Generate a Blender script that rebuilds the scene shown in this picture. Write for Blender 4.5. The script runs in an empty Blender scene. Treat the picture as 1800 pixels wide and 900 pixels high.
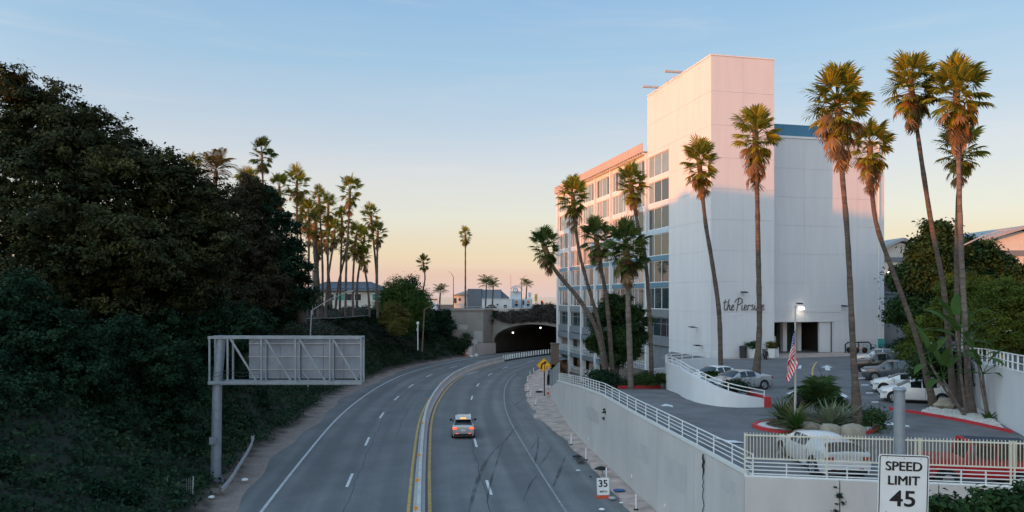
import bpy, bmesh, math, random
import numpy as np
from mathutils import Vector, Matrix, Euler

# ------------------------------------------------------------------ camera, sky, sun
SC = bpy.context.scene
COL = SC.collection
H, F = 11.1, 1300.0
R_ = math.radians
cam = bpy.data.cameras.new('camera')
camo = bpy.data.objects.new('camera', cam)
COL.objects.link(camo)
SC.camera = camo
camo.location = (0, 0, H)
camo.rotation_euler = (math.pi / 2, 0, 0)
cam.lens = 26.0
cam.sensor_width = 36.0
cam.shift_y = 0.04
cam.clip_start = 0.2
cam.clip_end = 200000

SUN_EL = math.radians(5.0)
SKY_EAST = (4.1, 3.5, 2.8)
SUN_H = (-0.8187, -0.5742)
W = bpy.data.worlds.new('World')
SC.world = W
W.use_nodes = True
nt = W.node_tree
nt.nodes.clear()
wout = nt.nodes.new('ShaderNodeOutputWorld')
bg = nt.nodes.new('ShaderNodeBackground')
sky = nt.nodes.new('ShaderNodeTexSky')
sky.sky_type = 'NISHITA'
sky.sun_disc = False
sky.sun_elevation = SUN_EL
sky.sun_rotation = math.atan2(SUN_H[0], SUN_H[1])
skb = nt.nodes.new('ShaderNodeVectorMath'); skb.operation = 'SCALE'
skb.inputs['Scale'].default_value = 0.05
nt.links.new(sky.outputs[0], skb.inputs[0])
tc = nt.nodes.new('ShaderNodeTexCoord')
sep = nt.nodes.new('ShaderNodeSeparateXYZ')
nt.links.new(tc.outputs['Generated'], sep.inputs[0])
# thin high cirrus streaks, stretched along the horizon
mp = nt.nodes.new('ShaderNodeMapping'); mp.inputs['Scale'].default_value = (1.2, 1.2, 11.0)
nt.links.new(tc.outputs['Generated'], mp.inputs[0])
cn = nt.nodes.new('ShaderNodeTexNoise'); cn.inputs['Scale'].default_value = 2.6; cn.inputs['Detail'].default_value = 5.0
cn.inputs['Distortion'].default_value = 0.6
nt.links.new(mp.outputs[0], cn.inputs[0])
cmul = nt.nodes.new('ShaderNodeMath'); cmul.operation = 'MULTIPLY_ADD'
cmul.inputs[1].default_value = 0.035; cmul.inputs[2].default_value = -0.0175
nt.links.new(cn.outputs[0], cmul.inputs[0])
zadd = nt.nodes.new('ShaderNodeMath'); zadd.operation = 'ADD'
nt.links.new(sep.outputs[2], zadd.inputs[0]); nt.links.new(cmul.outputs[0], zadd.inputs[1])
ramp = nt.nodes.new('ShaderNodeValToRGB')
ramp.color_ramp.interpolation = 'LINEAR'
nt.links.new(zadd.outputs[0], ramp.inputs[0])
SKY = [(0.0, (0.69, 0.53, 0.525)), (0.025, (0.69, 0.48, 0.43)), (0.058, (0.71, 0.575, 0.425)), (0.109, (0.68, 0.655, 0.585)), (0.167, (0.60, 0.615, 0.655)),
       (0.238, (0.435, 0.545, 0.67)), (0.306, (0.32, 0.495, 0.672)), (0.37, (0.26, 0.44, 0.664)), (0.6, (0.26, 0.43, 0.66)), (1.0, (0.26, 0.43, 0.66))]
cr = ramp.color_ramp
while len(cr.elements) < len(SKY):
    cr.elements.new(0.5)
for e, (p, c) in zip(cr.elements, SKY):
    e.position = p; e.color = (*c, 1)
# faint cirrus wisps
mp2 = nt.nodes.new('ShaderNodeMapping'); mp2.inputs['Scale'].default_value = (1.5, 1.5, 16.0); mp2.inputs['Rotation'].default_value = (0, R_(5), 0)
nt.links.new(tc.outputs['Generated'], mp2.inputs[0])
cw_ = nt.nodes.new('ShaderNodeTexNoise'); cw_.inputs['Scale'].default_value = 2.2; cw_.inputs['Detail'].default_value = 7.0; cw_.inputs['Distortion'].default_value = 0.8; cw_.inputs['Roughness'].default_value = 0.6
nt.links.new(mp2.outputs[0], cw_.inputs[0])
cmk = nt.nodes.new('ShaderNodeMapRange'); cmk.interpolation_type = 'SMOOTHSTEP'
cmk.inputs[1].default_value = 0.5; cmk.inputs[2].default_value = 0.8; cmk.inputs[3].default_value = 0.0; cmk.inputs[4].default_value = 0.15
nt.links.new(cw_.outputs[0], cmk.inputs[0])
cmx = nt.nodes.new('ShaderNodeMix'); cmx.data_type = 'RGBA'
cmx.inputs['B'].default_value = (0.80, 0.70, 0.66, 1)
nt.links.new(cmk.outputs[0], cmx.inputs['Factor']); nt.links.new(ramp.outputs[0], cmx.inputs['A'])
sadd = nt.nodes.new('ShaderNodeVectorMath'); sadd.operation = 'ADD'
# the dawn side of the sky is brighter than the side away from the sun
dt = nt.nodes.new('ShaderNodeVectorMath'); dt.operation = 'DOT_PRODUCT'; dt.inputs[1].default_value = (SUN_H[0], SUN_H[1], 0)
nt.links.new(tc.outputs['Generated'], dt.inputs[0])
gl = nt.nodes.new('ShaderNodeMapRange'); gl.interpolation_type = 'SMOOTHSTEP'
gl.inputs[1].default_value = -0.1; gl.inputs[2].default_value = 1.0
nt.links.new(dt.outputs['Value'], gl.inputs[0])
gm = nt.nodes.new('ShaderNodeMix'); gm.data_type = 'RGBA'; gm.clamp_result = False
gm.inputs['A'].default_value = (1, 1, 1, 1); gm.inputs['B'].default_value = (*SKY_EAST, 1)
nt.links.new(gl.outputs[0], gm.inputs['Factor'])
rsc = nt.nodes.new('ShaderNodeVectorMath'); rsc.operation = 'MULTIPLY'
nt.links.new(cmx.outputs['Result'], rsc.inputs[0]); nt.links.new(gm.outputs['Result'], rsc.inputs[1])
nt.links.new(skb.outputs[0], sadd.inputs[0]); nt.links.new(rsc.outputs[0], sadd.inputs[1])
nt.links.new(sadd.outputs[0], bg.inputs[0])
bg.inputs[1].default_value = 1.0
nt.links.new(bg.outputs[0], wout.inputs[0])

sl = bpy.data.lights.new('sun', 'SUN')
sl.energy = 4.7
sl.color = (1.0, 0.25, 0.0)
sl.angle = math.radians(0.5)
slo = bpy.data.objects.new('sun', sl)
COL.objects.link(slo)
slo.rotation_euler = Vector((SUN_H[0] * math.cos(SUN_EL), SUN_H[1] * math.cos(SUN_EL), math.sin(SUN_EL))).to_track_quat('Z', 'Y').to_euler()
SC.view_settings.view_transform = 'Standard'
SC.view_settings.look = 'None'
SC.view_settings.exposure = 0.0
SC.view_settings.gamma = 1.0

random.seed(7)
R = math.radians

# ------------------------------------------------------------------ helpers
def at(px, py, Y):
    return Vector(((px - 900) / F * Y, Y, H + (522 - py) / F * Y))

def gnd(px, py, z=0.0):
    Y = (H - z) * F / (py - 522)
    return Vector(((px - 900) / F * Y, Y, z))

def wm(o):
    m = Matrix.Identity(4)
    while o is not None:
        m = o.matrix_basis @ m
        o = o.parent
    return m

def link(o):
    COL.objects.link(o)
    return o

def tag(o, label=None, cat=None, group=None, kind=None):
    if label: o['label'] = label
    if cat: o['category'] = cat
    if group: o['group'] = group
    if kind: o['kind'] = kind
    return o

def thing(name, label, cat, loc=(0, 0, 0), rz=0.0, group=None):
    o = bpy.data.objects.new(name, None)
    link(o)
    o.location = loc
    o.rotation_euler = (0, 0, rz)
    o.empty_display_size = 0.2
    return tag(o, label, cat, group)

def copy_tree(o, parent=None):
    c = o.copy(); link(c); c.parent = parent
    for ch in list(o.children):
        copy_tree(ch, c)
    return c

def obj(name, me, mats=None, parent=None, mat=None):
    o = bpy.data.objects.new(name, me); link(o)
    if mats is not None and len(me.materials) == 0:
        for m in (mats if isinstance(mats, (list, tuple)) else [mats]):
            me.materials.append(m)
    if parent is not None: o.parent = parent
    if mat is not None: o.matrix_basis = mat
    return o

class MB:
    def __init__(s):
        s.v = []; s.f = []; s.m = []; s.mi = 0; s.uv = None
    def add(s, vs, fs):
        o = len(s.v)
        s.v += [tuple(p) for p in vs]
        s.f += [tuple(i + o for i in f) for f in fs]
        s.m += [s.mi] * len(fs)
        return s
    def box(s, x0, x1, y0, y1, z0, z1):
        vs = [(x, y, z) for x in (x0, x1) for y in (y0, y1) for z in (z0, z1)]
        return s.add(vs, [(0, 1, 3, 2), (4, 6, 7, 5), (0, 4, 5, 1), (2, 3, 7, 6), (0, 2, 6, 4), (1, 5, 7, 3)])
    def obox(s, c, ax, ay, az):
        c, ax, ay, az = map(Vector, (c, ax, ay, az))
        vs = [c + ax * i + ay * j + az * k for i in (-1, 1) for j in (-1, 1) for k in (-1, 1)]
        return s.add(vs, [(0, 1, 3, 2), (4, 6, 7, 5), (0, 4, 5, 1), (2, 3, 7, 6), (0, 2, 6, 4), (1, 5, 7, 3)])
    def bar(s, a, b, w, h=None, up=(0, 0, 1)):
        a, b, up = Vector(a), Vector(b), Vector(up)
        h = w if h is None else h
        d = b - a
        L = d.length
        d.normalize()
        sx = d.cross(up)
        if sx.length < 1e-4: sx = d.cross(Vector((1, 0, 0)))
        sx.normalize(); u = sx.cross(d)
        return s.obox((a + b) / 2, d * L / 2, sx * w / 2, u * h / 2)
    def tube(s, pts, r, n=8, cap=True):
        pts = [Vector(p) for p in pts]
        rs = r if isinstance(r, (list, tuple)) else [r] * len(pts)
        vs = []; fs = []
        ref = None
        for i, p in enumerate(pts):
            t = (pts[min(i + 1, len(pts) - 1)] - pts[max(i - 1, 0)]).normalized()
            if ref is None:
                ref = Vector((1, 0, 0)) if abs(t.x) < 0.9 else Vector((0, 1, 0))
            a = (ref - t * ref.dot(t)).normalized(); ref = a
            b = t.cross(a)
            for k in range(n):
                an = 2 * math.pi * k / n
                vs.append(p + (a * math.cos(an) + b * math.sin(an)) * rs[i])
        for i in range(len(pts) - 1):
            for k in range(n):
                k2 = (k + 1) % n
                fs.append((i * n + k, i * n + k2, (i + 1) * n + k2, (i + 1) * n + k))
        if cap:
            fs.append(tuple(reversed(range(n))))
            fs.append(tuple((len(pts) - 1) * n + k for k in range(n)))
        return s.add(vs, fs)
    def lathe(s, prof, n=16, c=(0, 0, 0), axis='z'):
        c = Vector(c); vs = []; fs = []
        for (r, h) in prof:
            for k in range(n):
                an = 2 * math.pi * k / n
                p = Vector((r * math.cos(an), r * math.sin(an), h))
                if axis == 'y': p = Vector((p.x, p.z, p.y))
                elif axis == 'x': p = Vector((p.z, p.x, p.y))
                vs.append(c + p)
        for i in range(len(prof) - 1):
            for k in range(n):
                k2 = (k + 1) % n
                fs.append((i * n + k, i * n + k2, (i + 1) * n + k2, (i + 1) * n + k))
        fs.append(tuple(reversed(range(n)))); fs.append(tuple((len(prof) - 1) * n + k for k in range(n)))
        return s.add(vs, fs)
    def prism(s, poly, z0, z1):
        n = len(poly)
        zz0 = z0 if isinstance(z0, (list, tuple)) else [z0] * n
        zz1 = z1 if isinstance(z1, (list, tuple)) else [z1] * n
        vs = [(p[0], p[1], z) for p, z in zip(poly, zz0)] + [(p[0], p[1], z) for p, z in zip(poly, zz1)]
        fs = [tuple(reversed(range(n))), tuple(range(n, 2 * n))]
        fs += [(i, (i + 1) % n, n + (i + 1) % n, n + i) for i in range(n)]
        return s.add(vs, fs)
    def extrude(s, poly3, d):
        n = len(poly3); d = Vector(d)
        vs = [Vector(p) for p in poly3]; vs += [p + d for p in vs]
        fs = [tuple(reversed(range(n))), tuple(range(n, 2 * n))]
        fs += [(i, (i + 1) % n, n + (i + 1) % n, n + i) for i in range(n)]
        return s.add(vs, fs)
    def strip(s, A, B):
        n = len(A)
        return s.add(list(A) + list(B), [(i, i + 1, n + i + 1, n + i) for i in range(n - 1)])
    def rock(s, c, r, seed=0):
        rnd = random.Random(seed)
        bm = bmesh.new(); bmesh.ops.create_icosphere(bm, subdivisions=2, radius=1.0)
        ph = [rnd.uniform(0, 6) for _ in range(6)]
        vs = []
        for v in bm.verts:
            p = v.co
            k = 1 + 0.14 * math.sin(3 * p.x + ph[0]) + 0.12 * math.sin(4 * p.y + ph[1]) + 0.1 * math.sin(5 * p.z + ph[2]) + rnd.uniform(-.04, .04)
            vs.append((c[0] + p.x * r[0] * k, c[1] + p.y * r[1] * k, c[2] + p.z * r[2] * k))
        fs = [tuple(v.index for v in f.verts) for f in bm.faces]
        bm.free()
        return s.add(vs, fs)
    def mesh(s, name, mats=None, smooth=None):
        me = bpy.data.meshes.new(name)
        me.from_pydata(s.v, [], s.f)
        if mats is not None:
            for m in (mats if isinstance(mats, (list, tuple)) else [mats]):
                me.materials.append(m)
        if len(set(s.m)) > 1:
            me.polygons.foreach_set('material_index', s.m)
        if smooth is not None:
            bm = bmesh.new(); bm.from_mesh(me)
            bmesh.ops.recalc_face_normals(bm, faces=bm.faces); bm.to_mesh(me); bm.free()
            me.polygons.foreach_set('use_smooth', [True] * len(me.polygons))
            me.set_sharp_from_angle(angle=R(smooth))
        me.update()
        return me
    def build(s, name, mats, parent=None, smooth=None, world=False):
        if world and parent is not None:
            inv = wm(parent).inverted()
            s.v = [tuple(inv @ Vector(p)) for p in s.v]
        return obj(name, s.mesh(name, mats, smooth), None, parent)

def single(name, mb, mats, label, cat, group=None, smooth=None, origin=None):
    o = mb.build(name, mats, smooth=smooth)
    if origin is not None:
        og = Vector(origin)
        o.data.transform(Matrix.Translation(-og)); o.location = og
    return tag(o, label, cat, group)

def catmull(P, step):
    P = [Vector((*p, 0)) if len(p) == 2 else Vector(p) for p in P]
    out = []
    for i in range(len(P) - 1):
        p0 = P[max(i - 1, 0)]; p1 = P[i]; p2 = P[i + 1]; p3 = P[min(i + 2, len(P) - 1)]
        n = max(2, int((p2 - p1).length / step))
        for k in range(n):
            t = k / n
            out.append(0.5 * ((2 * p1) + (p2 - p0) * t + (2 * p0 - 5 * p1 + 4 * p2 - p3) * t * t + (3 * p1 - p0 - 3 * p2 + p3) * t ** 3))
    out.append(P[-1])
    return out

def lerp_tab(tab, x):
    if x <= tab[0][0]: return tab[0][1]
    for (a, va), (b, vb) in zip(tab, tab[1:]):
        if x <= b:
            return va + (vb - va) * (x - a) / (b - a)
    return tab[-1][1]

# ------------------------------------------------------------------ materials
def mat(name, c, rough=0.7, var=0.12, scale=3.0, bump=0.0, bscale=40.0, metal=0.0, spec=0.4, emit=None, estr=1.0, rand=0.0, world=False, streak=0.0, c2=None, alpha=1.0):
    m = bpy.data.materials.new(name); m.use_nodes = True
    n = m.node_tree.nodes; l = m.node_tree.links
    b = n['Principled BSDF']
    b.inputs['Roughness'].default_value = rough
    b.inputs['Metallic'].default_value = metal
    b.inputs['Specular IOR Level'].default_value = spec
    b.inputs['Base Color'].default_value = (*c, 1)
    if alpha < 1: b.inputs['Alpha'].default_value = alpha
    if emit:
        b.inputs['Emission Color'].default_value = (*emit, 1)
        b.inputs['Emission Strength'].default_value = estr
    if var > 0 or c2:
        if world:
            co = n.new('ShaderNodeNewGeometry').outputs['Position']
        else:
            co = n.new('ShaderNodeTexCoord').outputs['Object']
        if streak:
            mpn = n.new('ShaderNodeMapping'); mpn.inputs['Scale'].default_value = (1, 1, streak)
            l.new(co, mpn.inputs[0]); co = mpn.outputs[0]
        t = n.new('ShaderNodeTexNoise'); t.inputs['Scale'].default_value = scale; t.inputs['Detail'].default_value = 6
        t.inputs['Roughness'].default_value = 0.62
        l.new(co, t.inputs[0])
        cr = n.new('ShaderNodeValToRGB')
        lo = tuple(x * (1 - var) for x in c); hi = c2 if c2 else tuple(min(1, x * (1 + var)) for x in c)
        cr.color_ramp.elements[0].position = 0.3; cr.color_ramp.elements[0].color = (*lo, 1)
        cr.color_ramp.elements[1].position = 0.7; cr.color_ramp.elements[1].color = (*hi, 1)
        l.new(t.outputs[0], cr.inputs[0])
        out = cr.outputs[0]
        if rand:
            oi = n.new('ShaderNodeObjectInfo')
            mr = n.new('ShaderNodeMapRange'); mr.inputs[3].default_value = 1 - rand; mr.inputs[4].default_value = 1 + rand
            l.new(oi.outputs['Random'], mr.inputs[0])
            vm = n.new('ShaderNodeVectorMath'); vm.operation = 'SCALE'
            l.new(out, vm.inputs[0]); l.new(mr.outputs[0], vm.inputs['Scale']); out = vm.outputs[0]
        l.new(out, b.inputs['Base Color'])
        if bump:
            t2 = n.new('ShaderNodeTexNoise'); t2.inputs['Scale'].default_value = bscale; t2.inputs['Detail'].default_value = 4
            l.new(n.new('ShaderNodeTexCoord').outputs['Object'] if not world else co, t2.inputs[0])
            bn = n.new('ShaderNodeBump'); bn.inputs['Strength'].default_value = bump; bn.inputs['Distance'].default_value = 0.05
            l.new(t2.outputs[0], bn.inputs['Height']); l.new(bn.outputs[0], b.inputs['Normal'])
    return m

def leafmat(name, cols, trans=0.25, rough=0.75):
    m = bpy.data.materials.new(name); m.use_nodes = True
    n = m.node_tree.nodes; l = m.node_tree.links
    b = n['Principled BSDF']
    g = n.new('ShaderNodeNewGeometry')
    t = n.new('ShaderNodeTexNoise'); t.inputs['Scale'].default_value = 0.45; t.inputs['Detail'].default_value = 3
    l.new(g.outputs['Position'], t.inputs[0])
    mx = n.new('ShaderNodeMath'); mx.operation = 'MULTIPLY_ADD'; mx.inputs[1].default_value = 0.6
    l.new(g.outputs['Random Per Island'], mx.inputs[0])
    t2 = n.new('ShaderNodeMath'); t2.operation = 'MULTIPLY_ADD'; t2.inputs[1].default_value = 1.2; t2.inputs[2].default_value = -0.4
    l.new(t.outputs[0], t2.inputs[0]); l.new(t2.outputs[0], mx.inputs[2])
    cr = n.new('ShaderNodeValToRGB')
    while len(cr.color_ramp.elements) < len(cols): cr.color_ramp.elements.new(0.5)
    for i, (e, c) in enumerate(zip(cr.color_ramp.elements, cols)):
        e.position = 0.1 + 0.8 * i / max(1, len(cols) - 1); e.color = (*c, 1)
    l.new(mx.outputs[0], cr.inputs[0]); l.new(cr.outputs[0], b.inputs['Base Color'])
    b.inputs['Roughness'].default_value = rough
    b.inputs['Specular IOR Level'].default_value = 0.08
    if trans:
        tr = n.new('ShaderNodeBsdfTranslucent'); ms = n.new('ShaderNodeMixShader'); ms.inputs[0].default_value = trans
        l.new(cr.outputs[0], tr.inputs[0]); l.new(b.outputs[0], ms.inputs[1]); l.new(tr.outputs[0], ms.inputs[2])
        l.new(ms.outputs[0], n['Material Output'].inputs[0])
    return m

M = {}
M['white_wall'] = mat('white_wall', (0.685, 0.685, 0.705), 0.85, 0.05, 0.9, bump=0.12, bscale=30, streak=0.14)
M['white_trim'] = mat('white_trim', (0.78, 0.78, 0.78), 0.6, 0.04, 2)
M['white_rail'] = mat('white_rail', (0.74, 0.74, 0.72), 0.5, 0.06, 6)
M['cream_wall'] = mat('cream_wall', (0.62, 0.58, 0.52), 0.85, 0.06, 1)
M['grey_slate'] = mat('grey_slate', (0.17, 0.19, 0.21), 0.7, 0.12, 1.5)
M['dark_metal'] = mat('dark_metal', (0.035, 0.037, 0.04), 0.5, 0.2, 4)
M['black_rubber'] = mat('black_rubber', (0.018, 0.018, 0.02), 0.85, 0.2, 8)
M['concrete'] = mat('concrete', (0.56, 0.52, 0.50), 0.9, 0.10, 0.5, bump=0.15, bscale=14, streak=0.35)
M['barrier_concrete'] = mat('barrier_concrete', (0.52, 0.51, 0.50), 0.85, 0.16, 1.2, bump=0.2, bscale=15)
M['old_concrete'] = mat('old_concrete', (0.31, 0.285, 0.26), 0.9, 0.16, 0.45, bump=0.3, bscale=10)
M['walk_concrete'] = mat('walk_concrete', (0.46, 0.355, 0.31), 0.95, 0.34, 1.1, bump=0.25, bscale=18)
M['steel'] = mat('steel', (0.27, 0.31, 0.35), 0.5, 0.18, 3, metal=0.35)
M['pole_grey'] = mat('pole_grey', (0.42, 0.42, 0.41), 0.6, 0.12, 3)
M['wood_pole'] = mat('wood_pole', (0.20, 0.15, 0.11), 0.85, 0.2, 4)
M['aluminium'] = mat('aluminium', (0.23, 0.255, 0.30), 0.5, 0.25, 0.7, metal=0.15)
M['soil'] = mat('soil', (0.085, 0.06, 0.045), 0.95, 0.3, 2, bump=0.4, bscale=8)
M['white_paint'] = mat('white_paint', (0.66, 0.66, 0.66), 0.7, 0.18, 4, world=True)
M['edge_paint'] = mat('edge_paint', (0.52, 0.53, 0.54), 0.75, 0.3, 3, world=True)
M['worn_paint'] = mat('worn_paint', (0.27, 0.28, 0.29), 0.8, 0.35, 2.5, world=True)
M['yellow_paint'] = mat('yellow_paint', (0.56, 0.36, 0.12), 0.75, 0.3, 2.0, world=True)
M['red_paint'] = mat('red_paint', (0.50, 0.035, 0.045), 0.6, 0.18, 3)
M['white_sign'] = mat('white_sign', (0.78, 0.78, 0.78), 0.45, 0.05, 3)
M['black_ink'] = mat('black_ink', (0.012, 0.012, 0.014), 0.55, 0, 1)
M['sign_yellow'] = mat('sign_yellow', (0.95, 0.43, 0.008), 0.45, 0.05, 3)
M['glass_dark'] = mat('glass_dark', (0.012, 0.016, 0.02), 0.06, 0.0, 1, spec=0.7)
M['car_glass'] = mat('car_glass', (0.012, 0.018, 0.02), 0.05, 0.0, 1, spec=0.8)
M['curtain_pale'] = mat('curtain_pale', (0.34, 0.29, 0.28), 0.12, 0.15, 3, spec=0.9)
M['curtain_dark'] = mat('curtain_dark', (0.05, 0.045, 0.05), 0.08, 0.2, 3, spec=0.9)
M['pane_blue'] = mat('pane_blue', (0.20, 0.29, 0.31), 0.08, 0.1, 1, spec=0.9)
M['pane_glass'] = mat('pane_glass', (0.03, 0.05, 0.055), 0.04, 0.0, 1, spec=1.0)
M['rock'] = mat('rock', (0.33, 0.28, 0.22), 0.9, 0.25, 2, bump=0.4, bscale=9)
M['white_gravel'] = mat('white_gravel', (0.62, 0.59, 0.55), 0.95, 0.22, 6, bump=0.5, bscale=30)
M['rubble'] = mat('rubble', (0.3, 0.28, 0.25), 0.9, 0.3, 8)
M['orange_plastic'] = mat('orange_plastic', (0.75, 0.10, 0.03), 0.5, 0.1, 4)
M['lamp_glow'] = mat('lamp_glow', (0.9, 0.9, 0.85), 0.4, 0, 1, emit=(1.0, 0.9, 0.75), estr=6.0)
M['tunnel_glow'] = mat('tunnel_glow', (0.9, 0.9, 0.85), 0.4, 0, 1, emit=(1.0, 0.95, 0.82), estr=4.0)
M['tail_glow'] = mat('tail_glow', (0.6, 0.03, 0.02), 0.4, 0, 1, emit=(1.0, 0.10, 0.03), estr=1.8)
M['amber_glow'] = mat('amber_glow', (0.7, 0.2, 0.02), 0.4, 0, 1, emit=(1.0, 0.33, 0.04), estr=2.2)
M['bulb_glow'] = mat('bulb_glow', (0.9, 0.8, 0.6), 0.4, 0, 1, emit=(1.0, 0.75, 0.42), estr=5.0)
M['red_lens'] = mat('red_lens', (0.35, 0.02, 0.02), 0.2, 0.05, 4)
M['head_lens'] = mat('head_lens', (0.55, 0.57, 0.6), 0.12, 0.1, 8, metal=0.3)
M['amber_lens'] = mat('amber_lens', (0.6, 0.2, 0.03), 0.25, 0.05, 4)
M['rim'] = mat('rim', (0.45, 0.46, 0.48), 0.3, 0.1, 8, metal=0.7)
M['plate'] = mat('plate', (0.7, 0.7, 0.72), 0.5, 0.05, 8)
def paint(name, c, metal=0.0):
    m = mat(name, c, 0.28, 0.03, 2, metal=metal, spec=0.5)
    m.node_tree.nodes['Principled BSDF'].inputs['Coat Weight'].default_value = 0.6
    m.node_tree.nodes['Principled BSDF'].inputs['Coat Roughness'].default_value = 0.08
    return m
M['paint_white'] = paint('paint_white', (0.78, 0.78, 0.78))
M['paint_silver'] = paint('paint_silver', (0.42, 0.43, 0.45), 0.4)
M['paint_grey'] = paint('paint_grey', (0.085, 0.095, 0.11), 0.3)
M['paint_black'] = paint('paint_black', (0.015, 0.016, 0.018))
M['paint_red'] = paint('paint_red', (0.55, 0.012, 0.02))
M['soft_top'] = mat('soft_top', (0.03, 0.035, 0.05), 0.8, 0.15, 4)
M['trunk'] = mat('palm_trunk', (0.105, 0.082, 0.068), 0.95, 0.5, 1.8, bump=0.9, bscale=5, streak=3.5)
M['trunk_grey'] = mat('palm_trunk_grey', (0.15, 0.12, 0.105), 0.95, 0.5, 1.8, bump=0.9, bscale=5, streak=3.5)
M['bark'] = mat('bark', (0.075, 0.06, 0.05), 0.95, 0.25, 3, bump=0.4)
M['frond'] = leafmat('palm_frond_sunlit', [(0.06, 0.10, 0.022), (0.20, 0.21, 0.03), (0.48, 0.42, 0.05)], 0.38)  # gold of the sunlit crowns put into the frond colour
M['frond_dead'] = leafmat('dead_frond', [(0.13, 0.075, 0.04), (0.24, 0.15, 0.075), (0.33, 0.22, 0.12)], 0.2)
M['frond_shaded'] = leafmat('palm_frond_shaded', [(0.03, 0.065, 0.022), (0.075, 0.12, 0.034), (0.18, 0.20, 0.055)], 0.32)  # copy with the shade of unlit crowns in its colour, also on feather palms
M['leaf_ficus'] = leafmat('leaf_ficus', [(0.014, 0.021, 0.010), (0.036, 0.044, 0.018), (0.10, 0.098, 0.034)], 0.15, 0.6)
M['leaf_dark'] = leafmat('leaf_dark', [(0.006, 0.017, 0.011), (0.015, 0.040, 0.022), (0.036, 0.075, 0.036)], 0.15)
M['leaf_brown'] = leafmat('leaf_brown', [(0.02, 0.022, 0.013), (0.045, 0.043, 0.024), (0.10, 0.08, 0.042)], 0.15)
M['leaf_green'] = leafmat('leaf_green', [(0.022, 0.055, 0.014), (0.045, 0.095, 0.02), (0.085, 0.14, 0.03)], 0.25)
M['leaf_mid'] = leafmat('leaf_mid', [(0.017, 0.043, 0.016), (0.030, 0.065, 0.022), (0.06, 0.095, 0.03)], 0.2)
M['leaf_feather'] = leafmat('leaf_feather', [(0.055, 0.085, 0.018), (0.09, 0.13, 0.024), (0.15, 0.18, 0.035)], 0.3)
M['leaf_olive'] = leafmat('leaf_olive', [(0.06, 0.065, 0.02), (0.12, 0.115, 0.03), (0.18, 0.15, 0.04)], 0.25)
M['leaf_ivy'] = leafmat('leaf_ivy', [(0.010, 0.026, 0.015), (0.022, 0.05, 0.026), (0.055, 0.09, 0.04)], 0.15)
M['leaf_dry'] = leafmat('leaf_dry', [(0.045, 0.040, 0.037), (0.08, 0.072, 0.068), (0.12, 0.108, 0.10)], 0.1)
M['leaf_paddle'] = leafmat('leaf_paddle', [(0.04, 0.085, 0.022), (0.08, 0.14, 0.035)], 0.3, 0.4)
M['leaf_grey'] = leafmat('leaf_grey', [(0.13, 0.16, 0.11), (0.24, 0.26, 0.15)], 0.2)
M['leaf_straw'] = leafmat('leaf_straw', [(0.16, 0.14, 0.07), (0.3, 0.26, 0.14)], 0.2)
# ------------------------------------------------------------------ ground, sea, freeway
def sheet(name, poly, z, m, kind='structure'):
    b = MB(); b.add([(x, y, z) for x, y in poly], [tuple(range(len(poly)))])
    o = b.build(name, m); o['kind'] = kind
    return o
sea_m = mat('sea_water', (0.10, 0.14, 0.18), 0.12, 0.1, 0.02, world=True)
sheet('ground', [(-60000, -60000), (60000, -60000), (60000, 330), (-60000, 330)], -3.2, M['soil'])
sheet('sea', [(-150000, 320), (150000, 320), (150000, 150000), (-150000, 150000)], -3.0, sea_m)

YR_P = [(4.6, -50), (2.4, -25), (0.1, 0), (-1.9, 18), (-4.3, 38.2), (-5.83, 51.9), (-7.3, 67), (-7.9, 80), (-7.8, 93.5), (-6.8, 105.3), (-4.4, 117.3),
        (-0.6, 128), (3.6, 136), (8.2, 143), (15.5, 151), (26, 160)]
CL = catmull(YR_P, 1.3)
CLN = []
for i in range(len(CL)):
    t = (CL[min(i + 2, len(CL) - 1)] - CL[max(i - 2, 0)]).normalized()
    CLN.append(Vector((t.y, -t.x, 0)))          # right-hand normal
CLS = [0.0]
for a, b in zip(CL, CL[1:]):
    CLS.append(CLS[-1] + (b - a).length)
def idx_y(y):
    return min(range(len(CL)), key=lambda i: abs(CL[i].y - y))
def cpt(s, d, z=0.0):
    s = max(0.0, min(CLS[-1] - 1e-4, s))
    lo = 0; hi = len(CLS) - 1
    while hi - lo > 1:
        mid = (lo + hi) // 2
        if CLS[mid] <= s: lo = mid
        else: hi = mid
    k = (s - CLS[lo]) / (CLS[lo + 1] - CLS[lo])
    p = CL[lo].lerp(CL[lo + 1], k); n = CLN[lo].lerp(CLN[lo + 1], k)
    return Vector((p.x + n.x * d, p.y + n.y * d, z))
def s_y(y):
    return CLS[idx_y(y)]

# asphalt with wheel paths that follow the lanes (uv: u = metres across, v = metres along)
am = bpy.data.materials.new('asphalt'); am.use_nodes = True
n = am.node_tree.nodes; l = am.node_tree.links
bs = n['Principled BSDF']; bs.inputs['Roughness'].default_value = 0.9; bs.inputs['Specular IOR Level'].default_value = 0.25
uvn = n.new('ShaderNodeUVMap'); uvn.uv_map = 'lane'
mp = n.new('ShaderNodeMapping'); mp.inputs['Scale'].default_value = (1.0, 0.03, 1.0)
l.new(uvn.outputs[0], mp.inputs[0])
t1 = n.new('ShaderNodeTexNoise'); t1.inputs['Scale'].default_value = 0.75; t1.inputs['Detail'].default_value = 5
l.new(mp.outputs[0], t1.inputs[0])
t2 = n.new('ShaderNodeTexNoise'); t2.inputs['Scale'].default_value = 0.22; t2.inputs['Detail'].default_value = 7; t2.inputs['Roughness'].default_value = 0.7
l.new(uvn.outputs[0], t2.inputs[0])
t3 = n.new('ShaderNodeTexNoise'); t3.inputs['Scale'].default_value = 9.0; t3.inputs['Detail'].default_value = 4
l.new(uvn.outputs[0], t3.inputs[0])
a1 = n.new('ShaderNodeMath'); a1.operation = 'MULTIPLY_ADD'; a1.inputs[1].default_value = 0.9
l.new(t1.outputs[0], a1.inputs[0])
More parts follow.
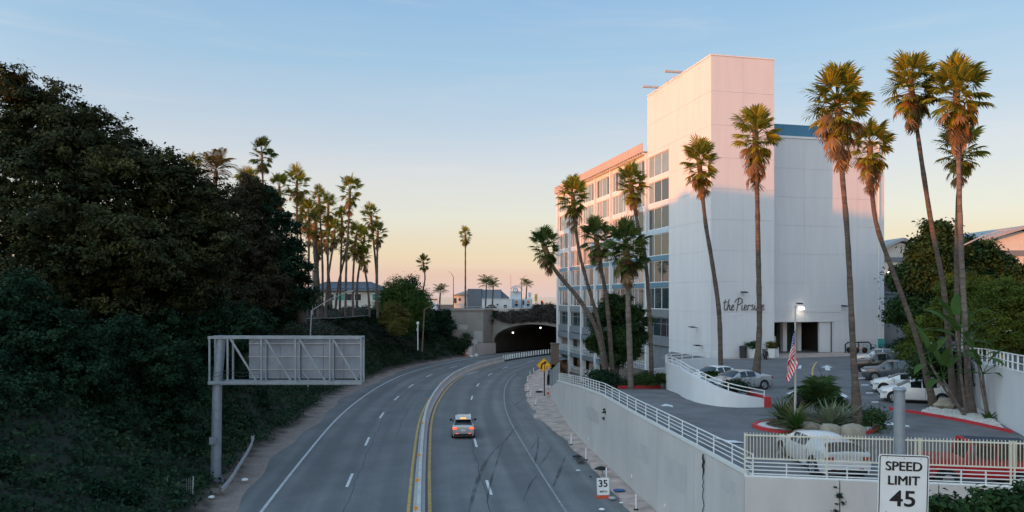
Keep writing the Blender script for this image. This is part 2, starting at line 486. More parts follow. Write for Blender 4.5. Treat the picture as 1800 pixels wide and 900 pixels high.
a2 = n.new('ShaderNodeMath'); a2.operation = 'MULTIPLY_ADD'; a2.inputs[1].default_value = 0.8; a2.inputs[2].default_value = -0.6
l.new(t2.outputs[0], a2.inputs[0]); 
a3 = n.new('ShaderNodeMath'); a3.operation = 'MULTIPLY_ADD'; a3.inputs[1].default_value = 0.3
l.new(t3.outputs[0], a3.inputs[0]); l.new(a2.outputs[0], a3.inputs[2]); l.new(a3.outputs[0], a1.inputs[2])
spu = n.new('ShaderNodeSeparateXYZ'); l.new(uvn.outputs[0], spu.inputs[0])
wv = n.new('ShaderNodeMath'); wv.operation = 'MULTIPLY'; wv.inputs[1].default_value = 2 * math.pi / 1.78; l.new(spu.outputs[0], wv.inputs[0])
wc = n.new('ShaderNodeMath'); wc.operation = 'COSINE'; l.new(wv.outputs[0], wc.inputs[0])
wa = n.new('ShaderNodeMath'); wa.operation = 'MULTIPLY_ADD'; wa.inputs[1].default_value = -0.07; l.new(wc.outputs[0], wa.inputs[0]); l.new(a1.outputs[0], wa.inputs[2])
a1 = wa
cr = n.new('ShaderNodeValToRGB'); cr.color_ramp.elements[0].position = 0.28; cr.color_ramp.elements[0].color = (0.14, 0.142, 0.147, 1)
cr.color_ramp.elements[1].position = 0.78; cr.color_ramp.elements[1].color = (0.245, 0.243, 0.243, 1)
l.new(a1.outputs[0], cr.inputs[0]); l.new(cr.outputs[0], bs.inputs['Base Color'])
bn = n.new('ShaderNodeBump'); bn.inputs['Strength'].default_value = 0.25; bn.inputs['Distance'].default_value = 0.03
l.new(t3.outputs[0], bn.inputs['Height']); l.new(bn.outputs[0], bs.inputs['Normal'])

def pav_l(y):
    return -10.3 + 0.35 * math.sin(y * 0.21) + 0.2 * math.sin(y * 0.67 + 1)
def pav_r(y): return lerp_tab([(110, 11.8), (122, 8.2), (136, 7.4)], y)
def ribbon_mesh(name, i0, i1, offs, z, m, uv='lane'):
    vs = []; fs = []; uvs = []
    no = len(offs(CL[i0].y))
    for i in range(i0, i1 + 1):
        for d in offs(CL[i].y):
            p = CL[i] + CLN[i] * d
            vs.append((p.x, p.y, z)); uvs.append((d, CLS[i]))
    for r in range(i1 - i0):
        for k in range(no - 1):
            a = r * no + k
            fs.append((a, a + 1, a + no + 1, a + no))
    me = bpy.data.meshes.new(name); me.from_pydata(vs, [], fs)
    ul = me.uv_layers.new(name=uv)
    ul.data.foreach_set('uv', [c for lp in me.loops for c in uvs[lp.vertex_index]])
    me.materials.append(m)
    return me
road = obj('road', ribbon_mesh('road', 0, len(CL) - 1, lambda y: [pav_l(y), -8.6, -4.8, -1.0, 0, 3.55, 7.1, pav_r(y)], 0.0, am))
road['kind'] = 'structure'

def line(name, d, w, y0, y1, m, z=0.005, parent=road, y_is_s=False):
    b = MB()
    s0, s1 = (y0, y1) if y_is_s else (s_y(y0), s_y(y1))
    k = max(2, int((s1 - s0) / 1.3))
    ss = [s0 + (s1 - s0) * i / k for i in range(k + 1)]
    dd = d if callable(d) else (lambda s: d)
    b.strip([cpt(s, dd(s) - w / 2, z) for s in ss], [cpt(s, dd(s) + w / 2, z) for s in ss])
    return b.build(name, m, parent)
line('edge_line', -8.6, 0.17, -45, 141, M['edge_paint'])
line('yellow_line', -1.05, 0.17, -45, 118, M['yellow_paint'])
line('yellow_line', 0.05, 0.19, -45, 124, M['yellow_paint'])
line('edge_line', 7.05, 0.12, -45, 108, M['worn_paint'])
# broken lane lines
def dash(d, yc):
    s = s_y(yc)
    line('lane_dash', d, 0.17, s - 1.65, s + 1.65, M['white_paint'], y_is_s=True)
for yc in (6.5, 19, 32, 45, 57.7, 69.4, 81, 92.3, 104, 115.5, 127, 138): dash(-4.75, yc)
for yc in (3.6, 16.5, 29.5, 42.3, 55.3, 68.4, 81.2, 94, 106.2, 117.8, 129): dash(3.5, yc)
# tar seams along lanes
tar = mat('tar_seam', (0.028, 0.03, 0.034), 0.8, 0.2, 3, world=True)
for d, y0, y1 in ((-4.35, 38, 110), (3.2, 30, 70), (-2.6, 60, 96)):
    line('tar_seam', (lambda s, d=d: d + 0.06 * math.sin(s * 0.9) + 0.04 * math.sin(s * 2.3)), 0.035, y0, y1, tar, 0.003)
# tyre marks
skid = mat('tyre_mark', (0.02, 0.021, 0.024), 0.8, 0.3, 2, world=True)
sn = skid.node_tree.nodes; slk = skid.node_tree.links
g = sn.new('ShaderNodeNewGeometry'); tn = sn.new('ShaderNodeTexNoise'); tn.inputs['Scale'].default_value = 0.5; tn.inputs['Detail'].default_value = 3
slk.new(g.outputs['Position'], tn.inputs[0])
mr = sn.new('ShaderNodeMapRange'); mr.inputs[1].default_value = 0.3; mr.inputs[2].default_value = 0.65; mr.inputs[3].default_value = 0.0; mr.inputs[4].default_value = 0.42
slk.new(tn.outputs[0], mr.inputs[0]); slk.new(mr.outputs[0], sn['Principled BSDF'].inputs['Alpha'])
SK = [([(824, 900), (842, 838), (862, 800), (885, 777)], .26), ([(855, 900), (862, 850), (884, 780)], .14), ([(888, 775), (906, 752), (920, 742)], .2),
      ([(939, 820), (946, 780), (944, 762)], .16), ([(925, 800), (945, 773), (951, 768)], .14), ([(948, 820), (962, 800), (970, 785)], .16),
      ([(973, 855), (985, 825), (994, 800)], .22), ([(925, 745), (950, 744), (975, 745)], .12), ([(906, 712), (920, 700), (926, 690)], .2),
      ([(900, 705), (913, 720), (940, 735)], .1), ([(945, 835), (933, 850), (920, 880)], .1)]
for k, (pp, w) in enumerate(SK):
    pts = catmull([gnd(x, y) for x, y in pp], 0.5)
    b = MB(); A = []; B = []
    for i, p in enumerate(pts):
        t = (pts[min(i + 1, len(pts) - 1)] - pts[max(i - 1, 0)]).normalized(); nn = Vector((t.y, -t.x, 0))
        ww = w * (0.45 + 0.55 * math.sin(math.pi * min(1, (i + 1) / len(pts) * 1.2)))
        A.append((p + nn * ww / 2).to_tuple()[:2] + (0.009 + 0.0006 * k,)); B.append((p - nn * ww / 2).to_tuple()[:2] + (0.009 + 0.0006 * k,))
    b.strip(A, B); b.build('tyre_mark', skid, road)
# worn white lane arrow near the tunnel
b = MB()
for pp in ([(872, 661), (898, 656), (905, 660), (880, 664)],):
    pass
P = [gnd(x, y) for x, y in ((868, 668), (885, 664), (899, 660), (905, 657), (893, 657), (900, 653), (914, 652), (912, 657), (905, 661), (888, 667), (872, 670))]
arw = MB(); arw.add([(p.x - 5.2, p.y + 6, 0.006) for p in P[:3] + P[8:]], [tuple(range(6))]); arw.build('road_arrow', M['worn_paint'], road)

# ------------------------------------------------------------------ left hillside with dirt verge
HP = [(0, -0.01), (0.8, 0.03), (2.0, 0.12), (3.0, 0.45), (5.0, 2.0), (7.5, 4.4), (10, 6.5), (12.5, 7.8), (15, 8.15), (40, 8.3), (170, 8.3)]
def hill_h(d, s):
    h = lerp_tab(HP, d)
    if d > 2: h += (0.22 * math.sin(s * 0.31 + d * 0.5) + 0.16 * math.sin(s * 0.83 - d * 1.1)) * min(1, (d - 2) / 3) * (1 if d < 16 else .4)
    return h
hm = bpy.data.materials.new('hillside'); hm.use_nodes = True
n = hm.node_tree.nodes; l = hm.node_tree.links
bs = n['Principled BSDF']; bs.inputs['Roughness'].default_value = 0.95
uvn = n.new('ShaderNodeUVMap'); uvn.uv_map = 'lane'
sp = n.new('ShaderNodeSeparateXYZ'); l.new(uvn.outputs[0], sp.inputs[0])
t = n.new('ShaderNodeTexNoise'); t.inputs['Scale'].default_value = 0.8; t.inputs['Detail'].default_value = 6; l.new(uvn.outputs[0], t.inputs[0])
ad = n.new('ShaderNodeMath'); ad.operation = 'MULTIPLY_ADD'; ad.inputs[1].default_value = 3.4
l.new(t.outputs[0], ad.inputs[0]); l.new(sp.outputs[0], ad.inputs[2])
cr = n.new('ShaderNodeValToRGB')
mrn = n.new('ShaderNodeMapRange'); mrn.inputs[1].default_value = 1.2; mrn.inputs[2].default_value = 5.6; l.new(ad.outputs[0], mrn.inputs[0]); l.new(mrn.outputs[0], cr.inputs[0])
while len(cr.color_ramp.elements) < 4: cr.color_ramp.elements.new(.5)
for e, (p, c) in zip(cr.color_ramp.elements, ((0.0, (0.30, 0.245, 0.22)), (0.38, (0.22, 0.17, 0.145)), (0.55, (0.07, 0.055, 0.045)), (0.8, (0.024, 0.03, 0.02)))):
    e.position = p; e.color = (*c, 1)
t4 = n.new('ShaderNodeTexNoise'); t4.inputs['Scale'].default_value = 4.5; t4.inputs['Detail'].default_value = 6; l.new(uvn.outputs[0], t4.inputs[0])
mm = n.new('ShaderNodeMapRange'); mm.inputs[3].default_value = 0.6; mm.inputs[4].default_value = 1.35; l.new(t4.outputs[0], mm.inputs[0])
vm = n.new('ShaderNodeVectorMath'); vm.operation = 'SCALE'; l.new(cr.outputs[0], vm.inputs[0]); l.new(mm.outputs[0], vm.inputs['Scale'])
l.new(vm.outputs[0], bs.inputs['Base Color'])
bn = n.new('ShaderNodeBump'); bn.inputs['Strength'].default_value = 0.6; bn.inputs['Distance'].default_value = 0.1
l.new(t4.outputs[0], bn.inputs['Height']); l.new(bn.outputs[0], bs.inputs['Normal'])
I1 = idx_y(140)
HD = [0, .4, .8, 1.3, 2, 2.6, 3, 4, 5, 6.2, 7.5, 8.8, 10, 11.2, 12.5, 15, 20, 30, 45, 70, 110, 170]
vs = []; fs = []; uvs = []
for i in range(0, I1 + 1):
    for d in HD:
        p = CL[i] + CLN[i] * (pav_l(CL[i].y) - d)
        vs.append((p.x, p.y, hill_h(d, CLS[i]))); uvs.append((d, CLS[i]))
for r in range(I1):
    for k in range(len(HD) - 1):
        a = r * len(HD) + k
        fs.append((a, a + len(HD), a + len(HD) + 1, a + 1))
me = bpy.data.meshes.new('hillside'); me.from_pydata(vs, [], fs)
ul = me.uv_layers.new(name='lane'); ul.data.foreach_set('uv', [c for lp in me.loops for c in uvs[lp.vertex_index]])
me.materials.append(hm); me.polygons.foreach_set('use_smooth', [True] * len(me.polygons))
hill = obj('hillside', me); hill['kind'] = 'structure'
def hill_at(x, y):
    i = min(range(I1 + 1), key=lambda k: (CL[k].x - x) ** 2 + (CL[k].y - y) ** 2)
    d = -((Vector((x, y, 0)) - CL[i]).dot(CLN[i])) + pav_l(CL[i].y)
    return hill_h(max(0, d), CLS[i])

# ------------------------------------------------------------------ bluff above the tunnel
A0 = Vector((-3.6, 147.0, 0)); RV = Vector((0.866, -0.5, 0)); IN = Vector((0.5, 0.866, 0))
b = MB()
top = [A0 + RV * 22 + IN * 0.5, A0 + RV * -1.0 + IN * .5, Vector((-11.0, 146, 0)), Vector((-17.5, 143.2, 0)), Vector((-160, 222, 0)), Vector((-160, 262, 0)), Vector((90, 262, 0)), Vector((90, 120, 0)), Vector((40, 141, 0))]
nT = len(top)
b.add([(p.x, p.y, 8.4) for p in top], [tuple(reversed(range(nT)))])
for i in range(4, 8):
    p, q = top[i], top[(i + 1) % nT]
    b.add([(p.x, p.y, 8.4), (q.x, q.y, 8.4), (q.x, q.y, -3.2), (p.x, p.y, -3.2)], [(0, 1, 2, 3)])
o = b.build('bluff', M['soil']); o['kind'] = 'structure'

# ------------------------------------------------------------------ right sidewalk
SWL = [(8.2, 12), (7.2, 27), (6.0, 38.9), (5.3, 46.9), (4.1, 57.5), (2.5, 67), (1.95, 74), (1.62, 82.5), (1.7, 91.6), (2.25, 101), (3.7, 111), (5.4, 116)]
SWR = [(10.3, 12), (8.75, 27), (7.38, 38.2), (6.72, 43.6), (5.14, 58.9), (4.65, 68), (4.45, 74), (4.1, 84), (4.1, 92), (4.5, 101), (5.2, 111), (6.0, 116)]
A = catmull(SWL, 1.0); Bp = catmull(SWR, 1.0)
def by_y(C, y):
    for p, q in zip(C, C[1:]):
        if p.y <= y <= q.y:
            k = (y - p.y) / max(1e-6, q.y - p.y); return p.x + (q.x - p.x) * k
    return C[-1].x
b = MB()
ys = [12 + i * 0.8 for i in range(131)]
jag = random.Random(4)
LX = [by_y(A, y) + jag.uniform(-.07, .07) + 0.18 * math.sin(y * .9) * math.sin(y * .37 + 1) + (0.2 * math.sin(y * .9) if 55 < y < 75 else 0) for y in ys]
b.strip([(x, y, 0.11) for x, y in zip(LX, ys)], [(by_y(Bp, y) + .3, y, 0.13) for y in ys])
b.strip([(x - .03, y, 0.0) for x, y in zip(LX, ys)], [(x, y, 0.11) for x, y in zip(LX, ys)])
walk = b.build('sidewalk', M['walk_concrete']); walk['kind'] = 'structure'
# dirt washed over the kerb near the delineator posts
b = MB()
for k, (x, y, r) in enumerate(((1.7, 75, 1.2), (2.0, 71, 1.0), (3.2, 62, .9), (4.9, 48.5, .7))):
    P = [(x + r * .7 * math.cos(a) * (1 + .25 * math.sin(3 * a + k)), y + r * 2.0 * math.sin(a) * (1 + .2 * math.cos(4 * a)), 0.118 + .001 * k) for a in [i * math.pi / 8 for i in range(16)]]
    b.add(P, [tuple(range(16))])
pass

# ------------------------------------------------------------------ median barrier
MBR = thing('median_barrier', 'long curving pale concrete barrier dividing the two carriageways', 'barrier', cpt(s_y(60), -.5))
prof = [(-.31, 0), (-.31, .08), (-.17, .33), (-.10, .82), (.10, .82), (.17, .33), (.31, .08), (.31, 0)]
sE = s_y(126.5)
s = 0.0
while s < sE:
    e = min(s + 6.1, sE)
    b = MB(); vs = []; fs = []
    ss = [s + 0.015 + (e - s - .03) * i / 4 for i in range(5)]
    for q in ss:
        for (d, z) in prof: vs.append(cpt(q, d - .5, z))
    m_ = len(prof)
    for r in range(4):
        for k in range(m_ - 1): fs.append((r * m_ + k, (r + 1) * m_ + k, (r + 1) * m_ + k + 1, r * m_ + k + 1))
    fs.append(tuple(range(m_))); fs.append(tuple(4 * m_ + k for k in reversed(range(m_))))
    b.add(vs, fs); b.build('barrier_segment', M['barrier_concrete'], MBR, world=True)
    s += 6.1
am_r = mat('amber_reflector', (0.75, 0.30, 0.05), 0.4, 0, 1)
for y in (36, 41, 48.5, 59.5, 73, 88):
    b = MB(); p = cpt(s_y(y), -.62, .90); b.box(p.x - .09, p.x + .09, p.y - .02, p.y + .02, .78, .98); b.build('reflector', am_r, MBR, world=True)
# row of upright white panels that carries the barrier into the tunnel
sp0, sp1 = sE + .3, s_y(146)
k = 0
base = MB(); ss = [sE + (sp1 - sE) * i / 20 for i in range(21)]
vs = []; fs = []
for q in ss:
    for (d, z) in ((-.3, 0), (-.22, .22), (.22, .22), (.3, 0)): vs.append(cpt(q, d - .5, z))
for r in range(20):
    for j in range(3): fs.append((r * 4 + j, (r + 1) * 4 + j, (r + 1) * 4 + j + 1, r * 4 + j + 1))
base.add(vs, fs); base.build('panel_base', M['dark_metal'], MBR, world=True)
q = sp0
while q < sp1:
    c = cpt(q, -.5, 0); t = (cpt(q + .1, -.5) - cpt(q - .1, -.5)).normalized(); nn = Vector((t.y, -t.x, 0))
    d = (t * .35 + nn * .94).normalized()
    b = MB(); b.obox((c.x, c.y, .62), d * .11, Vector((0, 0, .45)), Vector((d.y, -d.x, 0)) * .03)
    b.build('glare_panel', M['white_rail'], MBR, world=True)
    q += 0.9

# ------------------------------------------------------------------ retaining wall along the freeway and its rail
WT = [(26.5, 4.45), (50, 4.44), (57, 4.08), (64.5, 3.5), (72.5, 2.8), (74, 2.6), (84, .75)]
WALL = thing('retaining_wall', 'tall grey concrete retaining wall beside the right shoulder', 'wall', (7.4, 38.2, 0))
CORN = Vector((8.6, 27.3, 0))
def wx(y): return by_y(Bp, y)
pan = [27.3, 32.9, 38.0, 43.4, 49, 54.5, 60, 65.5, 71, 74]
for y0, y1 in zip(pan, pan[1:]):
    b = MB(); vs = []; fs = []
    yy = [y0 + .02 + (y1 - y0 - .04) * i / 3 for i in range(4)]
    for y in yy:
        x = wx(y); zt = lerp_tab(WT, y)
        vs += [(x, y, -.1), (x + .06, y, zt), (x + .42, y, zt), (x + .42, y, -.1)]
    for r in range(3):
        for j in range(3): fs.append((r * 4 + j, r * 4 + j + 1, (r + 1) * 4 + j + 1, (r + 1) * 4 + j))
    fs += [(0, 3, 2, 1), (12, 13, 14, 15)]
    b.add(vs, fs); b.build('wall_panel', M['concrete'], WALL, world=True)
back = MB(); vs = []; fs = []
yy = [27.3 + i * 1.0 for i in range(47)]
for y in yy:
    vs += [(wx(y) + .12, y, -.2), (wx(y) + .12, y, lerp_tab(WT, y) - .03), (wx(y) + .40, y, lerp_tab(WT, y) - .03)]
for r in range(len(yy) - 1):
    for j in range(2): fs.append((r * 3 + j, r * 3 + j + 1, (r + 1) * 3 + j + 1, (r + 1) * 3 + j))
back.add(vs, fs); back.build('wall_core', M['grey_slate'], WALL, world=True)
# far low end of the wall, a step lower
b = MB(); vs = []; fs = []
for y in (74.03, 79, 84, 86.5):
    x = wx(y) + .12; zt = lerp_tab(WT, y)
    vs += [(x, y, -.1), (x, y, zt), (x + .35, y, zt), (x + .35, y, -.1)]
for r in range(3):
    for j in range(3): fs.append((r * 4 + j, r * 4 + j + 1, (r + 1) * 4 + j + 1, (r + 1) * 4 + j))
fs += [(0, 3, 2, 1), (12, 13, 14, 15)]
b.add(vs, fs); b.build('wall_panel', M['concrete'], WALL, world=True)
# front wall turning to the right under the picket fence
FD = Vector((0.985, -0.172, 0)); FN = Vector((-0.172, -0.985, 0))
for k in range(9):
    p = CORN + FD * (3.3 * k + (.02 if k else 0)); q = CORN + FD * (3.3 * (k + 1) - .02)
    b = MB(); b.extrude([p + Vector((0, 0, -3)), p + Vector((0, 0, 4.45)), q + Vector((0, 0, 4.45)), q + Vector((0, 0, -3))], -FN * .4)
    b.build('wall_panel', M['concrete'], WALL, world=True)
p = CORN + FD * .2 - FN * .1; q = CORN + FD * 29.5 - FN * .1
b = MB(); b.extrude([p + Vector((0, 0, -3)), p + Vector((0, 0, 4.42)), q + Vector((0, 0, 4.42)), q + Vector((0, 0, -3))], -FN * .28); b.build('wall_core', M['grey_slate'], WALL, world=True)
crackm = mat('dark_crack', (0.03, 0.028, 0.026), 0.95, 0.2, 5)
def wall_pt(px, py, off=-.012):
    lo, hi = 27.4, 86.0
    sx = (px - 900) / F
    for _ in range(50):
        m_ = (lo + hi) / 2
        if wx(m_) / m_ > sx: lo = m_
        else: hi = m_
    y = (lo + hi) / 2
    return Vector((wx(y) + off, y, H + (522 - py) / F * y))
b = MB(); b.tube([wall_pt(1237, y_) + Vector((random.uniform(-.04, .04), 0, 0)) for y_ in range(798, 905, 7)], [.03, .045, .055, .05, .04, .03, .02, .02, .022, .02, .018, .02, .02, .018, .02, .02][:16], 5); b.build('crack', crackm, WALL, world=True)
for px, py in ((1035, 772), (1110.6, 837), (1169, 889), (968.6, 700.8), (975.8, 713.8)):
    p = wall_pt(px, py, -.03); b = MB(); b.box(p.x - .02, p.x + .04, p.y - .05, p.y + .05, p.z - .08, p.z + .08); b.build('reflector', M['white_sign'], WALL, world=True)
# patches of cover-up paint and damp stains on the wall
pm1 = mat('cover_paint', (0.53, 0.50, 0.485), 0.85, 0.06, 1.5); pm2 = mat('damp_stain', (0.49, 0.455, 0.44), 0.9, 0.12, 2)
def wall_patch(x0, x1, y0, y1, m, seed):
    r_ = random.Random(seed); P = []
    n_ = 5
    for i in range(n_ + 1): P.append((x0 + (x1 - x0) * i / n_, y0 + r_.uniform(-2, 2)))
    for i in range(n_ + 1): P.append((x1 + (x0 - x1) * i / n_, y1 + r_.uniform(-2, 2) + 0.42 * 0))
    lean = (x1 - x0)
    pts = []
    for i, (x, y) in enumerate(P):
        q = wall_pt(x, y + (x - x0) * .55, -.03); zt = lerp_tab(WT, q.y)
        q.x = wx(q.y) + .06 * max(0, min(1, q.z / zt)) - .012
        pts.append(tuple(q))
    b = MB(); b.add(pts, [tuple(range(len(pts)))]); b.build('paint_patch', m, WALL, world=True)
wall_patch(1108, 1140, 770, 800, pm1, 1); wall_patch(1030, 1052, 712, 735, pm2, 2); wall_patch(1168, 1205, 800, 850, pm1, 3); wall_patch(1265, 1290, 835, 860, pm1, 7)
# ------------------------------------------------------------------ tunnel portal
TUN = thing('tunnel_portal', 'wide dark road tunnel with an elliptical concrete arch', 'tunnel', A0)
TW, SPR, RISE, TOP = 18.6, 2.3, 3.55, 7.5
def P3(k, z, dep=0.0): 
    p = A0 + RV * k + IN * dep
    return Vector((p.x, p.y, z))
def arch(n_, grow=0.0):
    c = TW / 2
    return [(c + (TW / 2 + grow) * math.cos(math.pi - math.pi * i / n_), SPR + (RISE + grow) * math.sin(math.pi * i / n_)) for i in range(n_ + 1)]
NA = 28
ar = arch(NA)
# spandrel wall with arched hole
b = MB(); vs = []; fs = []
xs = [(-1.2, 0)] ; 
o1 = [(p[0], TOP) for p in ar]
for dep in (0.0, 0.7):
    for (k, z) in ar: vs.append(P3(k, z, dep))
    for (k, z) in o1: vs.append(P3(k, z, dep))
m_ = NA + 1
for i in range(NA):
    fs.append((i, i + 1, m_ + i + 1, m_ + i))
    fs.append((2 * m_ + i, 3 * m_ + i, 3 * m_ + i + 1, 2 * m_ + i + 1))
    fs.append((m_ + i, m_ + i + 1, 3 * m_ + i + 1, 3 * m_ + i))
b.add(vs, fs)
for k0, k1 in ((-1.3, 0), (TW, TW + 1.5)):
    b.extrude([P3(k0, 0), P3(k1, 0), P3(k1, TOP), P3(k0, TOP)], IN * .7)
b.build('portal_wall', M['old_concrete'], TUN, world=True)
# arch ring, proud of the wall
b = MB(); vs = []; fs = []
ar2 = arch(NA, .55)
for (k, z), (k2, z2) in zip(ar, ar2):
    vs += [P3(k, z, -.18), P3(k2, z2, -.18), P3(k2, z2, .02), P3(k, z, .02)]
for i in range(NA):
    a = i * 4; c = a + 4
    fs += [(a, c, c + 1, a + 1), (a + 1, c + 1, c + 2, a + 2), (a + 3, c + 3, c, a)]
b.add(vs, fs)
b.build('arch_ring', M['old_concrete'], TUN, smooth=40, world=True)
# cornice / street parapet above
b = MB(); b.extrude([P3(-1.3, TOP - .02, -.12), P3(TW + 1.5, TOP - .02, -.12), P3(TW + 1.5, TOP + .35, -.12), P3(-1.3, TOP + .35, -.12)], IN * .9)
b.build('cornice', M['old_concrete'], TUN, world=True)
b = MB(); b.extrude([P3(1, 7.8, .3), P3(TW, 7.8, .3), P3(TW, 8.8, .3), P3(1, 8.55, .3)], IN * .3)
b.build('parapet', M['concrete'], TUN, world=True)
# bore
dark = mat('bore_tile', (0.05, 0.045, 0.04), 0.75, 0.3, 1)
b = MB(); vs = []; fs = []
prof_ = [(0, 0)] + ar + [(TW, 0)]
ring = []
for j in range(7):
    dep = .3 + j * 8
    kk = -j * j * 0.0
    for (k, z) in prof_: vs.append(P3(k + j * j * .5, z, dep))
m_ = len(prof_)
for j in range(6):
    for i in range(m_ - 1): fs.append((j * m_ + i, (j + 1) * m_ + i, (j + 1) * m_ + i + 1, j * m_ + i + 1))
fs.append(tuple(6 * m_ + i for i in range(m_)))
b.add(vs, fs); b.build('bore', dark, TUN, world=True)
for k, z in ((3.2, 4.0), (9.4, 5.1), (17.2, 4.2)):
    p = P3(k, z, 2.0); b = MB(); b.lathe([(.05, .14), (.15, .08), (.18, -.04), (.1, -.12)], 10, p)
    o = b.build('tunnel_lamp', M['tunnel_glow'], TUN, smooth=50, world=True)
    ld = bpy.data.lights.new('tunnel_light', 'POINT'); ld.energy = 9; ld.color = (1, .95, .85); ld.shadow_soft_size = .2
    lo = bpy.data.objects.new('tunnel_light', ld); link(lo); lo.location = p + Vector((0, 0, -.4)) + IN * .3

# left abutment block
ABT = thing('tunnel_abutment', 'large weathered concrete abutment block left of the tunnel arch', 'abutment', (-8, 144, 0))
b = MB(); b.prism([(-11.9, 144.4), (-11.9, 149), (-3.9, 149), (-3.9, 147.0), (-5.6, 144.0)], -.2, 8.45); b.build('block', M['old_concrete'], ABT, world=True)
b = MB(); b.prism([(-12.1, 144.2), (-12.1, 149.1), (-3.75, 149.1), (-3.75, 146.8), (-5.5, 143.75)], 8.452, 8.75); b.build('coping', M['old_concrete'], ABT, world=True)
pale = mat('pale_patch', (0.45, 0.43, 0.41), 0.9, 0.1, 2)
for (x0, x1, y0, y1) in ((802, 822, 571, 579), (833, 848, 582, 601)):
    p, q = at(x0, y0, 144.1), at(x1, y1, 144.1)
    b = MB(); yy0 = 144.4 - (p.x + 11.9) / 6.3 * .4 - .03; yy1 = 144.4 - (q.x + 11.9) / 6.3 * .4 - .03
    b.add([(p.x, yy0, q.z), (q.x, yy1, q.z), (q.x, yy1, p.z), (p.x, yy0, p.z)], [(0, 1, 2, 3)]); b.build('paint_patch', pale, ABT, world=True)
# low wing wall running into the tunnel
p0 = gnd(838, 625.5); p1 = Vector((-3.7, 146.0, 0))
single('wing_wall', MB().prism([(p0.x, p0.y), (p1.x + .5, p1.y), (p1.x + .2, p1.y + .5), (p0.x - .3, p0.y + .5)], 0, [2.2, 2.0, 2.0, 2.2]), M['concrete'], 'low grey concrete wing wall under the abutment at the tunnel mouth', 'wall', origin=(p0.x, p0.y, 0))
for j, (px, py, w, h, lab) in enumerate(((824, 626, .85, 2.0, 'tall rounded concrete block, left of the pair by the tunnel mouth'), (832, 625, .9, 2.9, 'taller square concrete block against the low wing wall'))):
    p = gnd(px, py); b = MB()
    b.lathe([(w, 0), (w, h * .8), (w * .8, h * .95), (w * .4, h)], 8, (p.x, p.y + .3, 0)) if j == 0 else b.box(p.x - w * .8, p.x + w * .8, p.y, p.y + 1.2, 0, h)
    single('concrete_block', b, M['concrete'], lab, 'concrete block', 'concrete blocks at the tunnel mouth', smooth=30, origin=(p.x, p.y, 0))
for j, (px, py, s_) in enumerate(((837, 628, .55), (829, 629, .42))):
    p = gnd(px, py); single('boulder', MB().rock((p.x, p.y, s_ * .5), (s_, s_, s_ * .7), j + 3), M['concrete'],
        ('grey rubble lump below the wing wall, the larger one', 'small grey rubble lump between the cones and the larger lump')[j], 'rubble', 'rubble by the tunnel mouth', origin=(p.x, p.y, 0))
# cones
def cone(label, p, h):
    t = thing('traffic_cone', label, 'traffic cone', p, 0, 'orange cones by the tunnel')
    MB().box(-.2 * h, .2 * h, -.2 * h, .2 * h, 0, .04).build('base', M['orange_plastic'], t)
    MB().lathe([(.16 * h, .04), (.125 * h, .3 * h), (.02 + .02 * h, h)], 12).build('body', M['orange_plastic'], t, smooth=40)
    MB().lathe([(.118 * h, .45 * h), (.085 * h, .65 * h)], 12).build('stripe', M['white_sign'], t, smooth=40)
cone('orange traffic cone, left of the two by the concrete blocks', gnd(815, 626), 1.1)
cone('orange traffic cone, right of the two by the concrete blocks', gnd(821, 627), 1.2)
# brown pier at the far hotel corner
p = gnd(973, 641)
single('brown_pier', MB().box(p.x - .4, p.x + .9, p.y, p.y + 1.2, 0, 3.3).prism([(p.x - .5, p.y - .1), (p.x + 1, p.y - .1), (p.x + 1, p.y + 1.3), (p.x - .5, p.y + 1.3)], 3.302, 3.5), mat('brown_stucco', (.17, .12, .10), .9, .12, 2), 'short brown stucco pier at the far corner of the hotel', 'pier', origin=(p.x, p.y, 0))
# ------------------------------------------------------------------ hotel
HA = math.atan2(.225, .974)
HOT = thing('hotel_building', 'white hotel tower block with ranks of windows, blue spandrels and script lettering', 'hotel', (21.8, 81, 0), HA)
WW = M['white_wall']
YE = [10.73, 17.3, 24.0, 30.6, 37.6, 44.5, 51.4, 58.2]
ZS = [4.2, 5.8, 9.4, 12.8, 16.2, 19.6, 23.0, 26.4, 30.0, 33.7, 37.6]
GRV = mat('groove_gap', (0.56, 0.57, 0.60), 0.9, 0.05, 2)  # grey of the cores, seen in the panel joints
# cores (solid behind the panels)
b = MB(); b.box(.06, 7.68, .06, 10.72, -3, 37.45); b.box(.06, 7.68, 10.725, 17.2, 29.99, 37.45); b.box(.7, 7.68, 10.725, 17.2, -3, 29.985); b.build('tower_core', GRV, HOT)
b = MB()
b.box(.6, 25.5, 17.21, 57.7, 5.2, 30.0)
b.box(7.69, 25.5, 12.3, 17.205, -3, 30.0)
b.box(7.69, 25.5, 4.36, 12.295, 8.3, 30.0)
b.box(18.3, 25.5, 4.36, 12.295, -3, 8.295)
b.build('wing_core', GRV, HOT)
b = MB(); b.box(2.7, 25.45, 17.25, 57.6, -3.1, 5.19); b.build('lower_core', M['cream_wall'], HOT)
b = MB(); b.box(.6, .68, 10.75, 17.2, 5.0, 30); b.build('bay_back', M['grey_slate'], HOT)
g_ = .009
def panel(x0, x1, y0, y1, z0, z1, name='wall_panel'):
    b = MB(); b.box(x0, x1, y0, y1, z0 + g_, z1 - g_); b.build(name, WW, HOT)
for z0, z1 in zip(ZS, ZS[1:]):
    for x0, x1 in ((0, 3.87), (3.87, 7.74)):
        panel(x0 + (0 if x0 == 0 else g_), x1 - g_, -.0, .055, z0, z1)
    ymax = 10.73 if z1 < 30.5 else 17.25
    panel(0, .055, .06, ymax - .02, z0, z1)
    if z0 >= 29.9: panel(7.69, 7.745, .06, 17.2, z0, z1)
    else: panel(7.69, 7.745, .06, 4.29, z0, z1)
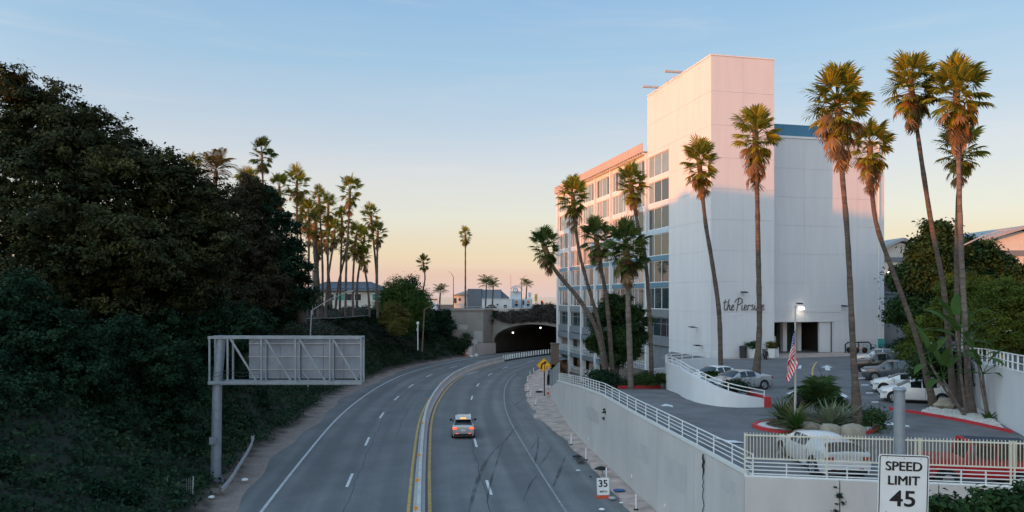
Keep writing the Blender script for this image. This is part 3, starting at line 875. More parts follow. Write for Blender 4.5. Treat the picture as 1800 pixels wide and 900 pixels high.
for z0, z1 in ((-3, .6), (.6, 4.2)):
    panel(0, .055, .06, 10.7, z0, z1)
    panel(0, 7.74, 0, .055, z0, z1)
WX = [7.76, 9.0, 14.5, 21.8, 24.9, 25.6]
for z0, z1 in zip(ZS, ZS[1:]):
    if z1 > 30.2: break
    for x0, x1 in zip(WX, WX[1:]):
        zz0 = z0
        if x0 < 18 and z1 < 8: continue
        if x0 < 14 and z0 < 8.1: zz0 = 8.1
        if x0 == 14.5 and z0 < 8.1: zz0 = 8.1
        if x0 == 14.5 and z0 < 6: pass
        panel(x0 + g_, x1 - g_, 4.3, 4.355, zz0, z1)
panel(18.6, 21.8 - g_, 4.3, 4.355, 4.2, 5.8); panel(18.6, 21.8 - g_, 4.3, 4.355, 5.8, 8.1)
panel(21.8 + g_, 24.9, 4.303, 4.357, 4.2, 5.8)
for z0, z1 in zip(ZS, ZS[1:]):
    if z1 < 30.2: panel(25.5, 25.555, 4.4, 30, z0, z1)
# copings
b = MB(); b.box(-.06, 7.8, -.06, 17.3, 37.6, 37.72); b.build('tower_coping', M['white_trim'], HOT)
b = MB(); b.box(7.76, 25.7, 4.2, 4.9, 30.0, 30.25); b.box(25.3, 25.7, 4.91, 57, 30.0, 30.25); b.build('wing_coping', M['white_trim'], HOT)
b = MB(); b.tube([(24.75, 4.2, 5.9), (24.75, 4.2, 29.9)], .07, 8); b.build('downpipe', M['white_trim'], HOT)
blue_s = mat('blue_screen', (0.07, 0.20, 0.30), 0.6, 0.08, 2)
for x0 in (9.0, 13.0, 17.0):
    b = MB(); b.box(x0, x0 + 3.96, 6.5, 6.6, 30.75, 32.2); b.build('roof_screen', blue_s, HOT)
b = MB()
for x0 in (9.2, 12.9, 16.9, 20.8): b.box(x0, x0 + .1, 6.62, 6.7, 29.9, 31)
b.box(9, 21, 6.9, 7.0, 30.2, 30.6); b.build('screen_frame', M['dark_metal'], HOT)
for y0, z0 in ((14.2, 37.9), (7.6, 37.9)):
    b = MB(); b.box(-1.9, 1.2, y0, y0 + .28, z0, z0 + .22); b.box(.3, .5, y0 + .05, y0 + .2, 37.7, z0); b.build('roof_davit', M['pole_grey'], HOT)
for y0 in (9.7, 11.6):
    b = MB(); b.box(.2, .9, y0, y0 + .5, 37.72, 38.1); b.build('roof_vent', M['pole_grey'], HOT)
# flat roof fascia over the window bays
fas = mat('fascia', (0.46, 0.38, 0.34), 0.8, 0.08, 2)
b = MB(); b.box(-.75, -.6, 17.4, 58.6, 30.25, 31.45); b.box(-.6, 25, 17.4, 58.6, 30.3, 30.4); b.build('roof_fascia', fas, HOT)
b = MB(); y = 17.6
while y < 58.4:
    b.box(-.62, .55, y, y + .14, 30.0, 30.26); y += .82
o = b.build('roof_bracket', M['white_trim'], HOT); o['kind'] = 'stuff'
# bays: fins, piers, spandrels, windows
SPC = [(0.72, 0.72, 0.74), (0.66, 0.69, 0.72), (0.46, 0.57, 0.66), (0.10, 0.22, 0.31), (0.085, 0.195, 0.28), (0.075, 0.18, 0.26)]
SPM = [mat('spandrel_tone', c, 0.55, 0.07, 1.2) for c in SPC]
rw = random.Random(12)
def rail_mesh(w, h, nb):
    b = MB()
    b.box(-.025, .025, 0, w, h - .05, h); b.box(-.02, .02, 0, w, .06, .1); b.box(-.02, .02, 0, w, h * .62, h * .66)
    for i in range(nb + 1):
        y = (w - .04) * i / nb; b.box(-.012, .012, y, y + .035, .1, h - .05)
    return b
for i in range(7):
    y0, y1 = YE[i], YE[i + 1]
    fw = .42
    f0 = y0 + (fw / 2 if i > 0 else .02); f1 = y1 - fw / 2
    b = MB(); b.box(-.3, .6, y1 - fw / 2, y1 + fw / 2, -3.1, 29.97); b.build('facade_fin', WW, HOT)
    b = MB(); b.box(-.02, .6, f0, f1, 29.42, 29.98); b.build('head_band', WW, HOT)
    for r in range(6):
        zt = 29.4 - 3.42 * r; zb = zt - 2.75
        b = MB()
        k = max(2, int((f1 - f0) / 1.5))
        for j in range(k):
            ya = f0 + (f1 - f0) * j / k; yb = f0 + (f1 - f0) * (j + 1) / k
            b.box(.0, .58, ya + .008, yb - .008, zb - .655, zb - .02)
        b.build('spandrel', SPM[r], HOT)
        fr = MB()
        a0, a1 = f0 + .12, f1 - .12
        t = .075
        fr.box(.1, .22, f0, a0, zb - .01, zt); fr.box(.1, .22, a1, f1, zb - .01, zt)
        fr.box(.08, .24, a0, a1, zb - .012, zb + t); fr.box(.1, .22, a0, a1, zt - t, zt)
        cuts = [0, .36, .72, 1.0] if i == 0 else ([0, .18, .5, .72, .86, 1] if r > 1 else [0, .3, .62, .82, 1])
        for c in cuts[1:-1]:
            ym = a0 + (a1 - a0) * c; fr.box(.1, .22, ym - t / 2, ym + t / 2, zb + t, zt - t)
        w_ = fr.build('window', M['white_trim'], HOT)
        for q, (c0, c1) in enumerate(zip(cuts, cuts[1:])):
            if i == 0: mm_ = M['pane_blue'] if r == 0 or (r == 1 and q == 2) else M['pane_glass']
            elif r == 0: mm_ = rw.choice((M['pane_blue'], M['pane_blue'], M['curtain_dark']))
            elif r == 1: mm_ = rw.choice((M['pane_blue'], M['pane_blue'], M['curtain_dark'], M['curtain_pale']))
            elif r < 5: mm_ = M['curtain_pale'] if (q % 2 == 0) != (rw.random() < .2) else M['curtain_dark']
            else: mm_ = rw.choice((M['pane_glass'], M['curtain_dark'], M['curtain_dark'], M['curtain_pale']))
            ym0 = a0 + (a1 - a0) * c0 + t / 2; ym1 = a0 + (a1 - a0) * c1 - t / 2
            p = MB(); p.box(.15, .18, ym0 - .01, ym1 + .01, zb + t - .01, zt - t + .01); p.build('pane', mm_, w_)
    # lower storeys
    def band(z0, z1, x0=-.05, x1=.62, name='slab_band'):
        b = MB(); k = max(2, int((f1 - f0) / 1.6))
        for j in range(k):
            ya = f0 + (f1 - f0) * j / k; yb = f0 + (f1 - f0) * (j + 1) / k
            b.box(x0, x1, ya + .008, yb - .008, z0, z1)
        b.build(name, M['grey_slate'], HOT)
    band(8.52, 9.5)
    band(4.95, 6.0, -.12)
    fr = MB(); fr.box(.15, .25, f0, f1, 8.36, 8.51); fr.box(.15, .25, f0, f1, 6.01, 6.15)
    ct = [f0, f0 + .9, f0 + 2.6, f1 - 1.4, f1 - .1]
    for c in ct: fr.box(.15, .25, c, c + .1, 6.15, 8.36)
    fr.box(.15, .25, f0 + .1, f1 - .1, 7.65, 7.72)
    w_ = fr.build('window', M['grey_slate'], HOT)
    for c0, c1 in zip(ct, ct[1:]):
        p = MB(); p.box(.19, .21, c0 + .09, c1 + .01, 6.14, 8.37); p.build('pane', rw.choice((M['pane_glass'], M['curtain_dark'], M['pane_glass'])), w_)
    if i == 0:
        b = MB(); b.box(.2, .3, f0, f1, -2, 4.9); b.build('bay_back', M['grey_slate'], HOT); continue
    band(3.85, 4.82, -.25, 2.9)
    band(.68, 1.32, -.1, 2.9); band(-2.7, -2.05, -.1, 2.9)
    for zf in (1.33, -2.04):
        rl = rail_mesh(f1 - f0 - .04, 1.15, 9); rl.v = [(x + .05, y + f0 + .02, z + zf) for x, y, z in rl.v]
        rl.build('balcony_rail', M['white_rail'], HOT)
        scr = MB(); scr.box(.11, .13, f0 + .1, f1 - .1, zf + .15, zf + 1.0); scr.build('rail_screen', mat('rail_mesh', (.42, .43, .46), .7, .1, 3, alpha=.55), HOT)
        b = MB(); b.box(2.6, 2.68, f1 - 2.4, f1 - .3, zf, zf + 2.2); b.build('balcony_door', M['curtain_dark'], HOT)
# far corner return wall
b = MB(); b.box(-.3, 3.0, 58.42, 58.7, -3.1, 29.97); b.build('end_wall', WW, HOT)
# entrance lobby cut into the wing
lob = mat('lobby_dark', (0.06, 0.055, 0.055), 0.6, 0.2, 1.5)
lobf = mat('lobby_floor', (0.16, 0.145, 0.14), 0.5, 0.15, 2)
b = MB(); b.box(7.75, 18.29, 12.2, 12.29, 4.4, 8.29); b.box(7.75, 7.8, 4.5, 12.2, 4.4, 8.29); b.box(18.24, 18.29, 4.36, 12.2, 4.4, 8.29); b.box(7.8, 18.24, 4.4, 12.2, 8.2, 8.29)
b.build('lobby_wall', lob, HOT)
b = MB(); b.box(7.8, 18.24, 4.2, 12.2, 4.3, 4.44); b.build('lobby_floor', lobf, HOT)
for x in (13.4, 15.4):
    b = MB(); b.box(x, x + .55, 7.0, 7.6, 4.44, 8.2); b.build('lobby_column', M['white_trim'], HOT)
b = MB(); b.box(16.7, 18.24, 4.5, 4.8, 4.44, 8.2); b.build('jamb_panel', WW, HOT)
df = MB()
for x in (14.05, 15.2, 16.1, 17.2): df.box(x, x + .1, 9.4, 9.5, 4.44, 8.0)
df.box(14.05, 17.3, 9.4, 9.5, 6.7, 6.8); df.box(14.05, 17.3, 9.4, 9.5, 7.9, 8.0)
dr = df.build('entrance_door', M['dark_metal'], HOT)
b = MB(); b.box(14.15, 17.2, 9.44, 9.46, 4.5, 7.9); b.build('pane', mat('lobby_glass', (.10, .14, .14), .1, .1, 2, spec=.8), dr)
b = MB(); b.box(16.2, 18.0, 11.9, 12.15, 6.6, 8.1); b.build('lobby_window', M['pane_blue'], HOT)
b = MB(); b.box(8.2, 12.8, 11.2, 12.15, 4.44, 5.5); b.build('reception_desk', M['bark'], HOT)
b = MB(); b.box(10.2, 10.9, 4.6, 4.85, 4.45, 6.4); b.build('entrance_sign', M['pole_grey'], HOT)
b = MB(); b.box(8.0, 10.2, 4.0, 4.18, 4.42, 4.46); b.build('yellow_kerb', M['yellow_paint'], HOT)
b = MB(); b.box(7.2, 8.1, -.35, -.02, 4.3, 5.5); b.build('jamb_base', WW, HOT)
for x in (12.0, 13.0, 13.9):
    b = MB(); b.lathe([(.3, 4.45), (.38, 5.2)], 12, (x, 8.6, 0)); pt = b.build('lobby_planter', M['dark_metal'], HOT)
# wall lamps and their conduit
def flood(x, z, y=-.02, lit=False, w=.7, cond=None):
    b = MB(); b.box(x - .05, x + .05, y - .5, y, z - .03, z + .03); b.obox((x, y - .55, z + .03), (w / 2, 0, 0), (0, .2, .05), (0, -.01, .05))
    o = b.build('wall_lamp', M['dark_metal'], HOT)
    if cond:
        c = MB(); c.tube([(p[0], y - .03, p[1]) for p in cond], .025, 5); c.build('conduit', M['white_trim'], o)
    return o
flood(3.7, 11.6, cond=[(3.9, 11.5), (4.0, 11.1), (3.85, 10.6), (3.85, 9.2), (2.2, 9.1), (2.2, 8.8)])
flood(13.5, 10.3, 4.28, cond=[(13.5, 10.2), (13.5, 9.4)])
flood(19.6, 10.0, 4.28, cond=[(19.6, 9.9), (19.4, 9.3), (13.6, 9.35)])
b = MB(); b.obox((13.75, 3.75, 9.75), (.3, 0, .04), (0, .16, .05), (-.01, .02, .1)); b.build('flood_head', M['lamp_glow'], HOT)
hl = bpy.data.lights.new('flood_light', 'SPOT'); hl.energy = 28; hl.color = (1, .86, .62); hl.spot_size = R(125); hl.spot_blend = .6; hl.shadow_soft_size = .12
hlo = bpy.data.objects.new('flood_light', hl); link(hlo)
hlo.location = HOT.matrix_basis @ Vector((13.75, 3.5, 9.6))
hlo.rotation_euler = (HOT.matrix_basis.to_3x3() @ Vector((0, -.45, 1))).to_track_quat('Z', 'Y').to_euler()
for y, z in ((3.2, 7.6), (2.0, 5.6)):
    b = MB(); b.box(-.8, -.0, y - .05, y + .05, z, z + .06); b.box(-1.0, -.4, y - .3, y + .3, z + .06, z + .15); o = b.build('wall_lamp', M['dark_metal'], HOT)
    c = MB(); c.tube([(-.03, y - .1, z - 1.6), (-.03, y - .1, z)], .025, 5); c.build('conduit', M['white_trim'], o)
# script lettering
GL = {'t': [[(.16, 1.0), (.05, .25), (.08, .03), (.2, .03), (.3, .2)], [(-.06, .72), (.14, .76), (.36, .82)]],
      'h': [[(0, 0), (.08, .55), (.2, 1.05)], [(.05, .22), (.17, .5), (.27, .46), (.25, .1), (.3, .0), (.4, .15)]],
      'e': [[(.0, .22), (.17, .3), (.24, .44), (.14, .52), (.03, .38), (.02, .12), (.12, .0), (.3, .16)]],
      'P': [[(.1, -.08), (.2, .55), (.34, 1.08)], [(-.12, .75), (.1, 1.02), (.42, 1.16), (.68, .98), (.56, .68), (.22, .5)]],
      'i': [[(.08, .5), (.02, .12), (.1, .0), (.24, .16)], [(.12, .68), (.15, .72)]],
      'r': [[(.02, .0), (.08, .5)], [(.06, .3), (.16, .5), (.3, .46), (.34, .5)]],
      's': [[(.28, .46), (.16, .52), (.1, .4), (.24, .2), (.2, .03), (.04, .04), (.0, .1)]],
      'd': [[(.27, .42), (.14, .5), (.03, .3), (.06, .04), (.18, .06), (.3, .36), (.46, 1.08)], [(.3, .36), (.28, .06), (.36, .0), (.48, .16)]]}
ADV = {'t': .36, 'h': .44, 'e': .33, 'P': .6, 'i': .28, 'r': .36, 's': .36, 'd': .5, ' ': .1}
x = 1.5; b = MB(); S_ = 1.18
for ch in 'the Pierside':
    for st in GL.get(ch, []):
        pts = catmull(st, .05) if len(st) > 2 else [Vector((*q, 0)) for q in st]
        b.tube([(x + p.x * S_, -.06, 9.62 + p.y * S_) for p in pts], .042, 5)
    x += ADV[ch] * S_ * 1.0
b.build('sign_lettering', M['black_ink'], HOT)

# ------------------------------------------------------------------ forecourt
def asphalt2(name, c):
    return mat(name, c, 0.92, 0.28, 0.5, bump=0.3, bscale=30, world=True)
lot_m = asphalt2('lot_asphalt', (0.15, 0.145, 0.15))
ZL = 4.4
b = MB()
lotp = [(wx(27.5) + .3, 27.5), (wx(34) + .3, 34), (wx(40) + .3, 40), (wx(47) + .3, 47), (12.4, 48.5), (11.9, 55), (12.6, 62), (15.5, 66), (16.5, 82), (20, 92), (52, 95), (44, 84), (30, 55), (28, 44.3), (23.4, 33), (26, 24.5)]
back_ = [(wx(35.5) + .3, 35.5)] + lotp[2:14] + [(24.6, 35.5)]
b.add([(x, y, ZL) for x, y in back_], [tuple(range(len(back_)))])
# the forecourt dips a little towards the picket fence
def fy(x): return 27.3 - .1746 * (x - 8.6) + .2
rows_ = []
for j in range(6):
    k = j / 5; ym = 35.5 + (27.5 - 35.5) * k
    xs_ = [wx(ym) + .3 + (25.0 - wx(ym) - .3) * i / 8 for i in range(9)]
    rows_.append([(x, 35.5 + (fy(x) - 35.5) * k, ZL - .42 * (3 * k * k - 2 * k ** 3)) for x in xs_])
for r0, r1 in zip(rows_, rows_[1:]): b.strip(r0, r1)
lot = b.build('parking_lot', lot_m); lot['kind'] = 'structure'
# ramp down beside the freeway wall
def ramp_z(y): return lerp_tab([(47, 4.4), (52, 4.28), (57, 4.0), (64.5, 3.4), (72.5, 2.6), (84, .4), (95, -2.2), (140, -2.6)], y)
b = MB(); vsA = []; vsB = []
yy = [46.9 + i * 1.2 for i in range(44)]
xr = lambda y: lerp_tab([(46.9, 12.4), (52, 11.9), (57, 11.8), (63, 15), (80, 19), (100, 17)], y)
b.strip([(wx(y) + .3, y, ramp_z(y) - .004) for y in yy], [(xr(y), y, ramp_z(y) - .004) for y in yy])
rmp = b.build('ramp', lot_m); rmp['kind'] = 'structure'
# concrete apron before the entrance
hm_ = HOT.matrix_basis
def hp(x, y, z): return hm_ @ Vector((x, y, z))
b = MB(); q = [hp(-.2, -1.6, 4.41), hp(8, -1.9, 4.41), hp(26, .2, 4.41), hp(26, 4.25, 4.41), hp(8, 4.25, 4.41), hp(7.8, -.1, 4.41), hp(-.2, -.1, 4.41)]
b.add(q, [tuple(range(7))]); ap = b.build('apron', M['walk_concrete'], lot); 
def decal(name, pts, m, z=ZL + .006, parent=lot):
    b = MB(); P = [gnd(x, y, ZL) for x, y in pts]; b.add([(p.x, p.y, z) for p in P], [tuple(range(len(P)))]); return b.build(name, m, parent)
decal('lot_arrow', [(1443, 646), (1454, 642), (1464, 646), (1458, 646), (1460, 651), (1451, 651), (1450, 646)], M['white_paint'])
decal('lot_arrow', [(1382, 692), (1402, 684), (1404, 692), (1397, 692), (1398, 697), (1391, 697), (1391, 693)], M['white_paint'])
decal('lot_arrow', [(1402, 648), (1405, 642), (1409, 642), (1408, 648)], M['white_paint'])
decal('lot_arrow', [(1473, 698), (1480, 691), (1492, 697), (1488, 697), (1488, 702), (1480, 702), (1480, 698)], M['white_paint'])
decal('lot_arrow', [(1551, 743), (1560, 740), (1575, 745), (1598, 748), (1599, 751), (1570, 747), (1560, 747)], M['white_paint'])
decal('lot_arrow', [(1252, 770), (1260, 770), (1280, 774), (1290, 774), (1312, 779), (1282, 778), (1279, 776)], M['white_paint'])
decal('lot_arrow', [(1161, 713), (1170, 710), (1182, 713), (1183, 716), (1176, 714), (1165, 714)], M['white_paint'])
yl = [(1436, 636), (1432, 641), (1428, 652), (1430, 672), (1434, 690)]
pts = catmull([gnd(x, y, ZL) for x, y in yl], .4); b = MB()
b.strip([(p.x - .07, p.y, ZL + .007) for p in pts], [(p.x + .07, p.y, ZL + .007) for p in pts]); b.build('yellow_line', M['yellow_paint'], lot)
for x0, y0 in ((1514, 676), (1522, 690), (1532, 706), (1508, 664)):
    decal('bay_line', [(x0, y0), (x0 + 12, y0), (x0 + 13, y0 + 1.6), (x0, y0 + 1.6)], M['white_paint'])
pts = catmull([gnd(x, y, ZL) for x, y in ((1437, 640), (1446, 665), (1452, 690))], .4); b = MB()
b.strip([(p.x - .03, p.y, ZL + .004) for p in pts], [(p.x + .03, p.y, ZL + .004) for p in pts]); b.build('tar_seam', tar, lot)

# curved white ramp wall
CWp = [gnd(1343, 716, 4.4), gnd(1300, 716.5, 4.4), gnd(1260, 714, 4.4), gnd(1222, 708, 4.35), gnd(1200, 700, 4.25), Vector((11.75, 52.5, 4.2)), Vector((11.95, 57.5, 4.0)), Vector((13.0, 61.5, 3.7)), Vector((15.2, 64.5, 3.5)), Vector((18.5, 66.5, 3.5))]
cw = catmull([(p.x, p.y) for p in CWp], .7)
CW = thing('ramp_wall', 'curved white ramp wall with a red painted end', 'wall', (14, 45.3, 4.4))
L = [0]
for p, q in zip(cw, cw[1:]): L.append(L[-1] + (q - p).length)
KX = [(0, 4.93), (1.33, 5.18), (2.4, 5.43), (3.25, 5.66), (4.6, 5.98), (7.5, 6.2), (13, 6.15), (22, 5.7), (40, 5.7)]
def cwtop(k): return lerp_tab(KX, k * L[-1])
b = MB(); vs = []; fs = []
for i, p in enumerate(cw):
    t = (cw[min(i + 1, len(cw) - 1)] - cw[max(i - 1, 0)]).normalized(); nn = Vector((t.y, -t.x, 0)); k = L[i] / L[-1]
    q = p + nn * .22
    vs += [(p.x, p.y, 2.6), (p.x, p.y, cwtop(k)), (q.x, q.y, cwtop(k)), (q.x, q.y, 2.6)]
for r in range(len(cw) - 1):
    for j in range(3): fs.append((r * 4 + j, r * 4 + j + 1, (r + 1) * 4 + j + 1, (r + 1) * 4 + j))
fs += [(0, 3, 2, 1)]
b.add(vs, fs); b.build('wall_body', WW, CW, smooth=30, world=True)
p = cw[0]; b = MB(); b.box(p.x + .003, p.x + .42, p.y - .02, p.y + .24, 4.38, 5.02); b.build('red_end', M['red_paint'], CW, world=True)
b = MB(); b.prism([(p.x + .2, p.y + .25), (p.x + .42, p.y + .25), (p.x + .3, p.y + 3.6), (p.x + .08, p.y + 3.6)], 4.39, 4.98); b.build('red_kerb', M['red_paint'], CW, world=True)
rl = [Vector((q.x, q.y, cwtop(L[i] / L[-1]))) for i, q in enumerate(cw)]
b = MB()
for hgt in (.24, .47): b.tube([p + Vector((.05, .1, hgt)) for p in rl], .035, 6)
b.build('hand_rail', M['white_rail'], CW, world=True)
acc = 0
for i in range(len(rl) - 1):
    acc += (rl[i + 1] - rl[i]).length
    if acc > 1.55 or i == 0:
        acc = 0; q = rl[i] + Vector((.05, .1, 0)); b = MB(); b.tube([q, q + Vector((0, 0, .49))], .035, 6); b.build('rail_post', M['white_rail'], CW, world=True)
# raised soil bed behind the wall
bed = MB(); inner = [(q.x + .25, q.y + .3) for q in cw[:12]] + [(12.6, 50.5), (14.0, 50.5), (15.0, 48.8)]
b = MB(); b.prism([(15.2, 45.5), (15.3, 48.5), (13.2, 49.6), (12.1, 51.5), (12.05, 48.2), (12.9, 46.3)], 4.3, 4.62)
single('planting_bed', b, M['soil'], 'dark soil bed behind the curved white ramp wall', 'planting bed', origin=(13.5, 48, 4.4))
# white wall stub and planting strip beside the ramp
single('stub_wall', MB().prism([(11.6, 62), (15.4, 64.4), (15.3, 64.7), (11.5, 62.4)], 2.8, 5.05), WW, 'short white wall between the ramp planting and the curved wall', 'wall', origin=(13, 63, 4))
b = MB(); b.prism([(7.0, 57.5), (11.6, 58.3), (11.5, 62.0), (14, 70), (12, 80), (8, 74), (6.6, 62)], [1.5] * 7, [4.12, 4.1, 4.1, 4.0, 3.6, 3.4, 4.0])
single('garden_bed', b, M['soil'], 'soil bed along the hotel side where the leaning palms stand', 'planting bed', origin=(9, 60, 4))
b = MB(); pts = [Vector((8.2, 57.4, 0)), Vector((9.6, 57.5, 0)), Vector((11.7, 58.1, 0))]
b.prism([(p.x, p.y) for p in pts] + [(p.x, p.y + .25) for p in reversed(pts)], 3.9, 4.22)
single('red_kerb', b, M['red_paint'], 'short red kerb in front of the leaning palms by the ramp', 'kerb', 'red kerbs', origin=(10, 57.5, 4))
# ------------------------------------------------------------------ rails and fence on the freeway wall
RAIL = thing('guard_rail', 'white horizontal-bar railing along the top of the freeway wall', 'railing', (wx(50) + .2, 50, 4.44))
ys = [27.4 + .93 * i for i in range(51)]
line_ = [Vector((wx(y) + .22, y, lerp_tab(WT, y))) for y in ys]
b = MB(); vs = []; fs = []
for p in line_: vs += [(p.x - .2, p.y, p.z + .004), (p.x - .2, p.y, p.z + .16), (p.x - .14, p.y, p.z + .16), (p.x - .14, p.y, p.z + .004)]
for r in range(len(line_) - 1):
    for j in range(3): fs.append((r * 4 + j, r * 4 + j + 1, (r + 1) * 4 + j + 1, (r + 1) * 4 + j))
b.add(vs, fs); b.build('base_strip', M['white_rail'], RAIL, world=True)
for hz in (.28, .46, .64, .82):
    b = MB(); b.tube([p + Vector((0, 0, hz)) for p in line_], .022 if hz < .8 else .03, 6); b.build('rail_bar', M['white_rail'], RAIL, world=True)
for i in range(0, 51, 1):
    p = line_[i]
    if i % 2 == 0 or p.y > 52:
        b = MB(); b.bar(p + Vector((0, 0, .0)), p + Vector((0, 0, .83)), .045); b.build('rail_post', M['white_rail'], RAIL, world=True)

PF = thing('picket_fence', 'cream picket fence over horizontal bars in front of the white car', 'fence', CORN + Vector((0, 0, 4.45)))
FB = CORN - FN * .2
def fp(k, z): return FB + FD * k + Vector((0, 0, 4.45 + z))
LEN = 16.0
for z in (.10, .24, .38, .52):
    b = MB(); b.bar(fp(0, z), fp(LEN, z), .035); b.build('rail_bar', M['white_rail'], PF, world=True)
cream = mat('cream_rail', (0.70, 0.66, 0.55), 0.5, 0.06, 6)
for z in (.66, 1.52):
    b = MB(); b.bar(fp(0, z), fp(LEN, z), .045, .05); b.build('top_bar', cream, PF, world=True)
b = MB(); b.bar(fp(0, 0.02), fp(LEN, .02), .12, .04); b.build('base_strip', M['white_rail'], PF, world=True)
pk = MB(); pk.box(-.011, .011, -.011, .011, .67, 1.62); pkm = pk.mesh('picket', cream)
inv = wm(PF).inverted()
k = .1
while k < LEN:
    obj('picket', pkm, None, PF, inv @ Matrix.Translation(FB + FD * k + Vector((0, 0, 4.45)))); k += .118
for k in (.02, 2.9, 5.9, 6.05, 9.0, 9.12, 12.1, 15.2):
    b = MB(); b.bar(fp(k, 0), fp(k, 1.6), .05); b.build('fence_post', cream, PF, world=True)
for k in (.3, 1.5, 3.6, 5.0, 7.4, 8.2, 10.4, 11.6, 13.5):
    b = MB(); b.bar(fp(k, 0), fp(k, .52), .04); b.build('short_post', M['white_rail'], PF, world=True)
scrm = mat('screen_mesh', (0.19, 0.15, 0.125), 0.9, 0.15, 2, alpha=0.2)
b = MB(); b.extrude([fp(.05, .70) - FN * .04, fp(LEN, .70) - FN * .04, fp(LEN, 1.48) - FN * .04, fp(.05, 1.48) - FN * .04], -FN * .004); b.build('mesh_screen', scrm, PF, world=True)
p = fp(10.2, .36) + FN * .03; b = MB(); b.extrude([p + Vector((0, 0, -.09)), p + FD * .36 + Vector((0, 0, -.09)), p + FD * .36 + Vector((0, 0, .09)), p + Vector((0, 0, .09))], FN * .01); b.build('small_plate', M['white_sign'], PF, world=True)

# slatted chain-link fence on the far low end of the wall
CFN = thing('mesh_fence', 'grey chain-link fence with slats beside the yellow diamond sign', 'fence', (wx(78) + .2, 78, 2))
pts = [(y, lerp_tab(WT, y)) for y in (74.1, 77, 80, 83, 86)]
slat = mat('fence_slat', (0.24, 0.26, 0.28), 0.7, 0.1, 3)
for (y0, z0), (y1, z1) in zip(pts, pts[1:]):
    n_ = 9
    for i in range(n_):
        ya = y0 + (y1 - y0) * i / n_; yb = y0 + (y1 - y0) * (i + .93) / n_
        za = z0 + (z1 - z0) * i / n_
        b = MB(); b.extrude([(wx(ya) + .3, ya, za + .1), (wx(yb) + .3, yb, za + .1), (wx(yb) + .3, yb, za + 1.9), (wx(ya) + .3, ya, za + 1.9)], (.02, 0, 0)); b.build('slat', slat, CFN, world=True)
    b = MB(); b.bar((wx(y0) + .3, y0, z0), (wx(y0) + .3, y0, z0 + 2.0), .07); b.build('fence_post', M['pole_grey'], CFN, world=True)
b = MB(); b.tube([(wx(y) + .3, y, z + 1.97) for y, z in pts], .03, 6); b.build('top_rail', M['pole_grey'], CFN, world=True)

# ------------------------------------------------------------------ boundary wall on the right and the street above it
BWp = [(24.75, 25.2), (23.6, 32.5), (26.2, 40.2), (28.0, 44.3), (30.6, 52.5), (36, 65), (45, 84)]
BZ = [7.6, 7.5, 7.3, 7.15, 6.75, 6.4, 6.0]
BWL = thing('boundary_wall', 'white boundary wall along the right side of the parking lot', 'wall', (26.2, 40.2, 4.4))
for k in range(len(BWp) - 1):
    (x0, y0), (x1, y1) = BWp[k], BWp[k + 1]
    d = Vector((x1 - x0, y1 - y0, 0)).normalized() * .012; nn = Vector((d.y, -d.x, 0)).normalized() * .3
    b = MB(); b.prism([(x0 + d.x, y0 + d.y), (x1 - d.x, y1 - d.y), (x1 - d.x + nn.x, y1 - d.y + nn.y), (x0 + d.x + nn.x, y0 + d.y + nn.y)], 4.2, [BZ[k], BZ[k + 1], BZ[k + 1], BZ[k]])
    b.build('wall_panel', WW, BWL, world=True)
bw = catmull([(x + .15, y, z) for (x, y), z in zip(BWp, BZ)], .9)
b = MB()
for hz in (.08, .45, .85): b.tube([p + Vector((0, 0, hz)) for p in bw], .035, 6)
rr = thing('wall_railing', 'white railing on top of the right-hand boundary wall', 'railing', bw[6])
b.build('rail_bar', M['white_rail'], rr, world=True)
for p in bw: 
    b = MB(); b.bar(p, p + Vector((0, 0, .87)), .06); b.build('rail_post', M['white_rail'], rr, world=True)
# lamp on that wall
p = at(1756, 652, 40.9); b = MB(); b.box(p.x - .35, p.x + .1, p.y - .4, p.y - .1, p.z, p.z + .08); b.box(p.x - .1, p.x + .25, p.y - .3, p.y + .0, p.z + .02, p.z + .06); b.build('wall_lamp', M['dark_metal'], BWL, world=True)
b = MB(); q = at(1757, 655, 40.5); b.tube([q, (q.x, q.y, 4.5)], .02, 5); b.build('conduit', M['white_trim'], BWL, world=True)
stp = [(25.1, 24.9), (24, 33), (26.5, 40.2), (28.3, 44.3), (30.9, 52.5), (36.3, 65), (45.3, 84), (52, 100), (60, 180), (260, 180), (260, 15), (40, 20)]
b = MB(); b.add([(x, y, 6.55 if y < 48 else 6.0) for x, y in stp], [tuple(range(len(stp)))])
o = b.build('street', asphalt2('street_asphalt', (.12, .125, .135))); o['kind'] = 'structure'
# red kerb and white gravel bed
kp = catmull([gnd(1563, 720, 4.4), gnd(1600, 726, 4.4), gnd(1660, 736, 4.4), gnd(1720, 748, 4.4), gnd(1780, 762, 4.4)], .6)
b = MB(); vs = []; fs = []
for p in kp: vs += [(p.x, p.y, 4.39), (p.x, p.y, 4.55), (p.x + .08, p.y + .2, 4.55), (p.x + .08, p.y + .2, 4.39)]
for r in range(len(kp) - 1):
    for j in range(3): fs.append((r * 4 + j, r * 4 + j + 1, (r + 1) * 4 + j + 1, (r + 1) * 4 + j))
fs.append((0, 3, 2, 1)); b.add(vs, fs)
single('red_kerb', b, M['red_paint'], 'long red kerb curving along the white gravel under the parked white hatchback', 'kerb', 'red kerbs', origin=(23.8, 39.5, 4.4))
gp = [(p.x + .1, p.y + .22) for p in kp[4:]]
b = MB(); b.prism(gp + [(24.6, 36.8), (26.2, 40.3), (27.8, 44.2), (27, 44.0), (25, 43.2)], 4.38, 4.5); o = b.build('gravel_bed', M['white_gravel']); o['kind'] = 'structure'
rg = random.Random(3); b = MB()
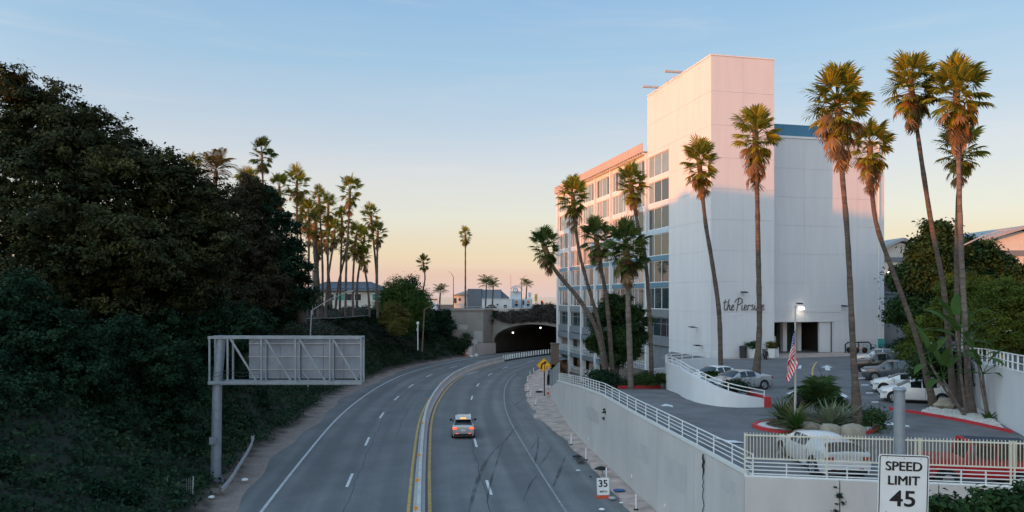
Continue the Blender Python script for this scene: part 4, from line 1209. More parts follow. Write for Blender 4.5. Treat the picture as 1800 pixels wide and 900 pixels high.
for k in range(420):
    u = rg.random(); v = rg.random()
    base = kp[3].lerp(kp[-1], u); x = base.x + .3 + v * (1.6 + .6 * u); y = base.y + .25 + v * (1.9 - .8 * u)
    if x > 24.6 + .43 * (y - 36.8) - .1: continue
    r = rg.uniform(.06, .15); b.obox((x, y, 4.5), (r, r * .2, 0), (-r * .3, r * .8, r * .2), (0, -r * .1, r * .45))
o = b.build('white_stones', M['white_gravel']); o['kind'] = 'stuff'
tag(o, 'white stones strewn over the gravel bed under the right-hand palms', 'stones')
# small bank below the front wall at bottom right
b = MB(); b.prism([(11.4, 2), (60, 2), (60, 22), (27, 24), (11.0, 26.6), (9.8, 26.9)], -3, [4.2, 4.8, 4.6, 4.0, 1.2, .6])
o = b.build('bank', M['soil']); o['kind'] = 'structure'

# ------------------------------------------------------------------ planter island with red kerb
IC = Vector((15.45, 37.7, 4.4))
isl = thing('planter_island', 'oval planter island edged by a red kerb in the parking lot', 'planter', IC)
N_ = 40; vs = []; fs = []
for i in range(N_):
    a = 2 * math.pi * i / N_
    for (r, z) in ((1.0, 0), (1.0, .16), (.93, .16), (.93, .1)):
        vs.append((3.1 * r * math.cos(a) * (1 + .02 * math.sin(3 * a)), 2.05 * r * math.sin(a), z))
for i in range(N_):
    j = (i + 1) % N_
    for q in range(3): fs.append((i * 4 + q, j * 4 + q, j * 4 + q + 1, i * 4 + q + 1))
b = MB(); b.add(vs, fs); b.build('kerb_ring', M['red_paint'], isl, smooth=40)
b = MB(); b.add([(2.9 * math.cos(2 * math.pi * i / N_), 1.92 * math.sin(2 * math.pi * i / N_), .13) for i in range(N_)], [tuple(range(N_))]); b.build('gravel_top', M['white_gravel'], isl)
b = MB(); b.add([(2.2 * math.cos(2 * math.pi * i / N_) - .2, 1.5 * math.sin(2 * math.pi * i / N_) + .2, .17 + .05 * math.sin(i)) for i in range(N_)], [tuple(range(N_))]); b.build('soil_top', M['soil'], isl)
RK = [(1430, 759, .62, 'tan boulder at the left end of the rock row in the island'), (1466, 763, .6, 'long flat tan boulder in the middle of the island rock row'), (1503, 765, .66, 'largest tan boulder beside the thick palm base in the island'), (1488, 764, .26, 'small dark stone wedged between the two right boulders'), (1410, 766, .28, 'small pale stone at the left of the island rocks')]
for k, (px, py, r, lab) in enumerate(RK):
    p = gnd(px, py, 4.6); single('boulder', MB().rock((p.x, p.y + .3, 4.68), (r * 1.15, r * .7, r * .6), k + 11), M['rock'] if k != 3 else M['bark'], lab, 'rock', 'rocks in the planter island', smooth=50, origin=(p.x, p.y + .3, 4.5))
p = gnd(1650, 720, 4.5); single('boulder', MB().rock((p.x + .6, p.y + .5, 4.7), (.55, .45, .4), 31), M['rock'], 'grey boulder between the palm trunks on the gravel bed', 'rock', origin=(p.x, p.y, 4.5))
# ------------------------------------------------------------------ palms
def fan_mesh(name, m, seed, dead=False):
    r_ = random.Random(seed)
    b = MB()
    pl = 0.90
    b.tube([(0, 0, 0), (pl * .5, 0, .05 if not dead else -.04), (pl, 0, 0)], [.032, .022, .018], 3, False)
    n_ = 19 if not dead else 11
    span = 118 if not dead else 48
    for i in range(n_):
        a = R(-span + 2 * span * i / (n_ - 1)) + r_.uniform(-.03, .03)
        pit = R(2 * span / (n_ - 1)) * .56
        Rl = (0.62 + .38 * math.cos(a * .62)) * r_.uniform(.88, 1.05) * (.92 if not dead else .9)
        r1, r2 = Rl * .5, Rl * .78
        dr = r_.uniform(.12, .4) if not dead else r_.uniform(.3, .7)
        def P(rr, aa, f):
            q = rr / Rl
            z = f - dr * q * q * .55 + (.10 * math.cos(a) * q * (1 - q) if not dead else 0)
            if q > .9: z -= r_.uniform(0, .12)
            return (pl + rr * math.cos(aa), rr * math.sin(aa) * (1 - .12 * q), z)
        f = .03
        b.add([(pl - .02, 0, 0), P(r1, a - pit * .9, f), P(r1, a + pit * .9, -f), P(r2, a - pit * .5, f * .6), P(r2, a + pit * .5, -f * .6), P(Rl, a + r_.uniform(-.05, .05), 0)],
              [(0, 1, 2), (1, 3, 4, 2), (3, 5, 4)])
    return b.mesh(name, m)
FANS = {k: [fan_mesh('frond', M[m], 10 * i + sd) for i in range(4)] for k, m, sd in (('lit', 'frond', 1), ('dark', 'frond_shaded', 2))}
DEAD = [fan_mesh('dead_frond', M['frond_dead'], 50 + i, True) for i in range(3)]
def feather_mesh(name, m, seed, L=2.4, droop=1.3, npair=20):
    r_ = random.Random(seed); b = MB()
    def ax(t): return Vector((L * (t - .12 * t * t), 0, .55 * t - droop * t * t))
    b.tube([ax(t / 6) for t in range(7)], [.03, .028, .024, .02, .016, .012, .006], 3, False)
    for i in range(npair):
        t = .14 + .86 * i / (npair - 1); c = ax(t); ll = (.30 + .55 * math.sin(math.pi * min(1, t * .9 + .08))) * r_.uniform(.85, 1.1)
        for s_ in (-1, 1):
            tip = c + Vector((ll * .5, s_ * ll * .8, -ll * r_.uniform(.25, .6))); md = c + Vector((ll * .28, s_ * ll * .45, .0))
            w = Vector((.035, 0, 0))
            b.add([c - w * .5, c + w * .5, md + w, md - w, tip], [(0, 1, 2, 3), (3, 2, 4)])
    return b.mesh(name, m)
FEATH = [feather_mesh('frond', M['frond_shaded'], 70 + i) for i in range(3)]
FEATHB = [feather_mesh('frond', leafmat('frond_bronze', [(.09, .07, .025), (.16, .12, .035), (.24, .16, .05)], .25), 80 + i) for i in range(3)]
GOLD = 2.399963
def palm(label, path, r_base, r_top, s, nlive, ndead, skirt, seed, group, kind='fan', tone='lit', flare=1.0, tm='trunk', name='palm_tree', cat='palm tree'):
    r_ = random.Random(seed)
    base = Vector(path[0])
    t = thing(name, label, cat, base, 0, group)
    pts = catmull([Vector(p) - base for p in path], 0.55)
    n_ = len(pts)
    rad = []
    for i, p in enumerate(pts):
        k = i / (n_ - 1); r = r_base + (r_top - r_base) * k
        if flare > 1: r *= 1 + (flare - 1) * math.exp(-(p.z / 1.3) ** 1.3)
        rad.append(r * (1 + .07 * math.sin(i * 2.1) + r_.uniform(-.05, .05)))
    tb = MB(); tb.tube(pts, rad, 9); tb.build('trunk', M[tm], t, smooth=60)
    top = pts[-1]; ax = (pts[-1] - pts[-3]).normalized()
    # thatch of old leaf bases under the crown
    if kind == 'fan':
        sh = MB(); sh.tube([top - ax * (skirt * .9 + .2), top - ax * skirt * .45, top + ax * .15, top + ax * .45], [r_top * 1.05, r_top * 1.5, r_top * 1.5, .05], 8); sh.build('leaf_base_sheath', M['frond_dead'], t, smooth=60)
    meshes = FANS[tone] if kind == 'fan' else (FEATHB if tone == 'bronze' else FEATH)
    a0 = r_.uniform(0, 6)
    if kind == 'fan': nlive = int(nlive * 1.35)
    for i in range(nlive):
        k = (i + .5) / nlive
        az = a0 + GOLD * i
        el = R(80 - 150 * k + r_.uniform(-16, 16)) if kind == 'fan' else R(70 - 75 * k + r_.uniform(-8, 8))
        pos = top + ax * (.42 - (1.35 if kind == 'fan' else .5) * k * s + r_.uniform(-.15, .15) * s) 
        sc_ = s * r_.uniform(.8, 1.1) * (.78 + .27 * math.sin(math.pi * min(1, k + .2)))
        m_ = Matrix.Translation(pos) @ Matrix.Rotation(az, 4, 'Z') @ Matrix.Rotation(-el, 4, 'Y') @ Matrix.Rotation(r_.uniform(-.5, .5), 4, 'X') @ Matrix.Scale(sc_, 4)
        obj('frond', meshes[i % len(meshes)], None, t, m_)
    for i in range(ndead):
        k = (i + r_.random()) / ndead
        az = a0 + 1 + GOLD * i
        el = R(-38 - 42 * k + r_.uniform(-12, 12))
        pos = top - ax * (.25 + skirt * .62 * k)
        m_ = Matrix.Translation(pos) @ Matrix.Rotation(az, 4, 'Z') @ Matrix.Rotation(-el, 4, 'Y') @ Matrix.Rotation(r_.uniform(-.6, .6), 4, 'X') @ Matrix.Scale(s * r_.uniform(.65, 1.0), 4)
        obj('dead_frond', DEAD[i % 3], None, t, m_)
    return t
def palm_px(label, Y, path, ytop, ybot, rpx, wpx, nlive, ndead, seed, group, **kw):
    k = Y / F
    pts = [at(x, y, Y) for x, y in path]
    s = rpx * k / 1.68
    topz = H + (522 - ytop) * k - 1.88 * s
    p = at(path[-1][0], path[-1][1], Y); dz = topz - p.z
    pts[-1] = Vector((p.x, Y, topz))
    pts = [q for q in pts[:-1] if q.z < topz - .5] + [pts[-1]]
    skirt = max(.3, topz - (H + (522 - ybot) * k) - .45 * s)
    return palm(label, pts, wpx * k * .40, wpx * k * .28, s, nlive, ndead, skirt, seed, group, **kw)
G1 = 'tall palms around the hotel forecourt'
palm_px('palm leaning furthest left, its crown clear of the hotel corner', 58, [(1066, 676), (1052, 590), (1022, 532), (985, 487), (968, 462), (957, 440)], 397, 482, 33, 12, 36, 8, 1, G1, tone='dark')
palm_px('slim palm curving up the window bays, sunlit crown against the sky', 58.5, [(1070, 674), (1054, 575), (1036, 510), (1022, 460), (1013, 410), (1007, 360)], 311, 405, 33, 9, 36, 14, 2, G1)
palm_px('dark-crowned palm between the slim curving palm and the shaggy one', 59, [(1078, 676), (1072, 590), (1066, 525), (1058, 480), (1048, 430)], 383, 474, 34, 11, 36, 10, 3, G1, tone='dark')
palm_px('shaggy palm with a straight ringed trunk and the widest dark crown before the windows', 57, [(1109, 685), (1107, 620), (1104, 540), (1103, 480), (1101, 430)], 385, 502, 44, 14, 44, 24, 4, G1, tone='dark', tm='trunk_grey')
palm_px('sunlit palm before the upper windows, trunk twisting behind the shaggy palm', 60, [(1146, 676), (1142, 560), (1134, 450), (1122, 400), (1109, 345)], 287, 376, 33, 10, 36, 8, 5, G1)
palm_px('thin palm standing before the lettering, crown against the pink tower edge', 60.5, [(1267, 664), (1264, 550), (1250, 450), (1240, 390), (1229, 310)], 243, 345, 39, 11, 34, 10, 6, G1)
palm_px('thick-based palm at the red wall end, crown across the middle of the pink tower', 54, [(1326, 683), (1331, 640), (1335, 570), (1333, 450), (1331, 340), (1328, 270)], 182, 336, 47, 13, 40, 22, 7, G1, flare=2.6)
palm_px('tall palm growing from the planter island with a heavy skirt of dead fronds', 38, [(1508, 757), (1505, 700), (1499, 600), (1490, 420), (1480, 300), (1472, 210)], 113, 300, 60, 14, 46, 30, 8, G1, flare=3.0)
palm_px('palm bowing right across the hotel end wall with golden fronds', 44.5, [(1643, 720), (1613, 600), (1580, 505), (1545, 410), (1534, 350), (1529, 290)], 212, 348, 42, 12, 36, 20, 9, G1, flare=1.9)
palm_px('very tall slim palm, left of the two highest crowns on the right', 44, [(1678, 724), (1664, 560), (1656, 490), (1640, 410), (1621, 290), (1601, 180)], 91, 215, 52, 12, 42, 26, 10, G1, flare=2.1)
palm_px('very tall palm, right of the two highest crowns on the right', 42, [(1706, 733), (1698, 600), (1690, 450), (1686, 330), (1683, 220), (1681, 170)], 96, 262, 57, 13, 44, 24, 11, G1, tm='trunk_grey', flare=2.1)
palm_px('shorter palm whose crown hangs below the two highest crowns on the right', 45.3, [(1690, 722), (1684, 600), (1681, 450), (1684, 350), (1689, 290)], 216, 322, 42, 11, 34, 14, 12, G1, flare=2.2)

G2 = 'slim palms on the terrace left of the freeway'
LP = [(460, 241, 466, 98, 22, 'tallest palm of the left terrace, a star crown above the brown tree'),
      (437, 287, 442, 100, 24, 'palm half sunk in the top of the brown tree'),
      (491, 303, 496, 104, 20, 'palm just right of the dark tree top, partly behind it'),
      (522, 289, 528, 106, 23, 'high full-crowned palm right of the dark tree'),
      (529, 343, 533, 118, 17, 'lower palm tucked under the high full-crowned palm'),
      (543, 350, 541, 112, 22, 'bushy palm at the left side of the terrace row'),
      (561, 325, 566, 112, 18, 'palm with a glowing orange trunk top in the middle of the row'),
      (577, 338, 578, 117, 20, 'palm with drooping fronds next to the orange-topped palm'),
      (553, 370, 562, 109, 18, 'palm with a thick pale trunk and half-hidden crown below the orange-topped palm'),
      (588, 385, 572, 108, 17, 'short palm leaning right at the foot of the middle row'),
      (601, 360, 597, 114, 18, 'palm right of the drooping palm with a shaggy brown neck'),
      (615, 307, 607, 107, 20, 'clear tall palm standing highest right of the middle row'),
      (609, 415, 589, 120, 15, 'low dark palm crown beneath the clear tall palm'),
      (626, 386, 621, 110, 22, 'broad leafy palm right of the clear tall palm'),
      (640, 397, 628, 113, 18, 'palm overlapping the broad leafy palm on its right'),
      (652, 357, 660, 115, 17, 'upper one of the two palms at the right end of the row'),
      (664, 385, 664, 109, 17, 'lower one of the two palms at the right end of the row'),
      (638, 430, 650, 111, 14, 'small palm with a bent trunk near the right end of the row'),
      (575, 400, 584, 121, 16, 'dim palm crown filling the gap behind the middle row'),
      (560, 405, 548, 122, 15, 'dim palm crown behind the thick pale trunk')]
for k, (cx, yt, bx, Y, r, lab) in enumerate(LP):
    zb = 8.1
    yb = 522 + (H - zb) * F / Y
    bend = random.Random(k).uniform(-4, 4)
    r *= 1.22
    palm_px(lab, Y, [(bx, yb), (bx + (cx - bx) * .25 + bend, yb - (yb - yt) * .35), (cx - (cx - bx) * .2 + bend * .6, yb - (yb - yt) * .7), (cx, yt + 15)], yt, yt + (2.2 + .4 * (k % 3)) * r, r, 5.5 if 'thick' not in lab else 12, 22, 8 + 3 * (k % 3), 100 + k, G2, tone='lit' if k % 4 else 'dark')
# a bronze feather palm behind the ficus
palm('bronze feathery palm rising behind the big dark ficus', [at(372, 560, 84), at(375, 420, 84), at(380, 300, 84)], .3, .22, 1.15, 26, 0, 1, 301, None, 'feather', 'bronze')
palm('golden palm top peeping over the shoulder of the big ficus', [at(335, 560, 80), at(336, 420, 80), at(337, 292, 80)], .25, .2, .75, 20, 4, .5, 302, None)
palm_px('lone tall palm on the bluff above the tunnel, orange in the sun', 165, [(818, 548), (818, 480), (818, 430)], 398, 434, 14, 4, 26, 8, 303, None, flare=1.6)
palm_px('lone curved palm over the round green tree', 140, [(741, 560), (742, 520), (747, 490), (744, 462)], 446, 474, 14, 4, 24, 4, 304, None, tone='dark')
def fpalm(label, px, ytop, ybase, Y, s, seed, n_=18):
    k = Y / F
    palm(label, [at(px - 1, ybase, Y), at(px, (ytop * .45 + ybase * .55), Y), at(px + 1, ytop + s * .8 / k, Y)], .2, .14, s, n_, 0, .5, seed, 'feathery palms on the bluff', 'feather')
fpalm('feathery palm left of the grey-roofed house on the bluff', 773, 508, 548, 150, .85, 310)
fpalm('feathery palm before the grey slab building, left of the pair', 854, 494, 548, 163, 1.0, 311, 22)
fpalm('feathery palm before the grey slab building, right of the pair', 866, 498, 548, 166, .85, 312)
fpalm('feathery palm behind the white sign tower', 925, 497, 540, 184, .9, 313)

# ------------------------------------------------------------------ broad-leaved trees
def leaf_mesh(name, m, lumps, n, size, seed, clump=.42, fill=.25, up=.35, cper=26, sub=0):
    rs = np.random.default_rng(seed)
    if sub:                                     # billowing lobes over each large lump
        L2 = []
        for c, r in lumps:
            c = np.array(c); r = np.array(r)
            for _ in range(sub):
                d = rs.normal(size=3); d[2] = d[2] * .9 + .25; d /= np.linalg.norm(d)
                f = rs.uniform(.22, .36)
                L2.append((tuple(c + d * r * rs.uniform(.68, .92)), tuple(r * f * np.array([1, 1, .75]))))
            L2 += [(tuple(c), tuple(r * .72))] * 2
        lumps = L2
    vol = np.array([l[1][0] * l[1][1] * l[1][2] for l in lumps]) ** (2 / 3.0); vol /= vol.sum()
    nc = max(4, n // cper)
    li = rs.choice(len(lumps), nc, p=vol)
    C = np.array([l[0] for l in lumps])[li]; RR = np.array([l[1] for l in lumps])[li]
    d = rs.normal(size=(nc, 3)); d /= np.linalg.norm(d, axis=1, keepdims=True)
    rad = np.where(rs.random(nc) < fill, rs.random(nc) ** .5 * .85, rs.uniform(.82, 1.08, nc))[:, None]
    cc = C + d * RR * rad
    ci = rs.integers(0, nc, n)
    sig = clump * (0.6 + .8 * rs.random(nc))[ci][:, None]
    p = cc[ci] + rs.normal(size=(n, 3)) * sig * np.array([1, 1, .6])
    nn = d[ci] + rs.normal(size=(n, 3)) * .45 + np.array([0, 0, up + .25]); nn /= np.linalg.norm(nn, axis=1, keepdims=True)
    a = np.cross(nn, rs.normal(size=(n, 3))); a /= np.linalg.norm(a, axis=1, keepdims=True) + 1e-9
    bb = np.cross(nn, a)
    s1 = (size * rs.uniform(.7, 1.35, n))[:, None]; s2 = s1 * rs.uniform(.42, .62, n)[:, None]
    fold = nn * s1 * .18
    V = np.stack([p - a * s1, p + bb * s2 + fold, p + a * s1, p - bb * s2 + fold], 1).reshape(-1, 3)
    me = bpy.data.meshes.new(name)
    me.vertices.add(4 * n); me.vertices.foreach_set('co', V.astype(np.float32).ravel())
    me.loops.add(4 * n); me.loops.foreach_set('vertex_index', np.arange(4 * n, dtype=np.int32))
    me.polygons.add(n); me.polygons.foreach_set('loop_start', np.arange(0, 4 * n, 4, dtype=np.int32))
    me.polygons.foreach_set('loop_total', np.full(n, 4, dtype=np.int32))
    me.materials.append(m); me.update(calc_edges=True)
    return me
def tree(name, label, cat, base, lumps, n, size, m, seed, trunk=(.35, .15), group=None, clump=.42, limbs=True, fill=.25, cper=26, bark='bark', sub=0):
    base = Vector(base)
    t = thing(name, label, cat, base, 0, group)
    L = [((Vector(c) - base), r if isinstance(r, (tuple, list)) else (r, r, r * .9)) for c, r in lumps]
    me = leaf_mesh('crown', M[m], [(tuple(c), r) for c, r in L], n, size, seed, clump, fill, cper=cper, sub=sub)
    obj('crown', me, None, t)
    if limbs:
        b = MB(); r_ = random.Random(seed)
        cen = sum((c for c, r in L), Vector()) / len(L)
        fork = Vector((cen.x * .3, cen.y * .3, max(.6, cen.z * .45)))
        b.tube([(0, 0, -.3), fork * .5 + Vector((r_.uniform(-.1, .1), 0, 0)), fork], [trunk[0] * 1.25, trunk[0], trunk[0] * .8], 9)
        b.build('trunk', M[bark], t, smooth=60)
        for c, r in L:
            b = MB(); mid = fork.lerp(c, .55) + Vector((r_.uniform(-.3, .3), r_.uniform(-.3, .3), .2)); b.tube([fork * .98, mid, c], [trunk[0] * .55, trunk[1], trunk[1] * .4], 6); b.build('limb', M[bark], t, smooth=60)
    return t
def lp(Y, *a):
    out = []
    for q in a:
        px, py, r = q[:3]; yo = q[3] if len(q) > 3 else 0
        k = (Y + yo) / F; out.append((at(px, py, Y + yo), (r * k, r * k * 1.05, r * k * .92)))
    return out
GT = 'dark trees massed on the left slope'
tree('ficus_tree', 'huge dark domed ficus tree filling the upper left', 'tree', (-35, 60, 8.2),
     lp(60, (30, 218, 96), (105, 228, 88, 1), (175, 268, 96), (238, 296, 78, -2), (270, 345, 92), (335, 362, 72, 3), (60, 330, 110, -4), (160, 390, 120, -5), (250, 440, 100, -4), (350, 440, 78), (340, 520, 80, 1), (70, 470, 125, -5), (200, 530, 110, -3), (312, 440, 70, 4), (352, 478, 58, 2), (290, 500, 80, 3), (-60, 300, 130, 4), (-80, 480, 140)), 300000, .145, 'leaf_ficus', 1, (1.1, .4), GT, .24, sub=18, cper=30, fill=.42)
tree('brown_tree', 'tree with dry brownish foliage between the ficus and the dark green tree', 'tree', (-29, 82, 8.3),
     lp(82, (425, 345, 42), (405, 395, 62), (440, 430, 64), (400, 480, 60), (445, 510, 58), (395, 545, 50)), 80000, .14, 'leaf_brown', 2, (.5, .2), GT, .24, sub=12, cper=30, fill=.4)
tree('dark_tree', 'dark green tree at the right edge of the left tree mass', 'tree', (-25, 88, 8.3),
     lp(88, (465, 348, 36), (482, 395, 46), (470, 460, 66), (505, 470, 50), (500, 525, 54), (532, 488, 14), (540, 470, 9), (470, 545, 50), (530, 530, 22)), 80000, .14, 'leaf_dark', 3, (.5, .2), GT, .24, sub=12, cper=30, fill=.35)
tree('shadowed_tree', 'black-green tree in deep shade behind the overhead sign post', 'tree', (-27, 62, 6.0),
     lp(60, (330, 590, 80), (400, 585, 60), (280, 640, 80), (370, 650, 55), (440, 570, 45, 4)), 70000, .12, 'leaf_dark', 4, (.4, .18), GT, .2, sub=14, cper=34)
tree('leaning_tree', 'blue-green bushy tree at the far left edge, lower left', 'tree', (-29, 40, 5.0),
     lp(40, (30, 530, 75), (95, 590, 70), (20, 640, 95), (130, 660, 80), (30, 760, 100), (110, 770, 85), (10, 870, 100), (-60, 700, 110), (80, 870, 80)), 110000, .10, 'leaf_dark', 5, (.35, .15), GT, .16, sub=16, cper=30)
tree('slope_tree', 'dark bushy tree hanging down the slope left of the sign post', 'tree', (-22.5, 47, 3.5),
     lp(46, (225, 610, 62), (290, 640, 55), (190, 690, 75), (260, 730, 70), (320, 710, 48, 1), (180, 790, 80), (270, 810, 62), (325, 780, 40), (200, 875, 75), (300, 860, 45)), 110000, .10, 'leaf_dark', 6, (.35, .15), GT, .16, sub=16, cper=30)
# ivy and ground cover on the slope
def ivy(name, label, y0, y1, d0, d1, n, size, m, seed, cl=.3):
    rs = np.random.default_rng(seed); r_ = random.Random(seed)
    s0, s1 = s_y(y0), s_y(y1); nc = n // 22; P = []
    for _ in range(nc):
        s = r_.uniform(s0, s1); d = d0 + (d1 - d0) * r_.random() ** .9
        i = idx_y(0) if False else None
        p = cpt(s, 0); pl = pav_l(p.y); q = cpt(s, pl - d); P.append((q.x, q.y, hill_h(d, s) + r_.uniform(.0, .35)))
    P = np.array(P); ci = rs.integers(0, nc, n)
    p = P[ci] + rs.normal(size=(n, 3)) * np.array([cl, cl, cl * .45])
    nn = rs.normal(size=(n, 3)) * .6 + np.array([.5, -.3, .8]); nn /= np.linalg.norm(nn, axis=1, keepdims=True)
    a = np.cross(nn, rs.normal(size=(n, 3))); a /= np.linalg.norm(a, axis=1, keepdims=True) + 1e-9
    bb = np.cross(nn, a); s1_ = (size * rs.uniform(.6, 1.4, n))[:, None]
    V = np.stack([p - a * s1_, p + bb * s1_ * .6, p + a * s1_, p - bb * s1_ * .6], 1).reshape(-1, 3)
    me = bpy.data.meshes.new(name); me.vertices.add(4 * n); me.vertices.foreach_set('co', V.astype(np.float32).ravel())
    me.loops.add(4 * n); me.loops.foreach_set('vertex_index', np.arange(4 * n, dtype=np.int32))
    me.polygons.add(n); me.polygons.foreach_set('loop_start', np.arange(0, 4 * n, 4, dtype=np.int32)); me.polygons.foreach_set('loop_total', np.full(n, 4, dtype=np.int32))
    me.materials.append(M[m]); me.update(calc_edges=True)
    o = obj(name, me); return tag(o, label, 'ground cover', None, 'stuff')
ivy('ivy', 'dark ivy smothering the slope beside the freeway', 18, 96, 2.3, 15, 110000, .12, 'leaf_ivy', 21)
ivy('ground_cover', 'green ground cover on the far part of the slope', 92, 139, 2.6, 14.5, 60000, .15, 'leaf_ivy', 22)
ivy('dry_brush', 'dry brown brush along the upper slope below the fence', 84, 122, 6.5, 13, 16000, .13, 'leaf_dry', 23, .4)
_r = random.Random(77); UL = []
for _ in range(150):
    y_ = _r.uniform(24, 66); d_ = _r.uniform(3.6 if not 38 < y_ < 52 else 4.6, 15)
    s_ = s_y(y_); p_ = cpt(s_, 0); q_ = cpt(s_, pav_l(p_.y) - d_); rr_ = _r.uniform(.5, 1.35) * (1 if d_ > 5.5 else .55)
    UL.append(((q_.x, q_.y, hill_h(d_, s_) + rr_ * .45), (rr_ * 1.15, rr_ * 1.15, rr_ * .95)))
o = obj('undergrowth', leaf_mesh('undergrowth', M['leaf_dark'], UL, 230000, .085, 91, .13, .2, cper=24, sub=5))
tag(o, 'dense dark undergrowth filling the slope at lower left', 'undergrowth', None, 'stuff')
def shrub(label, Y, lumps, n, size, m, seed, name='shrub', cat='shrub', group=None, clump=.25, zb=None):
    L = lp(Y, *lumps); c = sum((q for q, r in L), Vector()) / len(L)
    zb = min(q.z - r[2] for q, r in L) if zb is None else zb
    return tree(name, label, cat, (c.x, c.y, zb), L, n, size, M and m, seed, (.08, .04), group, clump)
shrub('rounded bright green tree beside the white house', 122, [(700, 518, 30), (722, 535, 32), (688, 540, 26), (712, 560, 30)], 26000, .16, 'leaf_green', 31, 'round_tree', 'tree', None, .5)
shrub('dark pointed conifer behind the rounded green tree', 138, [(722, 498, 14), (716, 520, 20), (735, 530, 22), (728, 555, 28), (745, 560, 22)], 18000, .16, 'leaf_dark', 32, 'conifer_tree', 'tree', None, .5)
shrub('olive yellow bush in front of the rounded green tree', 112, [(690, 545, 16), (702, 555, 17), (682, 562, 14), (700, 575, 14)], 9000, .13, 'leaf_olive', 33, group='bushes along the slope top')
shrub('small ochre bush low on the slope under the olive bush', 106, [(694, 574, 9), (702, 580, 8)], 2500, .12, 'leaf_olive', 34, group='bushes along the slope top')
shrub('clipped dark hedge beside the concrete abutment', 140, [(780, 555, 13), (774, 570, 14), (788, 572, 13), (778, 588, 14)], 7000, .15, 'leaf_dark', 35, 'hedge', 'hedge')
shrub('dark shrub cluster at the foot of the curved palm', 134, [(748, 560, 16), (736, 575, 18), (756, 580, 16)], 7000, .15, 'leaf_dark', 36, group='bushes along the slope top')
shrub('dark bush climbing the left foot of the abutment', 139, [(820, 594, 9), (814, 606, 12), (803, 612, 12)], 4500, .14, 'leaf_ivy', 37)
hx = [(540, 545), (560, 548), (572, 545), (590, 552), (608, 548), (626, 546), (642, 545), (657, 552), (672, 560)]
for k, (x, y) in enumerate(hx):
    shrub(['leftmost dark bush along the terrace fence', 'second dark bush from the left along the terrace fence', 'third dark bush from the left along the terrace fence', 'fourth dark bush from the left along the terrace fence', 'middle dark bush under the clear tall palm', 'fourth dark bush from the right along the terrace fence', 'third dark bush from the right along the terrace fence', 'second dark bush from the right along the terrace fence', 'rightmost dark bush at the end of the terrace fence'][k],
          113, [(x, y, 8 + k % 3), (x + 4, y + 7, 9), (x - 5, y + 8, 8)], 2200, .13, 'leaf_dark', 340 + k, group='bushes along the terrace fence')
# dry vines over the arch
def vine(label, lumps, Yf, n, size, m, seed, clump=.3):
    L = []
    for px, py, r in lumps:
        sx = (px - 900) / F
        k = (sx * 147 + 3.6) / (.866 + .5 * sx); Y = 147 - .5 * k + Yf
        L.append((at(px, py, Y), (r * Y / F, .5, r * Y / F * .9)))
    c = sum((q for q, r in L), Vector()) / len(L)
    return tree('vine', label, 'vine', c, L, n, size, m, seed, limbs=False, clump=clump, group='vines on the tunnel portal')
vine('mass of dry grey-brown vine hanging over the tunnel arch', [(885, 556, 9), (900, 556, 12), (918, 555, 13), (936, 554, 13), (952, 552, 14), (968, 552, 14), (980, 555, 13), (945, 543, 8), (965, 541, 9)], -.4, 22000, .13, 'leaf_dry', 41)
vine('green creeper at the left shoulder of the arch', [(872, 553, 6), (862, 565, 5), (858, 577, 4), (859, 587, 3)], -.5, 2600, .12, 'leaf_dark', 42, .25)
# hotel garden
tree('ficus_tree', 'round dark green tree among the palm trunks by the hotel windows', 'tree', at(1085, 676, 61.5),
     lp(61.5, (1085, 540, 27), (1062, 556, 24), (1112, 552, 22), (1075, 525, 10), (1048, 575, 12), (1100, 528, 12), (1060, 600, 28), (1095, 592, 36), (1042, 605, 14), (1124, 588, 16), (1080, 625, 26), (1138, 565, 9), (1110, 615, 20)), 38000, .10, 'leaf_mid', 51, (.18, .08), None, .17, sub=10)
shrub('dark bush at the foot of the leaning palms', 57.6, [(1050, 660, 10), (1064, 664, 12), (1078, 668, 9)], 4000, .08, 'leaf_dark', 52, group='bushes in the hotel garden')
shrub('mixed low plants at the foot of the straight ringed trunk', 58, [(1120, 668, 9), (1134, 664, 11), (1100, 676, 7)], 4000, .07, 'leaf_mid', 53, group='bushes in the hotel garden')
# right background trees
GR = 'trees beyond the right-hand wall'
tree('magnolia_tree', 'tall dark glossy magnolia reaching above the gabled roofs', 'tree', (43, 78, 6.0),
     lp(78, (1645, 415, 24), (1625, 445, 32), (1665, 440, 30), (1600, 490, 36), (1645, 490, 42), (1590, 545, 34), (1640, 555, 45), (1690, 500, 36), (1660, 400, 10), (1632, 398, 9)), 40000, .20, 'leaf_mid', 61, (.3, .14), GR, .4, cper=14, sub=8)
tree('magnolia_tree', 'spreading dark tree before the right gabled building', 'tree', (57, 80, 6.0),
     lp(80, (1715, 450, 30), (1755, 470, 32), (1785, 495, 30), (1730, 500, 34), (1700, 430, 14)), 24000, .2, 'leaf_mid', 62, (.3, .12), GR, .4, cper=14, sub=8)
tree('acacia_tree', 'pale feathery green tree at the right edge of the view', 'tree', (37.5, 53, 6.5),
     lp(53, (1770, 520, 40), (1800, 545, 45), (1740, 555, 38), (1785, 590, 42), (1730, 600, 26), (1830, 600, 50), (1850, 540, 50)), 60000, .085, 'leaf_feather', 63, (.2, .09), GR, .17, sub=14)
tree('acacia_tree', 'feathery green tree behind the thin paired trunks', 'tree', (38, 62, 6.2),
     lp(62, (1690, 510, 36), (1725, 520, 36), (1655, 560, 38), (1700, 565, 40), (1620, 590, 30), (1600, 615, 24)), 46000, .095, 'leaf_feather', 64, (.2, .09), GR, .18, sub=14)
shrub('dark leafy shrub around the bases of the parking lot palms', 46, [(1622, 640, 14), (1645, 626, 20), (1614, 655, 10), (1655, 650, 16)], 7500, .09, 'leaf_mid', 65, group='shrubs on the gravel bed')
